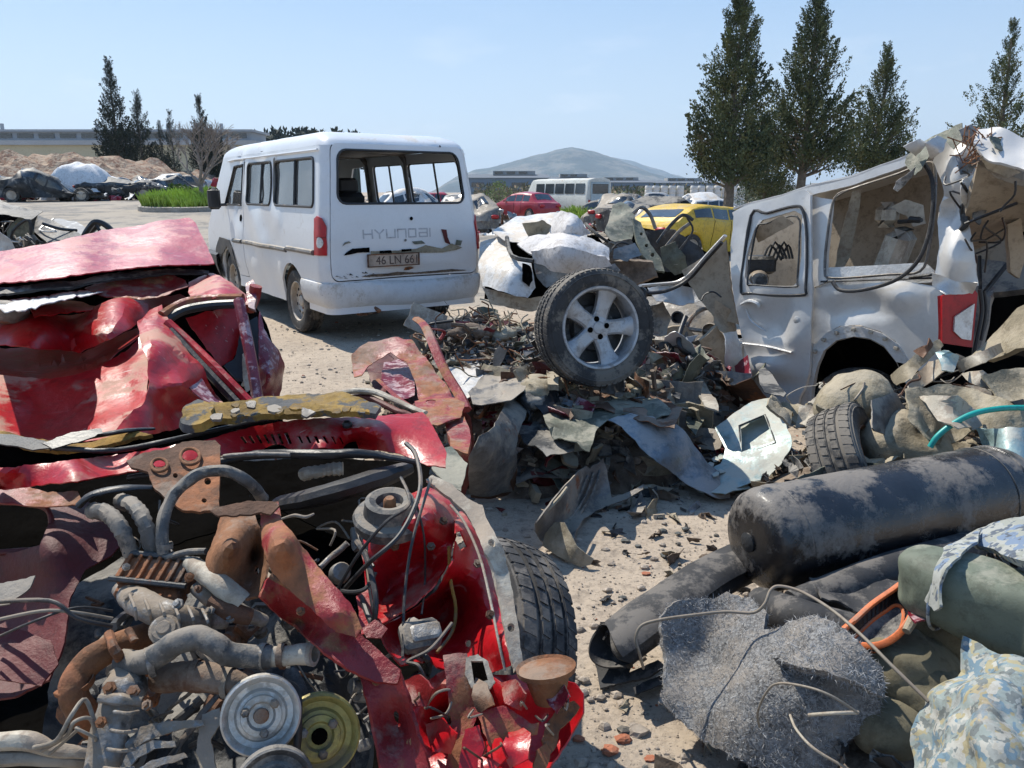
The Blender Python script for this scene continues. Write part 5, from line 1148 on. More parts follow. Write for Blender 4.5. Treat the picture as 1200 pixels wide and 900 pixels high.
    b = MB(); b.tube([AY(a, c, y) for a, c, y in ((846, 284, 5.2), (826, 306, 5.3), (806, 328, 5.4), (780, 341, 5.4), (752, 344, 5.35))], .014, 8, smooth=5); b.build('door_rubber', m_black, root)
    b = MB(); b.tube([AY(a, c, y) for a, c, y in ((822, 352, 5.25), (826, 345, 5.27), (836, 342, 5.25), (845, 348, 5.2))], .006, 6, smooth=4); b.build('card_trim', m_black, root)
    # dashboard and steering wheel
    b = MB(); piece(b, [(756, 352), (790, 348), (815, 362), (850, 372), (858, 400), (850, 420), (820, 418), (790, 420), (765, 400)], [(756, 352, 'y', 6.0), (850, 372, 'y', 5.6), (850, 420, 'y', 5.4), (765, 400, 'y', 5.7)], amp=.03, seed=4, thick=.05); b.build('dashboard', m_grey, root)
    b = MB(); piece(b, [(770, 385), (800, 380), (815, 392), (812, 405), (780, 408)], ('y', 5.45), amp=.01, thick=.03); b.build('lower_dash', m_beige, root)
    c = AY(832, 388, 5.35); M = mat4(c, (-.5, -.8, .35)); b = MB(); b.tube([M @ V((.17*cos(t), .17*sin(t), 0)) for t in [2*pi*k/28 for k in range(29)]], .015, 8, cap=False); b.tube([M @ V((-.16, 0, 0)), M @ V((0, 0, -.03)), M @ V((.16, 0, 0))], .016, 6); b.tube([M @ V((0, 0, -.03)), M @ V((0, -.16, 0))], .016, 6); b.lathe([(.05, .02), (.06, 0), (.05, -.03), (0, -.03)], 16, M); b.build('steering_wheel', m_grey, root)
    for (a, c, y) in ((795, 372, 5.5), (752, 344, 5.3)):
        b = MB(); M = mat4(AY(a, c, y), (-.6, -.9, .2)); b.lathe([(.045, 0), (.045, .03), (.035, .03), (.03, -.01), (0, -.01)], 18, M); b.build('air_vent', m_black, root)
    b = MB(); piece(b, [(812, 402), (838, 380), (862, 392), (866, 440), (840, 455), (815, 440)], ('y', 5.25), amp=.03, seed=8, thick=.03); b.build('footwell_panel', m_beige, root)
    b = MB(); piece(b, [(740, 392), (800, 385), (870, 392), (880, 460), (830, 462), (770, 440)], ('y', 6.0), amp=.03, seed=9, thick=.02, step=12); b.build('firewall', m_dark, root)
    b = MB(); b.tube([SP(870, 398, .02), SP(862, 430, .03), SP(858, 455, .03)], [.03, .05, .04], 8, smooth=3); b.build('rocker_end', m_silver2, root)
    # rear opening: headliner, tailgate roof, seats, floor
    b = MB(); piece(b, [(1130, 245), (1146, 188), (1168, 203), (1200, 212), (1320, 235), (1320, 290), (1200, 265), (1165, 275), (1135, 290)], [(1130, 245, 'y', 4.0), (1146, 188, 'y', 3.8), (1320, 235, 'y', 3.5), (1320, 290, 'y', 4.6), (1135, 290, 'y', 4.5)], amp=.012, seed=3, thick=.03, step=10); b.build('hanging_headliner', m_beiged, root)
    b = MB(); piece(b, [(1146, 152), (1165, 153), (1200, 162), (1330, 196), (1330, 228), (1200, 200), (1165, 191), (1148, 180), (1140, 170)], [(1146, 152, 'y', 3.9), (1330, 196, 'y', 3.3), (1330, 228, 'y', 3.2), (1148, 180, 'y', 3.75)], amp=.035, seed=6, thick=.012, step=7); b.build('torn_roof_end', m_silver, root)
    b = MB(); piece(b, [(1122, 152), (1136, 145), (1144, 152), (1140, 166), (1128, 168)], ('y', 3.95), amp=.02, seed=9); b.build('roof_scrap', m_bluegrey, root)
    rr = random.Random(4); b = MB()
    for k in range(60): c = AY(rr.uniform(1128, 1168), rr.uniform(158, 190), rr.uniform(3.75, 3.95)); b.tube([c, c+V((rr.uniform(-.05, .05), 0, rr.uniform(-.05, .05))), c+V((rr.uniform(-.07, .07), .03, rr.uniform(-.07, .07)))], .003, 4)
    b.build('torn_fibres', m_rust2, root)
    b = MB(); piece(b, [(1138, 318), (1165, 292), (1200, 282), (1330, 285), (1330, 340), (1200, 345), (1165, 350), (1150, 420), (1142, 420)], [(1138, 318, 'y', 4.9), (1330, 300, 'y', 4.4), (1150, 420, 'y', 4.4), (1330, 340, 'y', 4.2)], amp=.02, seed=7, thick=.05, step=11); b.build('seat_back', m_grey, root)
    b = MB(); b.tube([AY(1152, 345, 4.15), AY(1180, 310, 4.3)], .014, 6); b.tube([AY(1148, 300, 4.3), AY(1149, 345, 4.2)], .01, 6); b.build('seat_belt', m_black, root)
    b = MB(); piece(b, [(1176, 262), (1192, 255), (1198, 300), (1190, 325), (1180, 318)], ('y', 4.1), amp=.006, thick=.03); b.build('rear_pillar_trim', m_beige, root)
    b = MB(); b.tube([AY(1131, 262, 3.95)+V((0, 0, 0)), AY(1192, 238, 3.75)], .008, 6); b.tube([AY(1190, 212, 3.7), AY(1189, 228, 3.7), AY(1178, 240, 3.75), AY(1172, 248, 3.75)], .005, 6, smooth=3); b.build('headliner_wire', m_black, root)
    b = MB(); piece(b, [(1143, 420), (1170, 395), (1200, 362), (1330, 300), (1330, 420), (1200, 412), (1165, 425)], [(1143, 420, 'y', 3.8), (1330, 300, 'y', 3.2), (1330, 420, 'y', 3.2), (1200, 412, 'y', 3.5), (1170, 395, 'y', 3.75)], amp=.015, seed=8, thick=.03, step=9); b.build('tailgate_trim', m_khaki, root)
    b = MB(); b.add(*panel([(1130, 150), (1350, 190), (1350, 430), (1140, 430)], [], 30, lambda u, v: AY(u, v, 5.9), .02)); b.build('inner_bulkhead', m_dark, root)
silver()
# ------------------------------------------------------------ heap in the middle
def heap_h(x, y):
    h = 0
    for (cx, cy, rx, ry, a) in ((.35, 4.5, .85, 1.0, .48), (-.30, 5.0, .55, .8, .52), (1.0, 4.7, .55, .6, .42), (.0, 5.7, .9, .6, .40), (.05, 3.95, .45, .5, .22), (1.25, 3.9, .4, .4, .05)):
        e = ((x-cx)/rx)**2+((y-cy)/ry)**2; h = max(h, a*max(0, 1-e)**.7)+.25*min(h, a*max(0, 1-e))
    return h
def heap():
    G = []
    for j in range(100):
        row = []
        for i in range(100):
            x = -1.1+2.9*i/99; y = 3.2+3.4*j/99; h = heap_h(x, y); row.append(V((x, y, h*(.8+.3*noise.noise(V((x*3, y*3, 0))))+(.05*noise.fractal(V((x*7, y*7, 2)), .7, 2, 5)+.03*crease(V((x*5, y*5, 1)), 3))*min(1, h*8)-.02)))
        G.append(row)
    prop(MB().grid(G).build('debris_heap', m_brown, smooth=20), 'heap of brown dirt, torn padding and shredded trim below the alloy wheel', 'debris', kind='stuff')
    rr = random.Random(31)
    kinds = [(m_grey, 'grey metal scrap', 'small twisted grey metal scrap in the heap under the alloy wheel'), (m_rust, 'rusty metal scrap', 'small rusty metal scrap in the heap under the alloy wheel'), (m_black, 'black plastic scrap', 'broken black plastic scrap in the heap under the alloy wheel'),
             (m_khaki, 'padding scrap', 'torn dusty padding scrap in the heap under the alloy wheel'), (m_ivory, 'ivory plastic scrap', 'broken ivory plastic scrap in the heap under the alloy wheel'), (m_olive, 'olive metal scrap', 'crumpled olive metal scrap in the heap under the alloy wheel'), (m_maroon, 'red metal scrap', 'small dark red metal scrap in the heap under the alloy wheel')]
    for k in range(210):
        while True:
            x = rr.uniform(-1.0, 1.7); y = rr.uniform(3.3, 6.2); h = heap_h(x, y)
            if h > .015: break
        m, nm, lab = kinds[rr.choice((0, 0, 0, 1, 1, 2, 2, 3, 3, 3, 4, 5, 5, 6))]; s = rr.uniform(.04, .12)*(1.2 if h > .1 else .7)*(1.8 if k % 5 == 0 and h > .12 else 1)
        n = V((rr.gauss(0, .8), rr.gauss(-.3, .8), rr.gauss(.7, .6))).normalized(); B = basis(n); c = V((x, y, h+rr.uniform(.0, .05))); a = rr.uniform(.8, 2.6); cv = rr.uniform(-1, 1)
        G = []
        for i in range(9):
            row = []
            for j in range(6):
                u = (i/8-.5)*a*s; v = (j/5-.5)*s; q = V((u+rr.uniform(-.05, .05)*s*(1 if j in (0, 5) else .3), v+rr.uniform(-.08, .08)*s*(1 if i in (0, 8) else .3), cv*u*u/s*.9+.0)); q = c+B @ q; q = q+n*crease(q*22, k % 7)*s*.15; q.z = max(q.z, .004); row.append(q)
            G.append(row)
        b = MB(); b.grid(G, .004 if m is not m_khaki else .015); b.top(nm.replace(' ', '_'), m, lab, 'scrap', nm+'s in the heap', smooth=25)
    # shredded fibres and wires
    for nm, m, cnt, r_, lab in (('shredded_wiring', m_gwire, 170, .0018, 'tangle of shredded wiring on the heap behind the alloy wheel'), ('shredded_padding', m_khaki, 150, .005, 'shredded padding strands on the heap'), ('plastic_shreds', m_rust2, 110, .005, 'orange brown shreds of trim on the heap')):
        b = MB()
        for k in range(cnt):
            x = rr.gauss(-.1, .55); y = rr.gauss(5.0, .6); h = heap_h(x, y)
            if h < .03: continue
            p = V((x, y, h+.02)); P = [p]; d = V((rr.gauss(0, 1), rr.gauss(0, 1), rr.gauss(.2, .4))).normalized()
            for q in range(5): d = (d+V((rr.gauss(0, .7), rr.gauss(0, .7), rr.gauss(0, .5)-.1))).normalized(); P.append(P[-1]+d*rr.uniform(.03, .07))
            b.tube(P, r_, 4, smooth=2)
        prop(b.build(nm, m), lab, 'debris', kind='stuff')
heap()
def clutter():
    rr = random.Random(51); ms = [(m_sooty, 'black'), (m_brown, 'brown'), (m_khaki, 'dusty beige'), (m_grey, 'grey'), (m_rust, 'rusty'), (m_ivory, 'ivory'), (m_bluegrey, 'blue grey'), (m_dred, 'dark red')]; wt = (0, 0, 0, 1, 1, 1, 1, 2, 2, 3, 3, 4, 4, 5, 6, 7); bs = [MB() for _ in ms]
    for k in range(4600):
        x = rr.uniform(-1.1, 1.8); y = rr.uniform(3.2, 6.4); h = heap_h(x, y)
        if h < .004 and rr.random() > .12: continue
        b = bs[rr.choice(wt)]; c = V((x, y, max(.004, h+rr.uniform(-.01, .05)*min(1, h*9)))); s = .012*(1-rr.random())**-.45; s = min(s, .05); d = V((rr.gauss(0, 1), rr.gauss(0, 1), rr.gauss(0, .5))).normalized(); t = rr.random()
        if t < .35: b.box(c, (s*rr.uniform(1, 4), s, s*rr.uniform(.15, .8)), basis(d))
        elif t < .6: b.tube([c, c+d*s*2, c+d*s*3+V((rr.gauss(0, s), rr.gauss(0, s), rr.gauss(0, s)))], s*rr.uniform(.12, .35), 5)
        else:
            B = basis(d); b.grid([[c+B @ V((s*(i-1)*rr.uniform(.6, 1.8), s*(j-1)*rr.uniform(.5, 1.3), s*rr.uniform(-.6, .6))) for j in range(3)] for i in range(4)], .003)
    for (m, nm), b in zip(ms, bs): prop(b.build('debris_fragments', m, smooth=0), 'countless small %s fragments strewn over the heap' % nm, 'debris', kind='stuff')
clutter()
def T(name, m, outer, ctrl, label, cat, smooth=30, group=None, **k):
    b = MB(); piece(b, outer, ctrl, **k); return b.top(name, m, label, cat, group, smooth=smooth)
# the upright alloy wheel
def alloy():
    c = AY(696, 384, 3.95); ax = V((.33, -1, .16)).normalized(); base = V((c.x, c.y, c.z-.30)); r = thing('car_wheel', base, 'car wheel with a five spoke silver alloy rim standing up in the heap', 'wheel')
    make_wheel(r, c-base, ax, .305, .20, 'alloy', 'tyre', m_tyre, m_alloy, 60, spin=radians(72), rimr=.205)
alloy()
# big sheets around the wheel
T('metal_scrap', m_grey, [(598, 430), (612, 428), (620, 442), (619, 478), (610, 500), (604, 525), (606, 548), (602, 574), (575, 582), (550, 580), (548, 535), (560, 512), (578, 500), (590, 478), (594, 455)], [(600, 432, 'z', .42), (619, 470, 'z', .36), (575, 500, 'z', .42), (604, 525, 'z', .26), (552, 540, 'z', .30), (575, 582, 'z', .04), (550, 580, 'z', .06), (600, 574, 'z', .03)], 'long pale grey bent panel standing between the red wreck and the heap', 'metal panel', amp=.012, step=5, seed=4)
T('metal_scrap', m_rust, [(549, 532), (562, 528), (598, 534), (606, 548), (601, 576), (577, 584), (552, 583)], [(549, 532, 'z', .24), (598, 534, 'z', .22), (601, 576, 'z', .015), (552, 583, 'z', .02), (575, 560, 'z', .14)], 'earth brown crusted lower end of the bent grey panel', 'metal panel', amp=.012, step=5, seed=14)
T('foil_sheet', m_silver2, [(521, 425), (548, 405), (556, 410), (566, 440), (570, 455), (545, 470), (535, 465), (525, 445)], ('z', .42), 'crinkled bright silver sheet beside the red crumpled end', 'metal sheet', amp=.016, freq=14, step=4, seed=2)
T('metal_scrap', m_grey, [(570, 436), (600, 440), (625, 446), (610, 462), (590, 475), (555, 470), (548, 460)], ('z', .44), 'small folded grey flap above the long pale panel', 'metal panel', amp=.03, step=5, seed=6)
T('metal_scrap', m_grey, [(604, 545), (620, 530), (665, 540), (688, 552), (660, 556), (625, 560), (606, 565)], ('z', .10), 'flat torn grey panel lying below the heap', 'metal panel', amp=.03, step=5, seed=9)
T('metal_scrap', m_olive, [(636, 480), (660, 470), (690, 478), (720, 466), (770, 470), (790, 485), (765, 495), (730, 492), (700, 500), (690, 525), (662, 518), (640, 500)], ('z', .34), 'crumpled olive brown panel under the tyre of the alloy wheel', 'metal panel', amp=.045, step=5, seed=12)
T('metal_scrap', m_rust, [(690, 452), (730, 455), (780, 462), (800, 478), (790, 500), (765, 496), (720, 486), (690, 476)], ('z', .36), 'rusty torn panel edge under the alloy wheel', 'metal panel', amp=.04, step=5, seed=13)
T('metal_scrap', m_sooty, [(608, 470), (640, 455), (665, 470), (680, 500), (672, 530), (640, 535), (618, 520), (604, 500)], ('z', .28), 'dark crumpled panel in the shade left of the alloy wheel', 'metal panel', amp=.05, step=5, seed=15)
T('plastic_pipe', m_khaki, [(640, 433), (655, 437), (655, 458), (642, 457)], ('z', .45), 'short beige tube end under the alloy wheel', 'pipe', amp=.01, step=4, thick=.03)
# pale blue crumpled bonnet and teal door skin
T('crumpled_bonnet', m_bluegrey, [(712, 496), (738, 485), (765, 487), (790, 498), (806, 515), (830, 545), (858, 563), (856, 582), (838, 583), (812, 574), (785, 556), (768, 542), (750, 525), (728, 505)], [(712, 496, 'z', .34), (765, 487, 'z', .36), (768, 542, 'z', .20), (806, 515, 'z', .24), (838, 583, 'z', .03), (858, 563, 'z', .05), (785, 556, 'z', .12)], 'crumpled blue grey bonnet sloping from the heap to the ground', 'bonnet', amp=.035, freq=6, step=5, seed=3)
def teal():
    r = thing('teal_door', AZ(880, 560, 0), 'dented pale teal door shell lying in front of the silver wreck', 'car door')
    C = [(840, 500, 'z', .22), (900, 465, 'z', .34), (929, 522, 'z', .24), (905, 560, 'z', .10), (850, 575, 'z', .04), (828, 545, 'z', .08)]
    b = MB(); piece(b, [(838, 502), (855, 488), (880, 472), (902, 465), (912, 474), (928, 515), (929, 524), (915, 545), (900, 560), (870, 572), (848, 578), (826, 570), (820, 556), (845, 545), (850, 525)], C, [[(868, 500), (896, 488), (908, 518), (870, 532)]], amp=.02, step=5, seed=5); b.build('door_skin', m_teal, r)
    b = MB(); piece(b, [(860, 494), (900, 481), (917, 524), (864, 542)], [(p[0], p[1], 'z', p[3]-.03) for p in C], amp=.006, freq=12, step=5, seed=7); b.build('inner_panel', m_teal, r)
    b = MB(); fz = tps(C); P = [AY(x, y, fz(x, y)-.01) for x, y in dens([(866, 499), (897, 486), (909, 519), (869, 534)], 6)]; b.tube(P+P[:2], .0045, 6, cap=False); b.build('door_seal', m_black, r)
    b = MB(); piece(b, [(800, 556), (830, 552), (858, 556), (880, 572), (850, 580), (820, 574)], ('z', .05), amp=.02, step=5, seed=8); b.build('torn_flap', m_teal, r)
    b = MB(); piece(b, [(890, 433), (896, 431), (905, 440), (921, 462), (918, 466), (896, 460), (890, 450)], ('z', .42), amp=.006, step=4); b.build('hinge_bracket', m_sooty, r)
teal()
for i, (x, y) in enumerate(((832, 545), (838, 538), (846, 552), (852, 543), (838, 556), (845, 535), (858, 536))):
    s = 4; T('glass_shard', m_teal, [(x-s, y), (x, y-s*.8), (x+s*1.2, y-s*.3), (x+s, y+s*.6), (x-s*.5, y+s*.9)], ('z', .09), 'broken pale glass shard beside the teal door', 'glass shard', group='glass shards by the teal door', amp=.004, step=3, rag=0)
# upright silver and beige trims between the wheel and the silver wreck
def trims():
    T('seat_frame', m_silver2, [(778, 395), (792, 388), (812, 402), (820, 420), (822, 450), (840, 478), (828, 482), (810, 455), (795, 430), (780, 425)], [(778, 395, 'z', .58), (820, 420, 'z', .44), (840, 478, 'z', .10), (810, 455, 'z', .22)], 'crumpled silver bracket right of the alloy wheel', 'bracket', amp=.03, step=4, seed=3)
    T('plastic_trim', m_ivory, [(795, 400), (812, 395), (825, 415), (820, 440), (838, 470), (842, 482), (825, 478), (808, 440), (795, 425)], ('z', .34), 'folded ivory trim panel left of the silver wreck sill', 'trim panel', amp=.03, step=4, seed=7, thick=.01)
    T('steel_bracket', m_olive, [(790, 450), (808, 446), (822, 460), (826, 490), (815, 512), (805, 500), (800, 475)], ('z', .22), 'green grey bracket with rusty bolts standing right of the alloy wheel', 'bracket', amp=.02, step=4, seed=8)
    T('steel_bracket', m_rust, [(752, 440), (764, 430), (772, 445), (770, 470), (757, 474)], ('z', .30), 'rusty bracket below the right side of the alloy wheel', 'bracket', amp=.02, step=4, seed=9)
    T('steel_bracket', m_sooty, [(770, 420), (786, 425), (800, 450), (796, 470), (778, 462), (770, 440)], ('z', .34), 'black twisted bracket right beside the alloy wheel tyre', 'bracket', amp=.03, step=4, seed=10)
    b = MB(); b.tube([AZ(760, 500, .05), AZ(745, 470, .2), AZ(735, 440, .35)], .02, 6, smooth=3); b.top('bent_pipe', m_rust, 'short rusty pipe leaning under the alloy wheel', 'pipe')
trims()
# curled grey plastic on the ground
def curl():
    r = thing('plastic_liner', AZ(680, 640, 0), 'curled grey plastic wheel arch liner lying alone on the gravel', 'arch liner')
    b = MB(); piece(b, [(685, 546), (690, 549), (694, 545), (700, 543), (706, 537), (710, 550), (714, 570), (717, 584), (735, 578), (755, 568), (754, 574), (735, 585), (715, 593), (698, 600), (684, 610), (676, 622), (672, 640), (664, 655), (650, 645), (634, 634), (626, 622), (627, 612), (636, 600), (650, 583), (667, 562), (676, 552)],
        [(706, 537, 'z', .21), (685, 546, 'z', .20), (650, 584, 'z', .20), (630, 612, 'z', .16), (627, 622, 'z', .10), (696, 570, 'z', .09), (690, 590, 'z', .03), (665, 615, 'z', .02), (717, 588, 'z', .03), (755, 570, 'z', .10), (676, 622, 'z', .05), (660, 645, 'z', .02)], amp=.008, step=4, seed=2, thick=.006, rag=.5); b.build('liner', m_grey, r)
    b = MB(); piece(b, [(637, 640), (640, 625), (652, 612), (662, 613), (670, 628), (676, 640), (688, 650), (696, 655), (692, 662), (680, 664), (665, 658), (650, 649)], [(637, 640, 'z', .03), (655, 612, 'z', .13), (696, 655, 'z', .035), (676, 640, 'z', .08), (680, 664, 'z', .005)], amp=.006, step=4, seed=3, thick=.006, rag=.4); b.build('rolled_lip', m_khaki, r)
    b = MB(); b.tube([AZ(628, 616, .13), AZ(640, 600, .17), AZ(655, 584, .2), (AZ(664, 572, .2))], .008, 6, smooth=4); b.build('edge_bead', m_khaki, r)
    for k in range(4): b = MB(); b.tube([AZ(650+9*k, 618-4*k, .035), AZ(668+9*k, 590-4*k, .08), AZ(682+7*k, 560-3*k, .16)], .006, 6, smooth=3); b.build('rib', m_grey, r)
curl()
# loose stones and bricks one can tell apart
def stone(px, py, s, m, name, lab, cat='stone', h=.6, z0=0):
    rr = random.Random(int(px*7+py)); c = AZ(px, py, z0); b = MB(); vs = []; n = 7
    for l, (q, zz) in enumerate(((.9, 0), (1, .35), (.8, .8), (.35, 1))):
        for k in range(n): a = 2*pi*k/n+l*.2; q2 = q*rr.uniform(.75, 1.2); vs.append((c.x+q2*s*1.3*cos(a), c.y+q2*s*sin(a), z0+zz*s*h*rr.uniform(.8, 1.1) if l else z0-.003))
    fs = [(l*n+k, l*n+(k+1) % n, l*n+n+(k+1) % n, l*n+n+k) for l in range(3) for k in range(n)]+[tuple(range(3*n, 4*n)), tuple(range(n-1, -1, -1))]
    b.add(vs, fs); b.top(name, m, lab, cat, smooth=0)
stone(748, 858, .022, m_stone, 'stone', 'pale stone, largest of the stones left of the grey felt')
stone(742, 851, .013, m_stone, 'stone', 'small pale stone behind the largest pale stone')
stone(731, 866, .018, m_brick, 'brick_fragment', 'orange brick fragment just left of the largest pale stone', 'brick')
stone(715, 880, .020, m_brick, 'brick_fragment', 'dark red brick fragment in the shadow beside the tyre', 'brick')
stone(678, 866, .014, m_brick, 'brick_fragment', 'brown brick fragment close under the tyre', 'brick')
stone(762, 889, .013, m_brick, 'brick_fragment', 'flat pale orange brick chip at the bottom near the felt', 'brick', .3)
stone(784, 651, .030, m_slate, 'stone', 'flat dark triangular stone on the gravel left of the tank', h=.35)
stone(733, 634, .018, m_slate, 'stone', 'dark stone, left one on the sunny gravel', h=.5)
stone(748, 640, .012, m_slate, 'stone', 'small dark stone beside the left dark stone', h=.5)
stone(827, 655, .022, m_brown, 'stone', 'brown black clod beside the left end of the tank', h=.8)
stone(757, 672, .015, m_brick, 'brick_fragment', 'reddish chip on the sunny gravel below the flat dark stone', 'brick', .3)
stone(795, 625, .012, m_slate, 'stone', 'small dark chip above the flat triangular stone', h=.5)
# ------------------------------------------------------------ white wreck with airbags behind the heap
def whitewreck():
    r = thing('crushed_car', gz(640, 7.6), 'crushed white car with blown white airbags right of the van', 'wrecked car')
    def p(name, m, P, C, **k): b = MB(); piece(b, P, C, **k); return b.build(name, m, r)
    p('rear_wing', m_whitew, [(563, 285), (592, 277), (598, 300), (622, 310), (626, 338), (618, 350), (598, 345), (566, 335), (562, 312)], [(563, 285, 'y', 7.6), (592, 277, 'y', 7.6), (626, 338, 'y', 6.8), (566, 335, 'y', 7.0), (600, 320, 'y', 6.75)], amp=.03, freq=3, step=5, seed=3)
    p('boot_panel', m_whitew, [(580, 268), (600, 255), (620, 250), (660, 250), (685, 262), (690, 276), (650, 278), (615, 281), (590, 281), (578, 276)], [(580, 268, 'y', 7.8), (620, 250, 'y', 8.4), (690, 276, 'y', 7.7), (615, 281, 'y', 7.3), (660, 262, 'y', 7.9)], amp=.05, freq=3, step=5, seed=4)
    p('airbag', m_cloth, [(650, 258), (662, 250), (680, 258), (690, 274), (672, 280), (650, 276), (642, 266)], [(650, 258, 'y', 7.5), (690, 274, 'y', 7.3), (668, 266, 'y', 7.1), (645, 276, 'y', 7.4)], amp=.03, freq=6, step=3, seed=5, thick=.03)
    p('airbag', m_cloth, [(606, 288), (622, 279), (660, 277), (695, 283), (712, 294), (714, 306), (696, 312), (660, 314), (632, 308), (625, 300)], [(606, 288, 'y', 7.3), (660, 277, 'y', 7.2), (714, 300, 'y', 6.9), (660, 294, 'y', 6.6), (660, 314, 'y', 6.8), (630, 305, 'y', 6.9)], amp=.035, freq=4.5, step=4, seed=6, thick=.03)
    p('airbag', m_cloth, [(626, 293), (660, 289), (706, 300), (712, 310), (690, 317), (650, 314), (630, 306)], [(626, 293, 'y', 6.8), (706, 300, 'y', 6.7), (668, 303, 'y', 6.35), (690, 317, 'y', 6.6), (650, 314, 'y', 6.6)], amp=.03, freq=5, step=4, seed=7, thick=.03)
    p('crumpled_tailgate', m_bluegrey, [(625, 306), (650, 312), (690, 314), (720, 308), (727, 318), (700, 324), (680, 330), (640, 336), (628, 326)], ('y', 6.8), amp=.05, freq=5, step=4, seed=8)
    p('lower_skirt', m_ivory, [(565, 336), (600, 346), (622, 350), (660, 342), (668, 356), (620, 366), (575, 356)], ('y', 6.9), amp=.05, freq=4, step=5, seed=9)
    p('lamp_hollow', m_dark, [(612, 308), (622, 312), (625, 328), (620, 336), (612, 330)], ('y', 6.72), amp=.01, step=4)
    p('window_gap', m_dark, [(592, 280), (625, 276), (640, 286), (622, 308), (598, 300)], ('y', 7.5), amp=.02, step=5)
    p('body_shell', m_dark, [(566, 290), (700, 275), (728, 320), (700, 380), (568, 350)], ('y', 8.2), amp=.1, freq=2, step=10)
    p('torn_fabric', m_khaki, [(612, 262), (635, 258), (648, 266), (640, 276), (620, 278)], ('y', 7.4), amp=.05, step=4, seed=3)
    b = MB(); b.tube([AY(594, 278, 7.3), AY(600, 300, 6.9), AY(625, 306, 6.75)], .02, 6, smooth=3); b.build('window_frame', m_sooty, r)
    b = MB(); b.tube([AY(686, 262, 7.5), AY(700, 275, 7.3), AY(712, 283, 7.4)], .015, 6, smooth=3); b.build('bent_strip', m_sooty, r)
whitewreck()
# ------------------------------------------------------------ dark twisted wreck left of the yellow car
def darkwreck():
    r = thing('twisted_wreck', gz(760, 8.2), 'tall twisted olive grey wreck between the white wreck and the yellow car', 'wrecked car')
    def p(name, m, P, C, **k): b = MB(); piece(b, P, C, **k); return b.build(name, m, r)
    p('floor_panel', m_olive, [(718, 244), (728, 237), (742, 250), (745, 262), (738, 285), (716, 282), (708, 275)], [(718, 244, 'y', 8.3), (745, 262, 'y', 8.0), (708, 275, 'y', 7.8)], amp=.05, freq=4, step=4, seed=2)
    p('chassis_rail', m_olive, [(741, 258), (751, 262), (760, 285), (774, 305), (778, 320), (768, 318), (752, 300), (744, 280)], [(741, 258, 'y', 7.8), (778, 320, 'y', 7.2), (768, 318, 'y', 7.2), (752, 262, 'y', 7.8)], holes=[circ(757, 289, 2.2), circ(764, 300, 2.4), circ(751, 275, 2)], amp=.02, freq=4, step=4, seed=3, thick=.02)
    p('body_panel', m_grey, [(708, 285), (740, 280), (752, 300), (760, 318), (735, 330), (712, 322), (705, 305)], ('y', 7.4), amp=.08, freq=4, step=4, seed=4)
    p('body_panel', m_olive, [(772, 290), (790, 283), (802, 300), (806, 318), (790, 322), (776, 310)], ('y', 7.3), amp=.06, freq=4, step=4, seed=5)
    p('body_panel', m_sooty, [(755, 270), (790, 268), (822, 290), (835, 312), (810, 320), (780, 318), (758, 295)], ('y', 7.9), amp=.09, freq=4, step=5, seed=6)
    p('body_panel', m_bluegrey, [(720, 292), (745, 285), (752, 298), (735, 306), (718, 303)], ('y', 7.1), amp=.06, freq=5, step=4, seed=7)
    p('seat_cushion', m_brown, [(708, 308), (735, 302), (765, 306), (772, 325), (745, 335), (715, 332)], ('y', 7.2), amp=.05, freq=4, step=4, seed=8, thick=.08)
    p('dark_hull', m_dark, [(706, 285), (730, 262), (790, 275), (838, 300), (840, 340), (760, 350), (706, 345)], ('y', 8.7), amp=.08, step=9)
    for i, P in enumerate(([(742, 250), (752, 243), (762, 252), (768, 268)], [(770, 285), (785, 265), (800, 252), (812, 258)], [(780, 290), (795, 272), (808, 262)], [(712, 300), (725, 285), (742, 292), (758, 330)], [(700, 292), (716, 284), (735, 300)], [(805, 255), (812, 270), (800, 288), (790, 300)])):
        b = MB(); b.tube([AY(x, y, 7.3+.1*(i % 3)) for x, y in P], .018 if i < 3 else .01, 6, smooth=4); b.build('bent_strut', m_sooty if i % 2 else m_grey, r)
darkwreck()
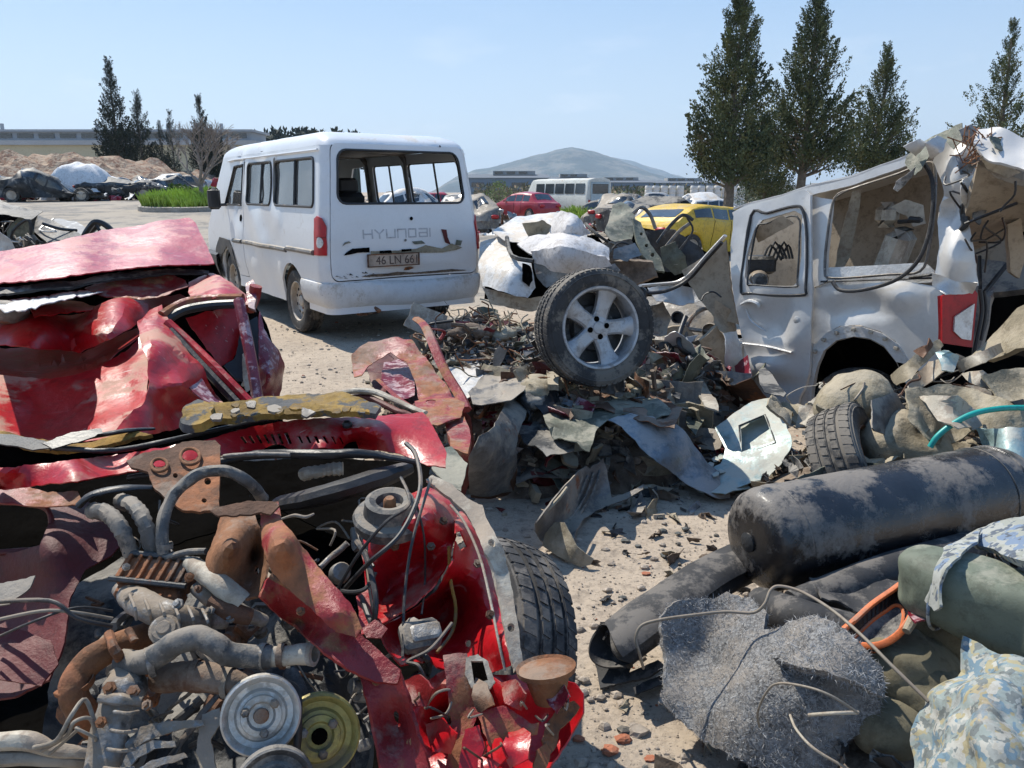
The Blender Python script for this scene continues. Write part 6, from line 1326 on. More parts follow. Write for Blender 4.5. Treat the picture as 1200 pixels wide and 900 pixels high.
# ------------------------------------------------------------ black wreck pile at the left edge
def leftpile():
    r = thing('burnt_wreck', gz(40, 6.3), 'heap of torn black car body at the left behind the pink red roof', 'wrecked car')
    def p(name, m, P, C, **k): b = MB(); piece(b, P, C, **k); return b.build(name, m, r)
    p('bumper', m_black, [(34, 254), (60, 262), (85, 272), (104, 282), (80, 290), (60, 290), (40, 272)], [(34, 254, 'y', 6.4), (104, 282, 'y', 5.6), (60, 290, 'y', 5.7)], amp=.03, freq=3, step=5, seed=3, thick=.03)
    p('body_panel', m_olive, [(8, 268), (20, 255), (38, 262), (46, 270), (28, 282), (12, 285)], ('y', 6.2), amp=.06, step=4, seed=4)
    p('body_panel', m_sooty, [(-40, 225), (-5, 230), (15, 242), (50, 250), (36, 262), (0, 256), (-40, 256)], [(-40, 225, 'y', 6.8), (50, 250, 'y', 6.4), (0, 256, 'y', 6.1)], amp=.06, freq=3, step=5, seed=5)
    p('chrome_panel', m_silver2, [(-20, 276), (0, 268), (14, 280), (18, 292), (4, 306), (-20, 308)], ('y', 5.6), amp=.07, freq=7, step=4, seed=6)
    p('body_panel', m_sooty, [(10, 280), (40, 275), (62, 288), (40, 300), (16, 302)], ('y', 5.9), amp=.08, step=4, seed=7)
    p('body_panel', m_bluegrey, [(60, 258), (90, 262), (125, 270), (138, 280), (112, 286), (80, 278)], [(60, 258, 'y', 6.9), (138, 280, 'y', 6.1), (80, 278, 'y', 6.2)], amp=.07, freq=4, step=4, seed=8)
    p('torn_liner', m_dred, [(36, 288), (60, 284), (75, 292), (50, 298)], ('y', 5.6), amp=.04, step=4)
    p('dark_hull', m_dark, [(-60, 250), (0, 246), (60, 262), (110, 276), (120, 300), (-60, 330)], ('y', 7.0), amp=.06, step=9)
    for i, P in enumerate(([(98, 278), (104, 268), (112, 260), (124, 264), (136, 276)], [(96, 280), (108, 270), (116, 262)], [(112, 262), (120, 275), (130, 282)], [(10, 290), (16, 270), (34, 258), (36, 285)], [(50, 262), (70, 268), (90, 270)])):
        b = MB(); b.tube([AY(x, y, 5.8+.1*(i % 2)) for x, y in P], .022 if i < 2 else .012, 6, smooth=4); b.build('bent_strut', m_black, r)
    for i in range(16):
        rr = random.Random(i); x, y = rr.uniform(-10, 60), rr.uniform(262, 300); b = MB(); b.tube([AY(x+rr.uniform(-12, 12), y+rr.uniform(-9, 9), 5.6+rr.random()*.5) for _ in range(4)], .006, 5, smooth=3); b.build('cable', m_cable if i % 3 else m_silver2, r)
    # glitter of small parts beyond it
    rr = random.Random(2); b = MB()
    for i in range(260):
        p_ = AY(rr.uniform(-40, 135), 262, rr.uniform(6.3, 8.6)); c = V((p_.x, p_.y, .02+.9*rr.random()*ss(-3.2, -4.4, p_.x))); n = V((rr.gauss(0, 1), rr.gauss(0, 1), rr.gauss(0, 1))).normalized(); B = basis(n); s = rr.uniform(.04, .14)
        b.grid([[c+B @ V((s*(i_-1)*rr.uniform(.4, .9), s*(j-1)*rr.uniform(.4, .9), s*rr.uniform(-.3, .3))) for j in range(3)] for i_ in range(3)], .004)
    prop(b.build('scrap_litter', m_grey, smooth=0), 'small grey scrap lying behind the burnt wreck at the left edge', 'scrap', kind='stuff')
leftpile()

def lumps():
    rr = random.Random(61)
    for k in range(17):
        x = rr.uniform(-.7, 1.3); y = rr.uniform(3.7, 5.4); h = heap_h(x, y)
        if h < .08: continue
        b = MB(); s = rr.uniform(.05, .11); blob(b, (x, y, h+s*.2), (s*1.5, s, s*.6), M4.Rotation(rr.random()*3, 3, 'Z'), .45, 14, k, 26, 18, fold=crease if k % 2 else soft); m, nm = ((m_brown, 'brown'), (m_khaki, 'khaki'), (m_sooty, 'black'))[k % 3]
        b.top('padding_clump', m, 'matted %s clump of padding in the heap under the alloy wheel' % nm, 'clump', nm+' clumps in the heap', smooth=60)
    for k in range(16):
        x = rr.uniform(-.7, 1.4); y = rr.uniform(3.6, 5.3); h = heap_h(x, y)+.02
        if h < .06: continue
        p = V((x, y, h)); P = [p]
        for q in range(3): P.append(P[-1]+V((rr.gauss(0, .09), rr.gauss(0, .08), rr.gauss(.02, .05))))
        b = MB(); b.tube(P, rr.uniform(.006, .016), 8, smooth=5); m, nm = ((m_rust, 'rusty'), (m_black, 'black'), (m_alu, 'grey'))[k % 3]; b.top('bent_tube', m, 'short bent %s tube in the heap under the alloy wheel' % nm, 'tube', nm+' tubes in the heap', smooth=60)
# ------------------------------------------------------------ crushed red car, upper left
def redback():
    r = thing('crushed_car', (-2.3, 4.0, 0), 'flattened red car with a faded roof and torn door frame at the left', 'wrecked car')
    def p(name, m, P, C, label=None, **k): b = MB(); piece(b, P, C, **k); return b.build(name, m, r, label=label, smooth=17)
    Y = lambda L: [(a, b_, 'y', c) for a, b_, c in L]
    p('roof_panel', m_pink, [(-70, 308), (0, 296), (60, 287), (120, 270), (180, 260), (222, 255), (229, 262), (240, 285), (251, 309), (225, 311), (180, 315), (120, 322), (60, 329), (0, 334), (-70, 343)],
      Y([(222, 255, 4.95), (251, 309, 4.2), (0, 296, 4.3), (0, 334, 3.75), (120, 270, 4.7), (120, 322, 3.9), (-70, 308, 4.2), (-70, 343, 3.6), (100, 300, 4.15), (190, 290, 4.35), (60, 310, 4.0)]), 'faded pink red roof panel', amp=.022, freq=3.4, step=6, seed=2, thick=.006)
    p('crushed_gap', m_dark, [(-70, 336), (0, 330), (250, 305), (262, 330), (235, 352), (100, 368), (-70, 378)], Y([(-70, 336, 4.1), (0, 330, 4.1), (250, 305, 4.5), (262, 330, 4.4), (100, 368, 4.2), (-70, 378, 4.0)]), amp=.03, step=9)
    p('window_rail', m_sooty, [(-70, 348), (60, 334), (140, 322), (210, 316), (245, 318), (244, 322), (200, 322), (140, 329), (60, 341), (-70, 356)], Y([(-70, 350, 3.7), (60, 336, 3.8), (245, 320, 4.2), (140, 325, 4.0)]), amp=.01, step=5, thick=.012)
    p('crushed_pillar', m_whitew, [(-20, 358), (20, 350), (75, 340), (110, 337), (125, 341), (90, 349), (60, 356), (25, 362), (-20, 366)], Y([(-20, 358, 3.75), (125, 341, 3.95), (60, 350, 3.7)]), amp=.02, freq=5, step=4, seed=5)
    p('crushed_pillar', m_rred, [(100, 342), (150, 326), (190, 320), (216, 326), (222, 336), (195, 348), (160, 350), (120, 352)], Y([(100, 342, 3.95), (190, 320, 4.2), (222, 336, 4.0), (160, 350, 3.85)]), amp=.05, freq=4, step=4, seed=6)
    p('crushed_pillar', m_red, [(30, 358), (80, 352), (105, 356), (120, 360), (90, 366), (40, 368)], Y([(30, 358, 3.7), (120, 360, 3.8), (90, 366, 3.6)]), amp=.03, freq=4, step=4, seed=7)
    b = MB(); b.tube([AY(-30, 364, 3.55), AY(10, 366, 3.5), AY(26, 369, 3.5), AY(31, 371, 3.5)], [.05, .055, .045, .02], 12, smooth=4); b.build('rolled_headrest', m_grey, r)
    p('side_panel', m_red, [(-70, 376), (0, 369), (50, 373), (100, 368), (135, 354), (170, 350), (212, 346), (224, 352), (214, 359), (190, 366), (165, 376), (150, 387), (95, 413), (40, 409), (-70, 404)],
      Y([(-70, 376, 3.6), (0, 369, 3.7), (100, 368, 3.85), (212, 346, 4.1), (224, 352, 4.0), (95, 413, 3.55), (40, 390, 3.35), (-70, 404, 3.4), (140, 370, 3.55), (165, 376, 3.75), (110, 388, 3.4)]), 'bright red smooth folded flank', amp=.032, freq=4.0, step=6, seed=3)
    p('side_recess', m_red, [(-70, 402), (40, 408), (95, 411), (152, 384), (170, 376), (168, 392), (140, 416), (110, 436), (60, 448), (-70, 446)],
      Y([(-70, 402, 3.7), (40, 408, 3.8), (95, 411, 3.85), (170, 376, 3.9), (60, 448, 3.3), (-70, 446, 3.2), (110, 436, 3.4)]), amp=.034, freq=4.0, step=7, seed=4)
    p('door_skin', m_redd, [(-70, 440), (0, 442), (60, 444), (110, 431), (145, 408), (170, 384), (176, 400), (174, 440), (168, 470), (150, 488), (130, 508), (100, 514), (40, 516), (-70, 512)],
      Y([(-70, 440, 3.15), (60, 444, 3.2), (110, 431, 3.3), (170, 384, 3.6), (176, 430, 3.2), (150, 488, 2.75), (100, 514, 2.6), (40, 480, 3.0), (80, 465, 3.1), (-70, 512, 2.5), (0, 505, 2.65)]), 'dented red door skin with dry dirt in the hollow', amp=.038, freq=4.2, step=6, seed=6)
    p('wing_fold', m_redd, [(163, 380), (176, 366), (190, 360), (192, 372), (200, 390), (210, 402), (228, 425), (234, 440), (246, 455), (262, 472), (268, 482), (240, 490), (212, 500), (175, 508), (130, 510), (150, 492), (168, 472), (176, 445), (172, 420), (164, 400)],
      Y([(163, 380, 3.55), (190, 360, 3.75), (176, 400, 3.1), (200, 400, 3.3), (186, 440, 2.85), (228, 425, 3.3), (215, 450, 2.9), (240, 465, 3.2), (268, 482, 3.1), (205, 480, 2.95), (175, 508, 2.6), (130, 510, 2.55), (172, 455, 2.75)]), 'sharply folded red wing with scraped creases', amp=.045, freq=5, step=4.5, seed=9)
    p('scraped_fold', m_maroon, [(205, 432), (222, 428), (236, 446), (245, 462), (262, 478), (246, 480), (228, 464), (214, 450)], Y([(205, 432, 3.1), (236, 446, 3.15), (262, 478, 3.05), (228, 464, 2.95)]), amp=.02, freq=8, step=4, seed=3)
    # door aperture
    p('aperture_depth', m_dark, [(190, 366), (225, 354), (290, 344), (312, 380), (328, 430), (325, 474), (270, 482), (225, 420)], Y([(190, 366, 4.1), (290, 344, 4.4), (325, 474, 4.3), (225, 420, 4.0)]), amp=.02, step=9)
    p('inner_panel', m_red, [(216, 374), (240, 366), (283, 358), (290, 395), (272, 422), (258, 430), (236, 402)], Y([(216, 374, 3.8), (283, 358, 4.0), (258, 430, 3.8)]), amp=.02, freq=4, step=5, seed=5)
    p('inner_panel', m_black, [(283, 380), (302, 372), (306, 410), (296, 450), (276, 448), (262, 430), (275, 420)], Y([(283, 380, 3.9), (306, 410, 3.9), (262, 430, 3.75)]), amp=.04, freq=6, step=4, seed=6)
    def bar(name, m, P, w_, label=None, sq=1.0): b = MB(); b.tube([AY(a, c, y) for a, c, y in P], w_, 8, smooth=4, sq=sq); return b.build(name, m, r, label=label)
    bar('sill_bar', m_red, [(196, 378, 3.45), (222, 402, 3.4), (255, 434, 3.3), (294, 474, 3.2)], .022); bar('sill_seal', m_black, [(200, 388, 3.42), (222, 412, 3.36), (250, 442, 3.28), (280, 474, 3.2)], .022)
    bar('door_post', m_maroon, [(280, 352, 3.6), (287, 385, 3.5), (295, 425, 3.4), (303, 474, 3.3)], .026); bar('door_post', m_rred, [(300, 335, 3.7), (297, 350, 3.7), (292, 362, 3.65)], .03)
    bar('top_rail', m_black, [(194, 376, 3.55), (215, 364, 3.6), (245, 358, 3.65), (280, 356, 3.65)], .022); bar('top_rail', m_rred, [(190, 370, 3.55), (215, 356, 3.65), (245, 351, 3.7), (285, 350, 3.7)], .026)
    bar('stay', m_ivory, [(284, 452, 3.6), (290, 442, 3.6), (294, 436, 3.6)], .008)
    p('rear_shoulder', m_red, [(222, 332), (244, 321), (258, 325), (274, 336), (288, 345), (289, 354), (262, 351), (240, 354), (226, 354), (221, 344)], Y([(222, 332, 4.1), (244, 321, 4.25), (288, 345, 3.9), (240, 354, 3.7), (260, 338, 3.85)]), amp=.02, freq=4, step=4, seed=8)
    p('fin', m_maroon, [(290, 336), (298, 331), (302, 345), (300, 366), (293, 364)], Y([(290, 336, 3.75), (302, 345, 3.7), (300, 366, 3.6)]), amp=.01, step=3, thick=.02)
    p('wing_end', m_maroon, [(303, 365), (310, 385), (316, 398), (325, 410), (331, 430), (331, 452), (325, 470), (316, 477), (303, 476)], Y([(303, 365, 3.9), (316, 398, 3.8), (331, 440, 3.9), (316, 440, 3.6), (303, 440, 3.7), (303, 476, 3.6), (325, 470, 3.75)]), 'scratched maroon rounded wing end', amp=.012, freq=9, step=4, seed=9)
    p('lamp_shell', m_ivory, [(284, 415), (292, 408), (296, 430), (296, 455), (288, 460), (284, 440)], Y([(284, 415, 3.55), (296, 430, 3.55), (288, 460, 3.5)]), amp=.01, step=3)
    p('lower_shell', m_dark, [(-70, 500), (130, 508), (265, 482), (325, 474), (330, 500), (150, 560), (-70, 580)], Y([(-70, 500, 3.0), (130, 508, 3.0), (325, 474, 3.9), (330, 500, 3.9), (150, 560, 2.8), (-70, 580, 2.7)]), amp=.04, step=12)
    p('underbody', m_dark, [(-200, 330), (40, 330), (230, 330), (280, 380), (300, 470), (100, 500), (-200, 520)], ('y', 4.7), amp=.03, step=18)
redback()
# ------------------------------------------------------------ red car with the open engine bay, in front
rr0 = random.Random(90)
def redfront():
    r = thing('wrecked_car', (-.35, 1.45, 0), 'wrecked red car with an exposed engine and torn wing, nearest the camera', 'wrecked car')
    def ez(y): return .86-.30*(y-520)/380
    def pz(name, m, P, dz=0, C=(), label=None, par=None, **k):
        ctrl = [(a, b_, 'z', ez(b_)+dz) for a, b_ in P[::max(1, len(P)//7)]]+[(a, b_, 'z', ez(b_)+c) for a, b_, c in C]
        b = MB(); piece(b, P, ctrl, **k); return b.build(name, m, par or r, label=label, smooth=20)
    def A(x, y, dz=0): return AZ(x, y, ez(y)+dz)
    def tb(name, m, P, px, n=10, par=None, sm=5, sq=1, ribs=0, label=None):
        Q = [A(*q) for q in P]; rs = px if hasattr(px, '__len__') else [px]*len(P); rs = [q*(.9 if q > 7 else 1)*(Q[i]-V((0, 0, H))).length/FPX for i, q in enumerate(rs)]
        b = MB()
        if ribs:
            Q2, r2 = crs(Q, rs, ribs); r2 = [q*(1.0+(.09 if i % 2 else -.07)) for i, q in enumerate(r2)]; b.tube(Q2, r2, n)
        else: b.tube(Q, rs, n, smooth=sm, sq=sq)
        if max(rs) > .006:
            b.v = [tuple(V(v)+noise.noise_vector(V(v)*38)*.0022+noise.noise_vector(V(v)*120)*.0006) for v in b.v]
        return b.build(name, m, par or r, label=label)
    bp = dict(step=6, thick=.003)
    # bay floor and firewall, their shade painted in as near black
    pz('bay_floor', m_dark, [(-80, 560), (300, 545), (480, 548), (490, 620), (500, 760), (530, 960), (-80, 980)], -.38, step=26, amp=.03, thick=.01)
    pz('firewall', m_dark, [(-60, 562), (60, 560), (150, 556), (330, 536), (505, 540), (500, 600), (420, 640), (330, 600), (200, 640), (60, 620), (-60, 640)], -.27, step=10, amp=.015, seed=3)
    # cowl with louvres
    lou = [[(x-1.6, 514-(x-285)*.10-1), (x+1.2, 513-(x-285)*.10-1), (x+5.5, 521-(x-285)*.055+1), (x+2.6, 522-(x-285)*.055+1)] for x in range(284, 412, 9)]
    lou = [[(x-4.5, y0), (x-.5, y0-1), (x+5, y1), (x+1.5, y1+1)] for x, y0, y1 in [(284+9.2*k, 514-1.0*k, 521-.1*k) for k in range(7)]]+[[(x-2, y0), (x+1, y0-.5), (x+5, y1), (x+2.5, y1+.5)] for x, y0, y1 in [(352+9.2*k, 512+.2*k, 520+.1*k) for k in range(6)]]
    pz('cowl_panel', m_red, [(-40, 556), (0, 549), (60, 543), (110, 537), (170, 529), (230, 521), (290, 503), (330, 495), (380, 491), (430, 488), (495, 484), (503, 490), (512, 508), (523, 530), (522, 547), (500, 545), (470, 532), (440, 528), (380, 526), (330, 528), (250, 536), (170, 552), (110, 562), (60, 568), (0, 574), (-40, 580)], 0,
       [(330, 495, .0), (330, 526, -.03), (430, 500, .02), (200, 530, .02), (60, 558, .02), (0, 556, .035), (0, 573, -.02), (-40, 560, .03), (90, 552, .03), (500, 520, .0), (420, 524, -.04)], 'bright red windscreen cowl with louvre slots', holes=lou, amp=.006, freq=5, seed=2, step=4, thick=.003)
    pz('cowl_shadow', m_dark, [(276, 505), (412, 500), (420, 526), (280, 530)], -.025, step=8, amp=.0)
    b = MB(); b.lathe([(.012, 0), (.012, .006), (.007, .012), (0, .013)], 14, mat4(A(407, 499, .008), (0, -.3, 1))); b.build('washer_jet', m_black, r)
    tb('wiper_arm', m_black, [(60, 528, .0), (90, 515, .02), (140, 506, .02), (180, 502, .0)], [4, 6, 5, 3], sq=.5); tb('weather_strip', m_black, [(-20, 510, .02), (40, 521, .02), (110, 528, .02), (160, 524, .01), (280, 498, .0), (350, 486, 0)], 2.6)
    pz('black_trim', m_black, [(50, 521), (85, 508), (118, 503), (121, 509), (100, 516), (62, 527)], .03, **bp); pz('black_trim', m_sooty, [(-10, 508), (40, 516), (70, 524), (40, 530), (-10, 522)], .02, **bp)
    pz('foam_crumb', m_foam, [(0, 510), (60, 522), (110, 522), (150, 512), (180, 514), (110, 530), (40, 530), (0, 520)], .0, amp=.012, freq=20, step=4, seed=3, thick=.01)
    # mossy strip of foam along the cowl
    pz('foam_strip', m_moss, [(210, 500), (218, 482), (234, 473), (248, 478), (252, 500), (235, 505), (215, 506)], .03, amp=.012, freq=22, step=4, thick=.02, seed=4)
    pz('bark_strip', m_moss, [(246, 478), (290, 477), (330, 467), (395, 465), (425, 474), (447, 482), (440, 492), (420, 490), (350, 492), (290, 494), (250, 500)], .025, amp=.010, freq=16, step=4, thick=.015, seed=5)
    for k in range(13):
        rr = random.Random(k); x = rr.uniform(225, 440); y = 486-(x-225)*.035+rr.uniform(-10, 7); s = rr.uniform(.5, 1.5)
        pz('moss_patch', m_grey if k % 2 else m_foam, [(x+s*7*cos(t)*rr.uniform(.6, 1.2), y+s*3.4*sin(t)*rr.uniform(.6, 1.2)) for t in [2*pi*q/8 for q in range(8)]], .045, amp=.006, freq=30, step=2.5, thick=.006, seed=k, rag=.8)
    # pale window frame strip and crumpled red end
    tb('window_frame', m_ivory, [(396, 462, -.02), (412, 458, 0), (440, 460, 0), (465, 470, 0), (498, 484, 0)], [5, 6, 6, 5, 4], sq=.6); tb('frame_lip', m_dred, [(400, 468, -.02), (430, 466, -.01), (462, 480, -.01), (490, 490, -.01)], 4)
    # dark gasket line and harness under the cowl
    tb('gasket', m_black, [(150, 560, -.02), (230, 548, 0), (300, 533, 0), (380, 533, .01), (430, 532, .01), (492, 542, 0)], [3, 4, 5, 6, 5, 3]); tb('gasket', m_grey, [(262, 535, .01), (300, 532, .015), (340, 533, .015)], 2.6, ribs=3)
    tb('corrugated_hose', m_ivory, [(354, 556, -.06), (370, 553, -.05), (388, 550, -.05), (402, 549, -.05)], 8, ribs=5); tb('air_box', m_black, [(330, 590, -.08), (380, 580, -.02), (440, 562, -.02), (480, 548, -.02)], [16, 22, 24, 14], sq=.6, label='long black plastic duct below the cowl')
    tb('wire_clip', m_ivory, [(330, 608, 0), (345, 604, .01), (358, 606, .01), (368, 602, .01)], [1, 2, 2, 1])
    # left panels: dark red strut area with a glossy black mouth
    pz('inner_wing', m_dred, [(-40, 584), (40, 590), (90, 588), (140, 598), (150, 625), (130, 650), (100, 668), (84, 700), (76, 760), (60, 800), (20, 822), (-40, 830)], -.06, [(60, 640, -.03), (20, 700, -.10)], holes=[[(-30, 592), (20, 590), (52, 596), (60, 612), (50, 640), (20, 648), (-30, 648)]], amp=.02, freq=4, seed=5, step=6, thick=.004)
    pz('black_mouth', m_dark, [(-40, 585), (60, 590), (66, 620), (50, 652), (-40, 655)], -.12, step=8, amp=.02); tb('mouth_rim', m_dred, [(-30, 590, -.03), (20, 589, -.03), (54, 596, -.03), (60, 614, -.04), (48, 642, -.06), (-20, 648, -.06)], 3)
    pz('inner_wing', m_dred, [(-40, 730), (20, 735), (60, 752), (70, 780), (50, 805), (0, 800), (-40, 790)], -.02, amp=.03, freq=6, seed=7, **bp)
    pz('torn_liner', m_grey, [(-20, 685), (20, 680), (42, 676), (36, 690), (10, 706), (-20, 712)], .0, amp=.01, **bp)
    pz('crushed_edge', m_rred, [(-40, 560), (20, 566), (55, 574), (90, 572), (96, 585), (40, 592), (-40, 588)], -.01, amp=.02, freq=8, seed=4, **bp)
    for k in range(3): tb('wire', m_gwire if k % 2 else m_cable, [(-10, 750-22*k, 0), (40+9*k, 728-12*k, .03), (90, 712+6*k, .02), (132, 716+9*k, 0)], 1.3+.4*k)
    # rusty two-hole plate
    pz('hinge_plate', m_rust, [(150, 543), (168, 534), (200, 528), (214, 520), (252, 517), (259, 524), (258, 560), (257, 600), (236, 604), (214, 602), (196, 588), (180, 574), (174, 556), (155, 552)], .035, holes=[circ(187, 545, 8, 6), circ(223, 535, 10, 8), circ(244, 566, 4), circ(206, 560, 3), circ(240, 590, 3)], amp=.006, freq=9, seed=2, step=4, thick=.006)
    tb('hole_rim', m_rust2, [(187+9.5*cos(t), 545+7.5*sin(t), .042) for t in [2*pi*k/10 for k in range(11)]], 1.8); tb('hole_rim', m_rust2, [(223+11.5*cos(t), 535+9.5*sin(t), .042) for t in [2*pi*k/10 for k in range(11)]], 1.8)
    # engine
    pz('engine_block', m_sooty, [(70, 700), (150, 660), (330, 700), (420, 740), (440, 820), (430, 960), (40, 960), (60, 820)], -.14, amp=.05, freq=9, seed=6, step=9, thick=.02)
    for k in range(70):
        rr = random.Random(100+k); x = rr.uniform(90, 440); y = rr.uniform(690, 900); q = A(x, y, -.12+rr.uniform(0, .05)); s = rr.uniform(.008, .028); b = MB()
        if k % 3 == 0: b.lathe([(0, s), (s*.5, s), (s*.6, s*.6), (s, s*.5), (s, -s), (0, -s)], 10, mat4(q, (rr.gauss(0, 1), -1, rr.gauss(.5, .5))))
        elif k % 3 == 1: b.box(q, (s*2, s*1.4, s), M4.Rotation(rr.random()*3, 3, V((rr.random(), rr.random(), 1))), bev=s*.2)
        else: b.tube([q, q+V((rr.uniform(-.04, .04), rr.uniform(-.02, .02), rr.uniform(-.01, .03))), q+V((rr.uniform(-.08, .08), rr.uniform(-.04, .04), 0))], s*.35, 6, smooth=3)
        b.build(('bolt_boss', 'bracket', 'pipe')[k % 3], rr.choice((m_alu, m_rust, m_sooty, m_black, m_rust)), r)
    tb('corrugated_hose', m_hose, [(108, 598, .03), (126, 602, .05), (142, 620, .05), (156, 655, .02)], 9, ribs=7); tb('corrugated_hose', m_hose, [(141, 587, .03), (158, 594, .05), (170, 614, .05), (181, 652, .02)], 9, ribs=7)
    tb('black_hose', m_hose, [(192, 650, .03), (190, 615, .05), (204, 580, .06), (232, 556, .07), (262, 552, .07), (290, 564, .05), (308, 585, .0)], 6.5, sm=6)
    tb('thin_hose', m_hose, [(195, 654, .03), (220, 647, .04), (242, 646, .05)], 3.5); tb('arm', m_black, [(92, 592, .04), (112, 578, .05), (150, 572, .05), (190, 570, .03)], [7, 7, 6, 3], sq=.5)
    # throttle body: frame, base and ribs
    q = A(185, 674, .02); ax = V((.0, -.45, .9)); B = basis(ax) @ M4.Rotation(-.12, 3, 'Z'); b = MB(); b.box(q, (.135, .05, .03), B, bev=.004); b.box(q+B @ V((.0, -.035, -.012)), (.12, .03, .03), B, bev=.004); t = b.build('throttle_body', m_rust, r)
    for k in range(7): b = MB(); b.box(q+B @ V((-.055+.018*k, 0, .018)), (.006, .05, .008), B, bev=.001); b.build('cooling_rib', m_rust, t)
    for s_ in (1, -1): b = MB(); b.tube([q+B @ V((-.07, .028*s_, .018)), q+B @ V((.07, .028*s_, .018))], .005, 6); b.build('frame_rail', m_sooty, t)
    tb('intake_manifold', m_alu, [(146, 690, .0), (165, 706, .03), (195, 720, .04), (225, 724, .03), (262, 728, .0)], [13, 18, 18, 14, 10], sq=.8, n=14); tb('intake_runner', m_alu, [(230, 690, .02), (250, 702, .02), (285, 718, .0), (310, 728, -.02)], [8, 11, 9, 8], n=12)
    b = MB(); b.lathe([(0, .012), (.010, .012), (.012, .009), (.018, .009), (.020, .004), (.024, .003), (.024, -.02)], 22, mat4(A(193, 738, .055), (.1, -.6, .8))); b.build('filler_bung', m_alu, r)
    tb('plug_cap', m_ivory, [(222, 660, .03), (240, 672, .04), (262, 688, .05), (284, 706, .04)], [9, 12, 13, 12], n=12, label='chalky beige canister'); tb('plug_cap_collar', m_rust, [(250, 705, .04), (270, 716, .04), (294, 724, .03)], [10, 11, 9])
    tb('water_hose', m_hose, [(146, 776, .02), (168, 776, .04), (186, 768, .05), (206, 754, .06), (234, 747, .06), (252, 756, .06), (272, 767, .05), (318, 770, .04)], 14, n=14, sm=5, label='thick grey water hose bending over the engine')
    tb('hose_end', m_ivory, [(314, 770, .04), (340, 768, .04), (362, 766, .04)], [12, 12, 13], n=14); b = MB(); b.lathe([(.019, -.004), (.020, .004), (.013, .005), (.013, -.01), (0, -.01)], 18, mat4(A(366, 766, .04), (1, -.2, .1))); b.build('hose_lip', m_alu, r)
    tb('thermostat_housing', m_alu, [(150, 782, .02), (146, 806, .03), (138, 824, .03), (128, 860, .03), (116, 915, .03)], [12, 24, 20, 19, 18], n=14, sq=.75, label='tapered grey cast housing at the bottom left'); tb('housing_flange', m_alu, [(118, 818, .045), (142, 820, .05), (166, 822, .045)], [5, 6, 5])
    tb('exhaust_pipe', m_rust2, [(192, 738, -.02), (150, 752, .0), (115, 768, .02), (92, 790, .02), (86, 812, .02), (98, 836, .0), (112, 850, -.03)], 15, n=14, label='rust orange exhaust pipe bending down'); tb('exhaust_pipe', m_rust, [(186, 796, .0), (230, 792, .02), (270, 800, .02), (306, 806, .0)], [15, 17, 15, 12], n=14)
    tb('clamp', m_rust, [(128, 744, .03), (134, 760, .05), (142, 774, .03)], 5); tb('clamp', m_rust, [(150, 738, .04), (158, 752, .04)], 4)
    tb('light_pipe', m_ivory, [(-30, 872, 0), (30, 868, .02), (60, 878, .02), (104, 882, .01)], [9, 10, 7, 6]); tb('light_pipe', m_gwire, [(-30, 890, 0), (40, 888, .01), (110, 893, .0)], 7)
    for k in range(3): tb('sensor_wire', m_gwire, [(40+9*k, 876+4*k, .03), (66+12*k, 868-6*k, .05), (84+3*k, 838+8*k, .06), (100+5*k, 820+22*k, .05), (112, 850+9*k, .04)], 2.2-.3*k)
    def clampr(x, y, dz, ax, rpx, m=m_alu, nm='hose_clamp'):
        c = A(x, y, dz); rad = rpx*(c-V((0, 0, H))).length/FPX; M = mat4(c, ax); b = MB(); b.lathe([(rad, -.005), (rad*1.06, -.005), (rad*1.06, .005), (rad, .005)], 28, M); b.box(M @ V((rad*.2, -rad*1.12, 0)), (.016, .008, .01), basis(ax), bev=.001); b.build(nm, m, r)
    clampr(176, 775, .045, (1, .5, .1), 13.5); clampr(308, 769, .042, (1, -.1, 0), 12.8); clampr(330, 768, .04, (1, 0, 0), 11.5, m_rust); clampr(230, 792, .02, (1, 0, 0), 15.5, m_rust); clampr(268, 800, .02, (1, -.1, 0), 15); clampr(153, 640, .03, (.3, -.8, .2), 9); clampr(178, 636, .03, (.3, -.8, .2), 9); clampr(90, 800, .02, (.1, .2, -1), 15, m_rust); clampr(194, 640, .035, (0, .2, 1), 7)
    for (x, y, dz, s) in ((128, 806, .05, .006), (156, 810, .05, .006), (150, 700, .04, .006), (208, 708, .055, .006), (246, 716, .045, .005), (270, 724, .04, .005), (172, 826, .05, .005), (118, 846, .05, .005), (222, 676, .05, .005), (148, 664, .05, .004), (232, 690, .05, .004), (440, 800, .06, .006), (484, 870, .05, .006), (352, 716, .1, .004), (520, 610, .03, .005), (505, 640, .02, .005), (463, 640, .02, .005), (560, 660, .02, .005), (575, 720, .03, .005)):
        c = A(x, y, dz); M = mat4(c, (rr0.gauss(0, .3), -.6, .8)); b = MB(); b.lathe([(s*1.7, -.004), (s*1.7, .001), (s, .001), (s, .006), (0, .0065)], 6, M); b.build('bolt', rr0.choice((m_rust, m_alu, m_rust2)), r)
    for k in range(6): tb('casting_rib', m_alu, [(152+17*k, 697+3.4*k, .045), (158+17*k, 712+3*k, .062), (160+17*k, 726+2*k, .045)], 1.6)
    for k in range(4): tb('casting_rib', m_alu, [(122+4*k, 900-22*k, .05), (140+3*k, 902-22*k, .062), (156+2*k, 900-22*k, .05)], 1.8)
    # blades of the broken fan shroud
    for k, P in enumerate(([(146, 872), (165, 852), (200, 845), (236, 844), (240, 850), (205, 856), (172, 868), (150, 884)], [(140, 905), (152, 880), (180, 868), (206, 870), (208, 876), (182, 878), (162, 888), (148, 908)], [(148, 912), (176, 892), (216, 882), (220, 888), (186, 898), (160, 914)])):
        pz('shroud_blade', m_alu, P, .03+.01*k, amp=.004, step=4, thick=.004, seed=k)
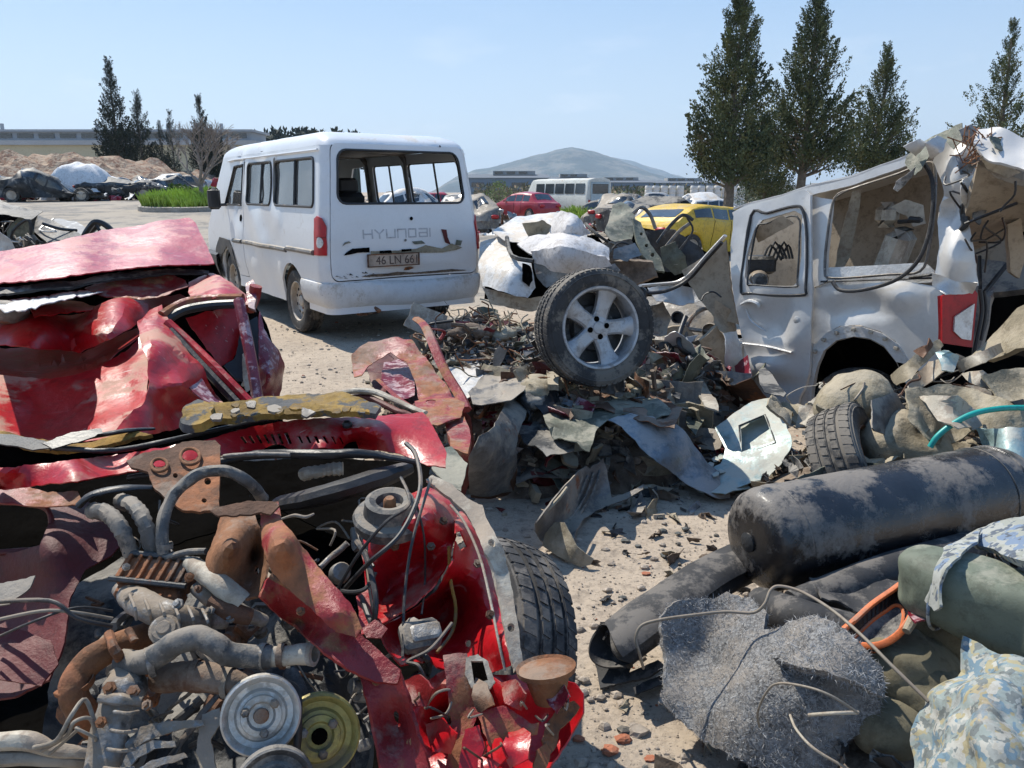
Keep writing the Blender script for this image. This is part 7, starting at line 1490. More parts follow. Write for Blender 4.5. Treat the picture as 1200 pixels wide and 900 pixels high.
    pz('torn_sheet', m_ivory, [(238, 838), (258, 830), (262, 846), (248, 866), (254, 900), (240, 905), (230, 880)], .02, amp=.01, freq=9, step=4, thick=.003)
    tb('drive_belt', m_black, [(262, 806, .02), (230, 846, .01), (205, 880, 0), (180, 915, 0)], 4.5, sq=.5); tb('drive_belt', m_black, [(320, 796, .02), (346, 806, .02), (350, 840, .02), (346, 900, .0)], 4.5, sq=.5)
    def pulley(px, py, rp, m, lab, nm='pulley', dz=.04):
        c = A(px, py, dz); rad = rp*(c-V((0, 0, H))).length/FPX; M = mat4(c, (.35, -.9, .42)); b = MB()
        b.lathe([(rad*.97, -.02), (rad, -.014), (rad*.93, -.008), (rad*.93, -.004), (rad, .002), (rad, .006), (rad*.95, .008), (rad*.86, .004), (rad*.8, -.002), (rad*.66, -.003), (rad*.60, .003), (rad*.52, .004), (rad*.50, .008), (rad*.36, .009), (rad*.30, .004), (0, .004)], 48, M); p = b.build(nm, m, r, label=lab)
        for k in range(3):
            a = 2*pi*k/3+.6; b = MB(); b.lathe([(rad*.12, 0), (rad*.12, .006), (rad*.07, .009), (0, .009)], 6, M @ M4.Translation((rad*.42*cos(a), rad*.42*sin(a), .008))); b.build('bolt', m_alu, p)
        b = MB(); b.lathe([(rad*.2, 0), (rad*.18, .004), (0, .005)], 14, M @ M4.Translation((0, 0, .006))); b.build('rusty_hub', m_rust2 if m is not m_ylw else m_dark, p)
        return p
    pulley(306, 838, 40, m_pulley, 'silver pulley with a rusty hub'); pulley(374, 862, 42, m_ylw, 'yellow plated pulley', dz=-.01); pulley(322, 925, 40, m_sooty, 'dark pulley at the bottom edge')
    tb('timing_cover', m_sooty, [(340, 790, -.02), (352, 830, -.01), (345, 880, -.02), (350, 915, -.03)], [10, 14, 14, 10]); 
    # rusty folded crossmember
    pz('rusty_bracket', m_rust2, [(262, 602), (256, 628), (244, 652), (242, 668), (262, 684), (290, 704), (302, 700), (312, 676), (316, 650), (306, 620), (300, 606), (284, 600)], .05, [(270, 640, .10), (300, 650, .0), (285, 690, .03)], amp=.008, freq=9, seed=3, step=4, thick=.004, holes=[circ(303, 670, 3.4, 4.4)])
    pz('rusty_fold', m_rust, [(246, 600), (262, 594), (290, 588), (322, 588), (327, 594), (318, 604), (306, 602), (278, 606), (256, 606)], .10, amp=.005, freq=9, step=4, thick=.004)
    pz('crossmember', m_rred, [(306, 596), (326, 591), (329, 612), (348, 640), (380, 678), (408, 712), (424, 738), (418, 748), (396, 738), (350, 700), (322, 668), (312, 640)], .09, [(330, 640, .13), (400, 720, .10)], 'upper face of the rusty red crossmember', amp=.005, freq=7, seed=4, step=4, thick=.005)
    pz('crossmember', m_rred, [(300, 700), (308, 682), (320, 671), (345, 688), (372, 712), (398, 732), (424, 744), (446, 764), (470, 786), (466, 802), (440, 800), (410, 786), (370, 758), (330, 726)], .075, [(360, 730, .02)], 'lower face of the rusty red crossmember', amp=.006, freq=7, seed=5, step=4, thick=.006)
    pz('crossmember_leg', m_rred, [(420, 786), (446, 782), (472, 788), (482, 812), (492, 850), (506, 900), (515, 950), (450, 950), (442, 880), (430, 830)], .06, [(470, 850, .03)], amp=.01, freq=7, seed=6, step=5, thick=.006, holes=[circ(466, 838, 6, 9)])
    tb('rust_bead', m_rust, [(318, 675, .085), (350, 694, .085), (380, 716, .085), (400, 732, .085), (418, 742, .085)], 3.5)
    # strut tower, apron, torn wing
    pz('strut_tower', m_red, [(424, 640), (440, 605), (470, 585), (500, 572), (520, 580), (534, 600), (533, 630), (528, 660), (510, 690), (486, 712), (455, 730), (440, 738), (428, 700)], -.01, [(470, 600, .03), (500, 600, .04), (500, 660, -.04), (450, 700, -.06), (440, 640, .0)], 'bright red strut tower', amp=.006, freq=4, seed=3, step=5, thick=.003)
    pz('inner_apron', m_red, [(440, 738), (486, 712), (512, 690), (530, 655), (533, 610), (546, 590), (562, 622), (580, 672), (592, 730), (598, 780), (560, 795), (530, 790), (500, 775), (470, 780), (452, 762)], -.02, [(533, 620, .03), (525, 700, -.10), (560, 700, -.03), (590, 740, .02), (480, 745, -.10), (545, 640, .0)], 'bright red apron of the torn wing', amp=.014, freq=5, seed=8, step=5, thick=.003, holes=[circ(550, 755, 3.5, 4.5), [(528, 628), (538, 624), (545, 640), (538, 645)]])
    pz('wing_edge', m_ivory, [(500, 566), (508, 560), (530, 572), (548, 588), (566, 596), (576, 622), (589, 655), (600, 700), (607, 745), (612, 780), (602, 788), (594, 760), (586, 712), (574, 664), (560, 628), (545, 603), (522, 584)], .03, [(570, 640, .045), (600, 730, .03)], 'bare pale inner edge of the torn wing', holes=[circ(575, 640, 2.6, 3.4), circ(598, 738, 4.2, 5)], amp=.006, freq=8, seed=2, step=4, thick=.008)
    tb('seam_bead', m_ivory, [(528, 592, .03), (544, 612, .03), (562, 652, .03), (574, 700, .03), (584, 750, .03), (592, 786, .02)], 1.6); tb('sealant_bead', m_foam, [(526, 640, .01), (528, 680, -.02), (534, 712, -.04), (530, 740, -.03), (512, 765, -.02)], 2)
    pz('crumpled_wing', m_red, [(476, 830), (490, 800), (515, 780), (545, 775), (560, 788), (590, 790), (612, 786), (650, 794), (672, 800), (680, 812), (678, 835), (664, 862), (645, 890), (620, 950), (480, 950), (498, 880), (486, 860)], .0, [(530, 800, .03), (560, 830, -.04), (600, 820, .02), (640, 840, -.04), (560, 880, .03), (620, 880, -.02), (520, 850, -.03)], 'crumpled front of the red wing', amp=.022, freq=9, seed=4, step=5, thick=.003)
    pz('crumpled_wing', m_rred, [(520, 770), (548, 768), (552, 800), (575, 812), (560, 835), (548, 870), (540, 905), (522, 900), (530, 860), (524, 810)], .03, amp=.02, freq=9, seed=6, step=4, thick=.004); pz('crumpled_wing', m_red, [(545, 855), (562, 850), (568, 875), (560, 905), (540, 920), (538, 890)], .05, amp=.01, freq=9, step=4, seed=7, thick=.003)
    pz('torn_edge', m_rred, [(560, 838), (590, 830), (610, 842), (622, 852), (630, 848), (628, 862), (600, 868), (575, 880), (568, 862)], .04, amp=.02, freq=12, seed=3, step=4, thick=.006)
    pz('torn_edge', m_rust, [(640, 850), (655, 830), (672, 822), (680, 830), (668, 845), (656, 856), (650, 880), (640, 890), (634, 870)], .03, amp=.015, freq=14, seed=5, step=4, thick=.005)
    pz('lamp_socket', m_ivory, [(546, 772), (560, 768), (572, 776), (580, 800), (572, 812), (552, 806), (545, 790)], .035, holes=[[(552, 776), (566, 776), (572, 798), (556, 802)]], amp=.006, step=3, thick=.006, seed=2); pz('lamp_hollow', m_dark, [(548, 774), (568, 774), (574, 802), (552, 804)], .0, step=5, amp=0)
    b = MB(); M = mat4(A(640, 784, .05), (-.12, .20, 1)); b.lathe([(0, .004), (.03, .002), (.043, .0), (.047, .004), (.046, -.004), (.036, -.008), (.024, -.05), (0, -.05)], 26, M); b.build('rusty_cup', m_rust2, r, label='rusty brown disc on top of the crumpled wing')
    for k, (P, m_) in enumerate((([(500, 850), (520, 842), (534, 860), (528, 884), (506, 880)], m_red), ([(586, 800), (604, 796), (620, 812), (612, 832), (594, 826)], m_rred), ([(604, 850), (624, 862), (620, 890), (600, 900), (590, 878)], m_red), ([(644, 806), (664, 802), (672, 818), (656, 836), (642, 826)], m_maroon), ([(480, 800), (496, 790), (508, 806), (498, 828), (482, 826)], m_rred), ([(560, 870), (584, 864), (592, 888), (578, 905), (560, 898)], m_red), ([(560, 800), (574, 806), (580, 826), (566, 834), (554, 820)], m_rust), ([(650, 864), (640, 900), (622, 910), (628, 880)], m_rred))):
        pz('torn_metal', m_, P, .045+.008*(k % 3), [(P[2][0], P[2][1], .09), (P[0][0], P[0][1], .0)], amp=.012, freq=12, seed=k+20, step=3.5, thick=.003)
    for k in range(9):
        x, y = rr0.uniform(490, 660), rr0.uniform(800, 890); tb('thin_wire', (m_cable, m_gwire, m_rust)[k % 3], [(x, y, .04), (x+rr0.uniform(-14, 14), y+rr0.uniform(-12, 12), .08), (x+rr0.uniform(-26, 26), y+rr0.uniform(-18, 18), .05)], 1.3, n=6)
    # strut top
    M = mat4(A(457, 604, .03), (.05, -.2, 1)); b = MB(); b.lathe([(.066, -.02), (.07, 0), (.066, .006), (.05, .008), (.048, .02), (.046, .034), (.038, .038), (.026, .034), (.022, .02), (0, .018)], 36, M); st = b.build('strut_mount', m_hose, r)
    b = MB(); b.lathe([(.012, .018), (.012, .034), (.008, .04), (0, .04)], 12, M); b.build('strut_nut', m_rust2, st)
    # relay box, small reservoir, linkage
    q = A(492, 745, .02); b = MB(); b.box(q, (.066, .05, .03), M4.Rotation(.35, 3, 'Z') @ M4.Rotation(.5, 3, 'X'), bev=.007); bx = b.build('sensor_box', m_hose, r); b = MB(); b.box(q+V((.012, -.01, .014)), (.05, .03, .012), M4.Rotation(.35, 3, 'Z') @ M4.Rotation(.5, 3, 'X'), bev=.004); b.build('box_lid', m_alu, bx)
    b = MB(); M = mat4(A(398, 672, -.02), (.3, -.7, .5)); b.lathe([(0, .03), (.016, .03), (.018, .026), (.02, -.01), (.014, -.02), (0, -.02)], 16, M); b.build('master_cylinder', m_alu, r)
    tb('strut_rod', m_alu, [(375, 665, -.04), (392, 650, -.04), (408, 636, -.03)], 3.5); tb('ignition_coil', m_grey, [(476, 735, .0), (484, 730, .02), (498, 742, .02)], [4, 6, 4]); pz('red_tab', m_rred, [(425, 738), (440, 728), (455, 738), (448, 750), (430, 750)], .04, **bp)
    pz('red_flap', m_red, [(418, 700), (430, 690), (440, 712), (436, 740), (424, 745)], .0, amp=.01, **bp)
    # cables
    W = [[(404, 690, -.02), (432, 660, .05), (470, 625, .07), (492, 575, .07), (488, 535, .06), (476, 520, .05)], [(396, 690, 0), (420, 650, .04), (452, 612, .07), (480, 590, .06), (470, 560, .04)], [(472, 770, .03), (474, 700, .03), (482, 640, .05), (496, 590, .06), (505, 562, .04)], [(424, 700, 0), (436, 730, .02), (440, 700, .04), (430, 655, .03), (418, 635, .02)],
         [(440, 608, .0), (430, 640, .02), (433, 690, .02), (438, 720, .0)], [(500, 800, .03), (490, 780, .04), (478, 775, .03), (505, 760, .03), (530, 730, .03)], [(498, 830, .02), (512, 812, .04), (530, 810, .03), (524, 835, .03), (505, 842, .02)], [(392, 690, -.02), (410, 694, .02), (428, 690, .03), (440, 672, .02)], [(488, 590, .06), (497, 630, .03), (498, 680, -.02), (494, 720, -.02)], [(415, 610, .0), (424, 640, .02), (438, 664, .03)]]
    for k, P in enumerate(W): tb('cable', m_cable if k not in (4, 6) else m_gwire, P, (2.8, 2, 1.8, 3.4, 1.6, 2, 1.5, 2.4, 1.3, 1.6)[k], n=7, sm=7)
    rr = random.Random(77)
    for k in range(46):
        x, y = rr.uniform(120, 560), rr.uniform(600, 890)
        if x > 440: y = rr.uniform(780, 900)
        P = [(x, y, -.06)]
        for q in range(4): P.append((P[-1][0]+rr.uniform(-28, 28), P[-1][1]+rr.uniform(-24, 24), rr.uniform(-.1, -.01)))
        tb('cable' if k % 4 else 'thin_hose', rr.choice((m_cable, m_cable, m_gwire, m_rust, m_hose)), P, rr.uniform(.9, 2.4) if k % 4 else rr.uniform(3, 5), n=6, sm=5)
    # the crumpled end of the wing behind
    def p(name, m, P, C, label=None, **k): b = MB(); piece(b, P, C, **k); return b.build(name, m, r, label=label)
    p('rear_corner', m_rred, [(412, 418), (432, 403), (462, 394), (482, 398), (492, 410), (512, 440), (530, 462), (544, 476), (548, 495), (530, 500), (508, 488), (492, 478), (488, 450), (476, 425), (458, 412), (436, 420), (424, 440), (414, 440)], [(412, 418, 'z', .55), (482, 398, 'z', .62), (544, 476, 'z', .45), (488, 450, 'z', .5), (530, 500, 'z', .45)], amp=.03, freq=8, step=4, seed=3)
    p('rear_corner_inside', m_dred, [(420, 420), (460, 402), (490, 430), (500, 480), (470, 478), (440, 455)], ('z', .42), amp=.04, freq=7, step=5, seed=5); p('corner_lining', m_maroon, [(450, 425), (470, 420), (486, 440), (486, 462), (462, 468), (446, 448)], ('z', .46), amp=.02, freq=9, step=4, seed=6)
    def bar(name, m, P, w_): b = MB(); b.tube([AZ(*q) for q in P], w_, 6, smooth=4, sq=.6); b.build(name, m, r)
    bar('corner_strip', m_rred, [(488, 374, .72), (498, 382, .72), (508, 404, .68), (520, 432, .6), (538, 462, .52), (546, 480, .5)], .026); bar('corner_strip', m_rred, [(500, 385, .66), (520, 388, .6), (516, 398, .55)], .012); bar('corner_strip', m_rred, [(443, 445, .5), (465, 465, .5), (490, 482, .5)], .012)
    p('corner_flange', m_rred, [(486, 470), (510, 462), (545, 474), (540, 490), (512, 500), (490, 498)], ('z', .55), amp=.015, step=4, seed=2, holes=[circ(505, 474, 6, 4)]); p('corner_block', m_rred, [(522, 505), (545, 498), (553, 520), (548, 540), (530, 535)], ('z', .5), amp=.015, step=4, thick=.03)
    p('corner_post', m_dred, [(540, 478), (552, 488), (556, 520), (552, 560), (545, 582), (538, 575), (538, 520)], [(540, 478, 'z', .5), (552, 560, 'z', .15), (545, 582, 'z', .05)], amp=.01, step=4, seed=3)
    p('fuse_box', m_olive, [(508, 528), (530, 524), (548, 545), (540, 575), (522, 570), (505, 548)], ('z', .6), amp=.02, step=4, seed=5)
    # the front wheel beside the wing
    c = AY(566, 772, 1.76); root = V(r.location); make_wheel(r, c-root, V((-.84, -.38, .40)), .31, .16, 'steel', 'front_wheel', m_rubber, m_sooty, 50)
redfront()
# ------------------------------------------------------------ right foreground
def blob(b, c, rad, rot=None, amp=.1, fr=3, seed=0, nu=36, nv=24, fold=soft, flat=None, pw=1.0):
    vs = []; c = V(c)
    for i in range(nv+1):
        t = pi*i/nv
        for j in range(nu):
            a = 2*pi*j/nu; d = V((sin(t)*cos(a), sin(t)*sin(a), cos(t))); d = V([math.copysign(abs(x)**pw, x) for x in d]); q = V((d.x*rad[0], d.y*rad[1], d.z*rad[2])); q = q*(1+amp*fold(V((q.x, q.y, q.z))*fr+V((seed, 0, 0)), seed))
            if rot is not None: q = rot @ q
            p = c+q
            if flat is not None: p.z = max(flat, p.z)
            vs.append(p)
    b.add(vs, [(i*nu+j, i*nu+(j+1) % nu, (i+1)*nu+(j+1) % nu, (i+1)*nu+j) for i in range(nv) for j in range(nu)]); return b
def rheap():
    def h(x, y):
        v = 0
        for (cx, cy, rx, ry, a) in ((1.75, 3.15, .75, .55, .34), (1.6, 2.35, .75, .4, .24), (1.2, 1.55, .6, .5, .26), (2.3, 3.4, .8, .9, .4)):
            e = ((x-cx)/rx)**2+((y-cy)/ry)**2; v = max(v, a*max(0, 1-e)**.6)
        return v
    G = [[V((x, y, h(x, y)*(.85+.2*noise.noise(V((x*4, y*4, 0))))+.03*crease(V((x*7, y*7, 0)), 5)*min(1, h(x, y)*8)-.02)) for x in [.2+2.9*i/80 for i in range(81)]] for y in [.9+3.4*j/90 for j in range(91)]]
    prop(MB().grid(G).build('debris_heap', m_brown, smooth=25), 'heap of dark dirty rags and trim under the black tank', 'debris', kind='stuff')
    rr = random.Random(8); ms = [(m_black, 'black'), (m_brown, 'brown'), (m_khaki, 'dusty'), (m_sooty, 'sooty')]; bs = [MB() for _ in ms]
    for k in range(1500):
        x = rr.uniform(.3, 2.9); y = rr.uniform(1.0, 4.0); v = h(x, y)
        if v < .02 and rr.random() > .25: continue
        b = bs[rr.randrange(4)]; c = V((x, y, max(.004, v+rr.uniform(-.01, .02)))); s = min(.045, .010*(1-rr.random())**-.45); d = V((rr.gauss(0, 1), rr.gauss(0, 1), rr.gauss(0, .5))).normalized(); B = basis(d)
        b.grid([[c+B @ V((s*(i-1)*rr.uniform(.6, 1.8), s*(j-1)*rr.uniform(.5, 1.3), s*rr.uniform(-.5, .5))) for j in range(3)] for i in range(4)], .003)
    for (m, nm), b in zip(ms, bs): prop(b.build('debris_fragments', m, smooth=0), 'small %s fragments strewn round the black tank' % nm, 'debris', kind='stuff')
rheap()
def tank():
    A_ = AY(884, 634, 2.26); B_ = AY(1180, 573, 2.62); ax = (B_-A_).normalized(); L = (B_-A_).length; rd = .168; M = mat4(A_, ax)
    r = thing('gas_tank', V((A_.x*.5+B_.x*.5, A_.y*.5+B_.y*.5, .2)), 'long scuffed black cylindrical tank lying across the rag heap', 'tank')
    pr = [(0, -.022), (.05, -.021), (.10, -.016), (.138, -.004), (.157, .018), (.165, .05), (.1665, .085), (.1685, .088), (.1685, .094), (.1665, .097)]; n = 34
    body = [(rd*(1), .1+(L-.19)*i/n) for i in range(n+1)]; pe = [(.1665, L-.085), (.171, L-.082), (.171, L-.070), (.1665, L-.067), (.165, L-.04), (.156, L-.01), (.135, L+.02), (.10, L+.04), (.05, L+.052), (0, L+.055)]
    b = MB(); b.lathe(pr+body+pe, 72, M)
    b.v = [tuple(V(p)+(V(p)-(A_+ax*(V(p)-A_).dot(ax))).normalized()*(-.030*max(0, noise.noise(V(p)*3.6+V((3, 1, 0)))-.12)+.002*crease(V(p)*9, 3)) if (V(p)-(A_+ax*(V(p)-A_).dot(ax))).length > .03 else V(p)) for p in b.v]
    b.build('tank_shell', m_tank, r, smooth=50)
    b = MB(); P = [M @ V((.1690*cos(t), .1690*sin(t), L-.15)) for t in [2*pi*k/60 for k in range(61)]]; b.tube(P, .0022, 5, cap=False); b.build('weld_seam', m_hose, r)
    b = MB(); b.tube([M @ V((.1688*cos(-1.9+.12*sin(k)), .1688*sin(-1.9+.12*sin(k*.2)), .25+k*.035)) for k in range(12)], .0012, 4); b.build('long_scratch', m_ivory, r)
    for q in range(9):
        t0 = -2.6+q*.21; z0 = .12+.07*q; b = MB(); b.tube([M @ V((.1662*cos(t0+.03*k*(q % 3-1)), .1662*sin(t0+.03*k*(q % 3-1)), z0+.02*k*(1+q % 2))) for k in range(7)], .0009, 4); b.build('scratch', m_hose, r)
    b = MB(); b.lathe([(.03, -.021), (.032, -.028), (.018, -.034), (0, -.034)], 18, M); b.build('end_boss', m_sooty, r)
tank()
def roll():
    a = AZ(882, 655, .20); c = AZ(716, 764, .115); ax = (c-a).normalized(); B = basis(ax); b = MB(); G = []
    for i in range(30):
        t = i/29; p = a.lerp(c, t)+V((0, 0, .02*sin(pi*t))); row = []
        for k in range(52):
            th = 2.2*2*pi*k/51*.62+.6; rd = (.088-.040*k/51)*(1+.12*noise.noise(V((t*4, th, 0)))); e = (.03 if i == 29 else 0)*sin(th*2)
            row.append(p+B @ V((rd*cos(th)*1.12, rd*sin(th)*.84, e)))
        G.append(row)
    b.grid(G, .006); b.top('rubber_mat', m_rubber, 'rolled black rubber mat with its open end pointing at the red car', 'mat', smooth=60)
    T('rubber_mat', m_rubber, [(700, 745), (716, 742), (732, 752), (742, 770), (738, 790), (772, 775), (782, 782), (760, 795), (730, 802), (704, 808), (698, 780)], [(700, 745, 'z', .11), (742, 770, 'z', .06), (782, 782, 'z', .08), (704, 808, 'z', .004), (698, 780, 'z', .03)], 'loose flap of grey rubber under the open end of the rolled mat', 'mat', amp=.006, step=4, thick=.008, fold=soft)
    T('rubber_mat', m_rubber, [(742, 806), (775, 792), (800, 782), (804, 792), (770, 806), (745, 814)], ('z', .03), 'thin black strip of rubber on the ground beside the felt', 'mat', amp=.006, step=4, fold=soft)
    b = MB(); b.tube([AZ(930, 712, .24), AZ(985, 692, .27), AZ(1050, 668, .29), AZ(1140, 640, .30)], [.05, .058, .06, .05], 16, smooth=5); b.top('rubber_tube', m_rubber, 'thick dark rubber tube just under the black tank', 'tube', smooth=60)
    b = MB(); b.tube([AZ(890, 705, .20), AZ(930, 724, .24), AZ(965, 735, .24), AZ(1010, 742, .22)], [.045, .06, .06, .05], 16, smooth=5); b.top('rubber_tube', m_rubber, 'second grey rubber tube between the tank and the felt', 'tube', smooth=60)
    T('rubber_sheet', m_rubber, [(948, 676), (985, 680), (1010, 676), (1050, 684), (1085, 672), (1115, 664), (1120, 676), (1070, 700), (1020, 716), (985, 704), (962, 702)], ('z', .30), 'torn grey rubber sheet sticking out below the tank', 'sheet', amp=.02, step=5, thick=.006, fold=soft)
roll()
def felt():
    O = [(771, 726), (780, 712), (793, 704), (815, 700), (835, 702), (853, 697), (884, 704), (900, 722), (897, 743), (915, 738), (935, 730), (957, 726), (983, 739), (1002, 755), (1027, 782), (1030, 808), (1031, 834), (1008, 858), (992, 869), (985, 888), (979, 902), (940, 905), (897, 897), (860, 884), (823, 864), (798, 846), (773, 825), (777, 800), (780, 773), (776, 750)]
    C = [(771, 726, 'z', .25), (815, 700, 'z', .29), (853, 697, 'z', .30), (884, 704, 'z', .31), (897, 743, 'z', .29), (957, 726, 'z', .34), (1027, 782, 'z', .34), (1031, 834, 'z', .26), (979, 902, 'z', .12), (897, 897, 'z', .09), (823, 864, 'z', .07), (773, 825, 'z', .10), (776, 775, 'z', .17), (838, 775, 'z', .17), (880, 800, 'z', .24), (960, 815, 'z', .27)]
    r = thing('felt_mat', AZ(880, 850, 0), 'thick folded grey felt mat lying below the black tank', 'felt mat')
    b = MB(); piece(b, O, C, amp=.022, freq=7, seed=5, step=4.5, thick=.016, fold=lambda p, s: crease(p, s)*.8+soft(p*1.5, s)*.35, rag=2.4); o = b.build('felt', m_felt, r, smooth=50)
    b2 = MB(); piece(b2, [(905, 746), (930, 735), (957, 727), (985, 740), (1008, 762), (1028, 784), (1032, 818), (1008, 806), (975, 794), (942, 790), (912, 778)], [(905, 746, 'z', .29), (957, 727, 'z', .385), (1028, 784, 'z', .375), (1032, 818, 'z', .33), (942, 790, 'z', .345), (912, 778, 'z', .31), (975, 765, 'z', .395)], amp=.008, freq=9, seed=8, step=4, thick=.02, fold=soft, rag=1.8); b2.build('felt_fold', m_felt, r, smooth=50)
    rr = random.Random(6); hb = MB(); L1 = vnorm([V(v) for v in b.v], b.f); L2 = vnorm([V(v) for v in b2.v], b2.f)
    for k in range(26000):
        (A, N), bb = (L1, b) if k % 4 else (L2, b2); f = bb.f[rr.randrange(len(bb.f))]; w_ = [rr.random()+.01 for _ in f[:3]]; s = sum(w_); p = sum((V(A[i])*wi for i, wi in zip(f[:3], w_)), V((0, 0, 0)))/s; nn = V(N[f[0]]); d = (nn*rr.uniform(.2, 1)+V((rr.gauss(0, 1), rr.gauss(0, 1), rr.gauss(0, 1)))*.9).normalized(); l = rr.uniform(.004, .011); t = d.cross(V((rr.gauss(0, 1), rr.gauss(0, 1), 1))).normalized()*.0006; e = V((rr.gauss(0, 1), rr.gauss(0, 1), rr.gauss(0, 1)))*.003
        hb.add([p-t, p+t, p+d*l*.6+t+e, p+d*l+e*2], [(0, 1, 2), (0, 2, 3)])
    prop(hb.build('loose_fibres', m_fibre, r, smooth=0), kind='stuff')
    def wire(P, rd, m, lab): b_ = MB(); b_.tube([AZ(*q) for q in P], rd, 7, smooth=7); b_.top('wire', m, lab, 'wire', smooth=60)
    wire([(754, 783, .17), (749, 765, .24), (745, 748, .28), (752, 733, .31), (775, 726, .33), (810, 721, .34), (850, 717, .345), (882, 718, .35), (896, 708, .38), (903, 692, .41), (914, 687, .42), (940, 694, .42), (975, 715, .42), (1010, 745, .42), (1045, 780, .40), (1088, 822, .36)], .0042, m_gwire, 'long bent grey wire curving over the felt mat')
    wire([(890, 852, .20), (888, 835, .25), (898, 812, .32), (912, 801, .36), (945, 805, .40), (975, 816, .40), (1006, 836, .36)], .0028, m_gwire, 'thin wire arched low over the middle of the felt')
    wire([(926, 838, .24), (934, 856, .24), (955, 878, .24), (995, 902, .22)], .0032, m_ivory, 'pale wire hanging off the front of the felt'); wire([(948, 838, .30), (975, 836, .34), (1006, 835, .34)], .004, m_ivory, 'short pale stick lying on the felt')
    T('leather_scrap', m_rust2, [(960, 765), (975, 757), (990, 760), (996, 772), (985, 778), (965, 774)], ('z', .385), 'small brown scrap on top of the felt', 'scrap', amp=.004, step=3)
felt()
def filt():
    r = thing('air_filter', AZ(1030, 725, .3), 'curved orange rimmed air filter beside the olive cloth', 'air filter'); c0 = AZ(1030, 725, .40)
    def ring(dz, sx=1): return [AZ(x, y, z+dz) for x, y, z in ((984, 742, .36), (1000, 728, .38), (1022, 708, .41), (1045, 692, .44), (1057, 684, .455), (1068, 686, .455), (1073, 700, .44), (1068, 722, .42), (1052, 744, .39), (1030, 756, .37), (1004, 756, .355), (988, 750, .35))]
    P = ring(0); b = MB(); b.tube(P+[P[0], P[1]], .0085, 8, cap=False, smooth=4, sq=.7); b.build('orange_rim', m_orange, r)
    inn = [c0.lerp(p, .72)+V((0, 0, -.035)) for p in P]; b = MB(); b.tube(inn+[inn[0], inn[1]], .005, 8, cap=False, smooth=4); b.build('inner_rim', m_orange, r)
    Ps, _ = crs(P+[P[0]], [1]*(len(P)+1), 8); Is, _ = crs(inn+[inn[0]], [1]*(len(P)+1), 8); b = MB(); G = [[p.lerp(q, t)+V((0, 0, (.008 if i % 2 else -.006)*sin(pi*t))) for t in (0, .25, .5, .75, 1)] for i, (p, q) in enumerate(zip(Ps, Is))]; b.grid(G, .002); b.build('filter_pleats', m_black, r, smooth=0)
    b = MB(); b.add([c0+V((0, 0, -.05))]+inn, [(0, 1+k, 1+(k+1) % len(inn)) for k in range(len(inn))]); b.build('filter_mesh', m_sooty, r, smooth=0)
    b = MB(); b.tube([AZ(1058, 684, .47), AZ(1072, 690, .46), AZ(1074, 715, .44), AZ(1062, 740, .41)], [.012, .014, .013, .010], 10, smooth=4); b.build('outer_band', m_khaki, r)
    T('red_rag', m_maroon, [(1064, 712), (1075, 706), (1086, 716), (1084, 728), (1072, 732), (1066, 724)], ('z', .44), 'small dark red plastic scrap beside the air filter', 'scrap', amp=.01, step=3)
filt()
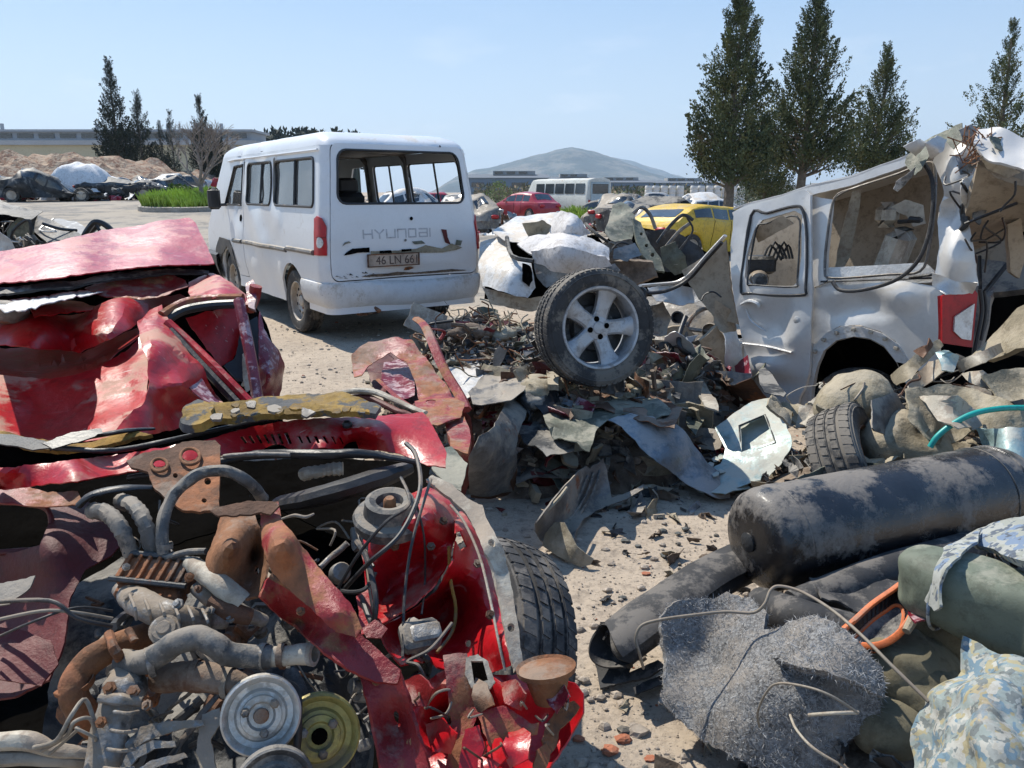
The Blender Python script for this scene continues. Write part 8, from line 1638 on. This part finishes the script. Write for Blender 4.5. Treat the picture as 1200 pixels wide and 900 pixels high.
def cloths():
    rr = random.Random(4)
    c = AZ(1180, 716, .50); ax = (AZ(1290, 752, .50)-AZ(1108, 688, .50)).normalized(); R3 = basis(ax)
    r = thing('cushion', V((c.x, c.y, c.z-.1)), 'rolled grey green canvas cushion at the right edge', 'cushion'); b = MB(); blob(b, c, (.092, .092, .24), R3, .12, 9, 2, 56, 40, pw=.62); b.build('cover', m_cushion, r, smooth=80)
    b = MB(); b.tube([c+R3 @ V((.099*cos(t), .099*sin(t), -.13)) for t in [2*pi*k/36 for k in range(37)]], .004, 6, cap=False); b.build('piping', m_camo, r); b = MB(); b.tube([c+R3 @ V((.02, -.102+.0*k, -.2+.04*k)) for k in range(11)], .003, 5); b.build('seam', m_khaki, r)
    T('camo_cloth', m_camo, [(1080, 668), (1090, 652), (1110, 642), (1132, 632), (1150, 626), (1146, 640), (1128, 650), (1112, 668), (1104, 690), (1108, 712), (1098, 716), (1084, 700), (1078, 684)], [(1080, 668, 'z', .52), (1150, 626, 'z', .60), (1112, 668, 'z', .60), (1098, 716, 'z', .50)], 'pale blue camouflage cloth wrapped round the end of the canvas cushion', 'cloth', amp=.012, freq=8, step=4, thick=.006, fold=soft)
    T('camo_cloth', m_camo, [(1138, 634), (1165, 622), (1200, 612), (1290, 590), (1290, 690), (1200, 668), (1170, 650), (1145, 645)], [(1138, 634, 'z', .56), (1290, 590, 'z', .62), (1290, 690, 'z', .56), (1200, 640, 'z', .63)], 'pale grey camouflage sack behind the canvas cushion', 'cloth', amp=.02, freq=7, step=5, thick=.02, fold=soft, seed=3)
    T('patterned_cloth', m_floral, [(1136, 757), (1150, 762), (1175, 778), (1200, 790), (1290, 800), (1290, 960), (1066, 960), (1068, 915), (1072, 880), (1080, 850), (1092, 822), (1108, 795), (1122, 775)], [(1136, 757, 'z', .44), (1200, 790, 'z', .46), (1290, 860, 'z', .42), (1066, 930, 'z', .22), (1080, 850, 'z', .30), (1150, 830, 'z', .46), (1180, 900, 'z', .42), (1120, 880, 'z', .38)], 'pale blue patterned cloth in the bottom right corner', 'cloth', amp=.045, freq=9, step=4.5, thick=.008, fold=soft, seed=6, rag=.6)
    for i, (px, py, z, rx, ry, rz, a, lab) in enumerate(((1060, 770, .30, .13, .10, .07, .4, 'bulging olive cloth bundle right of the felt'), (1085, 800, .27, .12, .09, .07, .9, 'creased olive cloth between the felt and the patterned cloth'), (1050, 845, .20, .11, .10, .07, .2, 'dark olive rag below the right side of the felt'), (1095, 735, .34, .12, .07, .06, 2.6, 'olive cloth fold under the canvas cushion'))):
        b = MB(); blob(b, AZ(px, py, z), (rx, ry, rz), M4.Rotation(a, 3, 'Z'), .32, 9, i+3, 44, 30); b.top('olive_cloth', m_olivecl, lab, 'cloth', 'olive cloths', smooth=80)
    b = MB(); b.tube([AZ(1010, 880, .06), AZ(1040, 890, .08), AZ(1075, 905, .08)], .010, 6, smooth=3); b.top('stick', m_rust, 'brown stick poking out under the olive rag', 'stick')
cloths()
def bundle():
    c = AY(1006, 486, 3.45); b = MB(); blob(b, c, (.20, .17, .19), M4.Rotation(.3, 3, 'Y'), .16, 7, 4, 52, 34); b.top('padding_bundle', m_khaki, 'round dusty khaki bundle of padding in front of the silver wreck wheel', 'bundle', smooth=70)
    b = MB(); blob(b, AY(1056, 520, 3.2), (.20, .15, .14), M4.Rotation(-.4, 3, 'Z'), .2, 8, 7, 44, 28); b.top('padding_bundle', m_khaki, 'flattened khaki bundle behind the black tank', 'bundle', smooth=70)
    r = thing('old_tyre', AZ(965, 545, 0), 'worn dusty tyre half buried behind the left end of the tank', 'tyre'); cc = AY(1008, 556, 3.15); make_wheel(r, cc-V(r.location), V((.72, -.45, .5)), .31, .2, 'steel', 'tyre', m_tyre, m_rust, 46)
    S = [(m_khaki, [(1046, 440), (1060, 425), (1085, 405), (1100, 398), (1104, 406), (1085, 425), (1065, 445), (1052, 452)], 3.6, 'torn khaki strip pointing at the tail lamp'), (m_ivory, [(1060, 448), (1090, 425), (1120, 415), (1130, 420), (1110, 436), (1080, 455), (1066, 460)], 3.55, 'pale torn strip lying across the bundle'),
         (m_teal, [(1098, 414), (1112, 410), (1122, 418), (1118, 436), (1104, 434)], 3.5, 'small pale blue scrap under the tail lamp'), (m_ivory, [(1120, 425), (1150, 412), (1172, 402), (1176, 412), (1155, 425), (1125, 436)], 3.5, 'white torn strip right of the pale blue scrap'),
         (m_ivory, [(1128, 438), (1150, 436), (1172, 446), (1184, 458), (1176, 464), (1160, 458), (1140, 450)], 3.45, 'curved ivory trim piece at the right of the strips'), (m_rust, [(1070, 412), (1085, 404), (1090, 396), (1094, 404), (1082, 420)], 3.62, 'brown torn stick among the strips'),
         (m_khaki, [(1056, 462), (1100, 450), (1150, 462), (1190, 470), (1270, 480), (1270, 520), (1200, 512), (1150, 505), (1110, 520), (1085, 518), (1062, 490)], 3.2, 'crumpled dusty khaki sheet behind the turquoise hose'), (m_teal, [(1140, 505), (1180, 500), (1270, 505), (1270, 560), (1215, 552), (1180, 545), (1150, 530)], 2.95, 'pale green dusty sheet behind the right end of the tank'),
         (m_ivory, [(1085, 470), (1120, 462), (1135, 478), (1150, 500), (1120, 508), (1100, 495)], 3.1, 'pale wrinkled liner in the middle of the right heap'), (m_khaki, [(1150, 440), (1200, 430), (1270, 420), (1270, 470), (1210, 478), (1170, 468)], 3.3, 'dusty rag below the open tailgate'),
         (m_olive, [(930, 560), (965, 548), (1005, 540), (1040, 545), (1010, 560), (960, 572)], 2.9, 'olive flap between the tyre and the tank'), (m_grey, [(1020, 470), (1046, 462), (1060, 480), (1044, 510), (1024, 500)], 3.25, 'grey torn flap on the round bundle'), (m_black, [(1186, 470), (1270, 455), (1270, 475), (1200, 484)], 3.15, 'black strip at the right edge above the hose')]
    for i, (m, P, Y, lab) in enumerate(S): T('torn_strip' if i < 6 else 'torn_sheet', m, P, [(a, c_, 'y', Y+.0035*(P[0][1]-c_)+.1*sin(a*.11+i)) for a, c_ in P], lab, 'scrap', amp=.035 if i > 5 else .015, freq=7, step=5, seed=i, thick=.006, fold=None if i % 2 else soft, group='torn strips and sheets in the right heap')
    for i in range(34):
        x = rr_b.uniform(950, 1210); y = rr_b.uniform(405, 470); Yd = rr_b.uniform(3.3, 3.7); p = AY(x, y+30, Yd); P = [p]
        for q in range(4): P.append(P[-1]+V((rr_b.gauss(.03, .05), rr_b.gauss(0, .04), rr_b.gauss(0, .03))))
        if i == 0: BW.append(None)
        b = MB(); b.tube(P, rr_b.uniform(.002, .007), 5, smooth=4); b.top('loose_wire', (m_gwire, m_rust, m_ivory, m_cable)[i % 4], ('grey', 'rusty', 'pale', 'black')[i % 4]+' wire sticking out of the right heap below the tail lamp', 'wire', ('grey', 'rusty', 'pale', 'black')[i % 4]+' wires in the right heap', smooth=60)
    b = MB(); b.tube([AY(1090, 524, 2.95), AY(1098, 512, 2.95), AY(1115, 498, 2.95), AY(1140, 485, 2.95), AY(1170, 479, 2.95), (AY(1205, 478, 2.95)), AY(1260, 482, 2.9)], .0115, 12, smooth=6); b.top('hose', m_green_h, 'turquoise hose curving behind the black tank', 'hose', smooth=60)
    rr = random.Random(18)
    for k in range(26):
        x = rr.uniform(1.25, 2.6); y = rr.uniform(3.0, 3.9); c = V((x, y, .32+rr.uniform(-.05, .14))); s = rr.uniform(.05, .13); B = basis(V((rr.gauss(0, .6), rr.gauss(-.4, .6), 1))); sd_ = rr.randrange(9)
        G = [[c+B @ V((s*(i-4)*.3, s*(j-3)*.25, 0))+V((0, 0, s*.35*soft(V((i*.5, j*.5, k)), sd_))) for j in range(7)] for i in range(9)]; b = MB(); b.grid(G, .012); b.top('padding_scrap', m_khaki if k % 3 else m_ivory, 'torn %s padding in the heap behind the tank' % ('khaki' if k % 3 else 'ivory'), 'scrap', ('khaki' if k % 3 else 'ivory')+' padding behind the tank', smooth=70)
rr_b = random.Random(40); BW = []
bundle()
lumps()
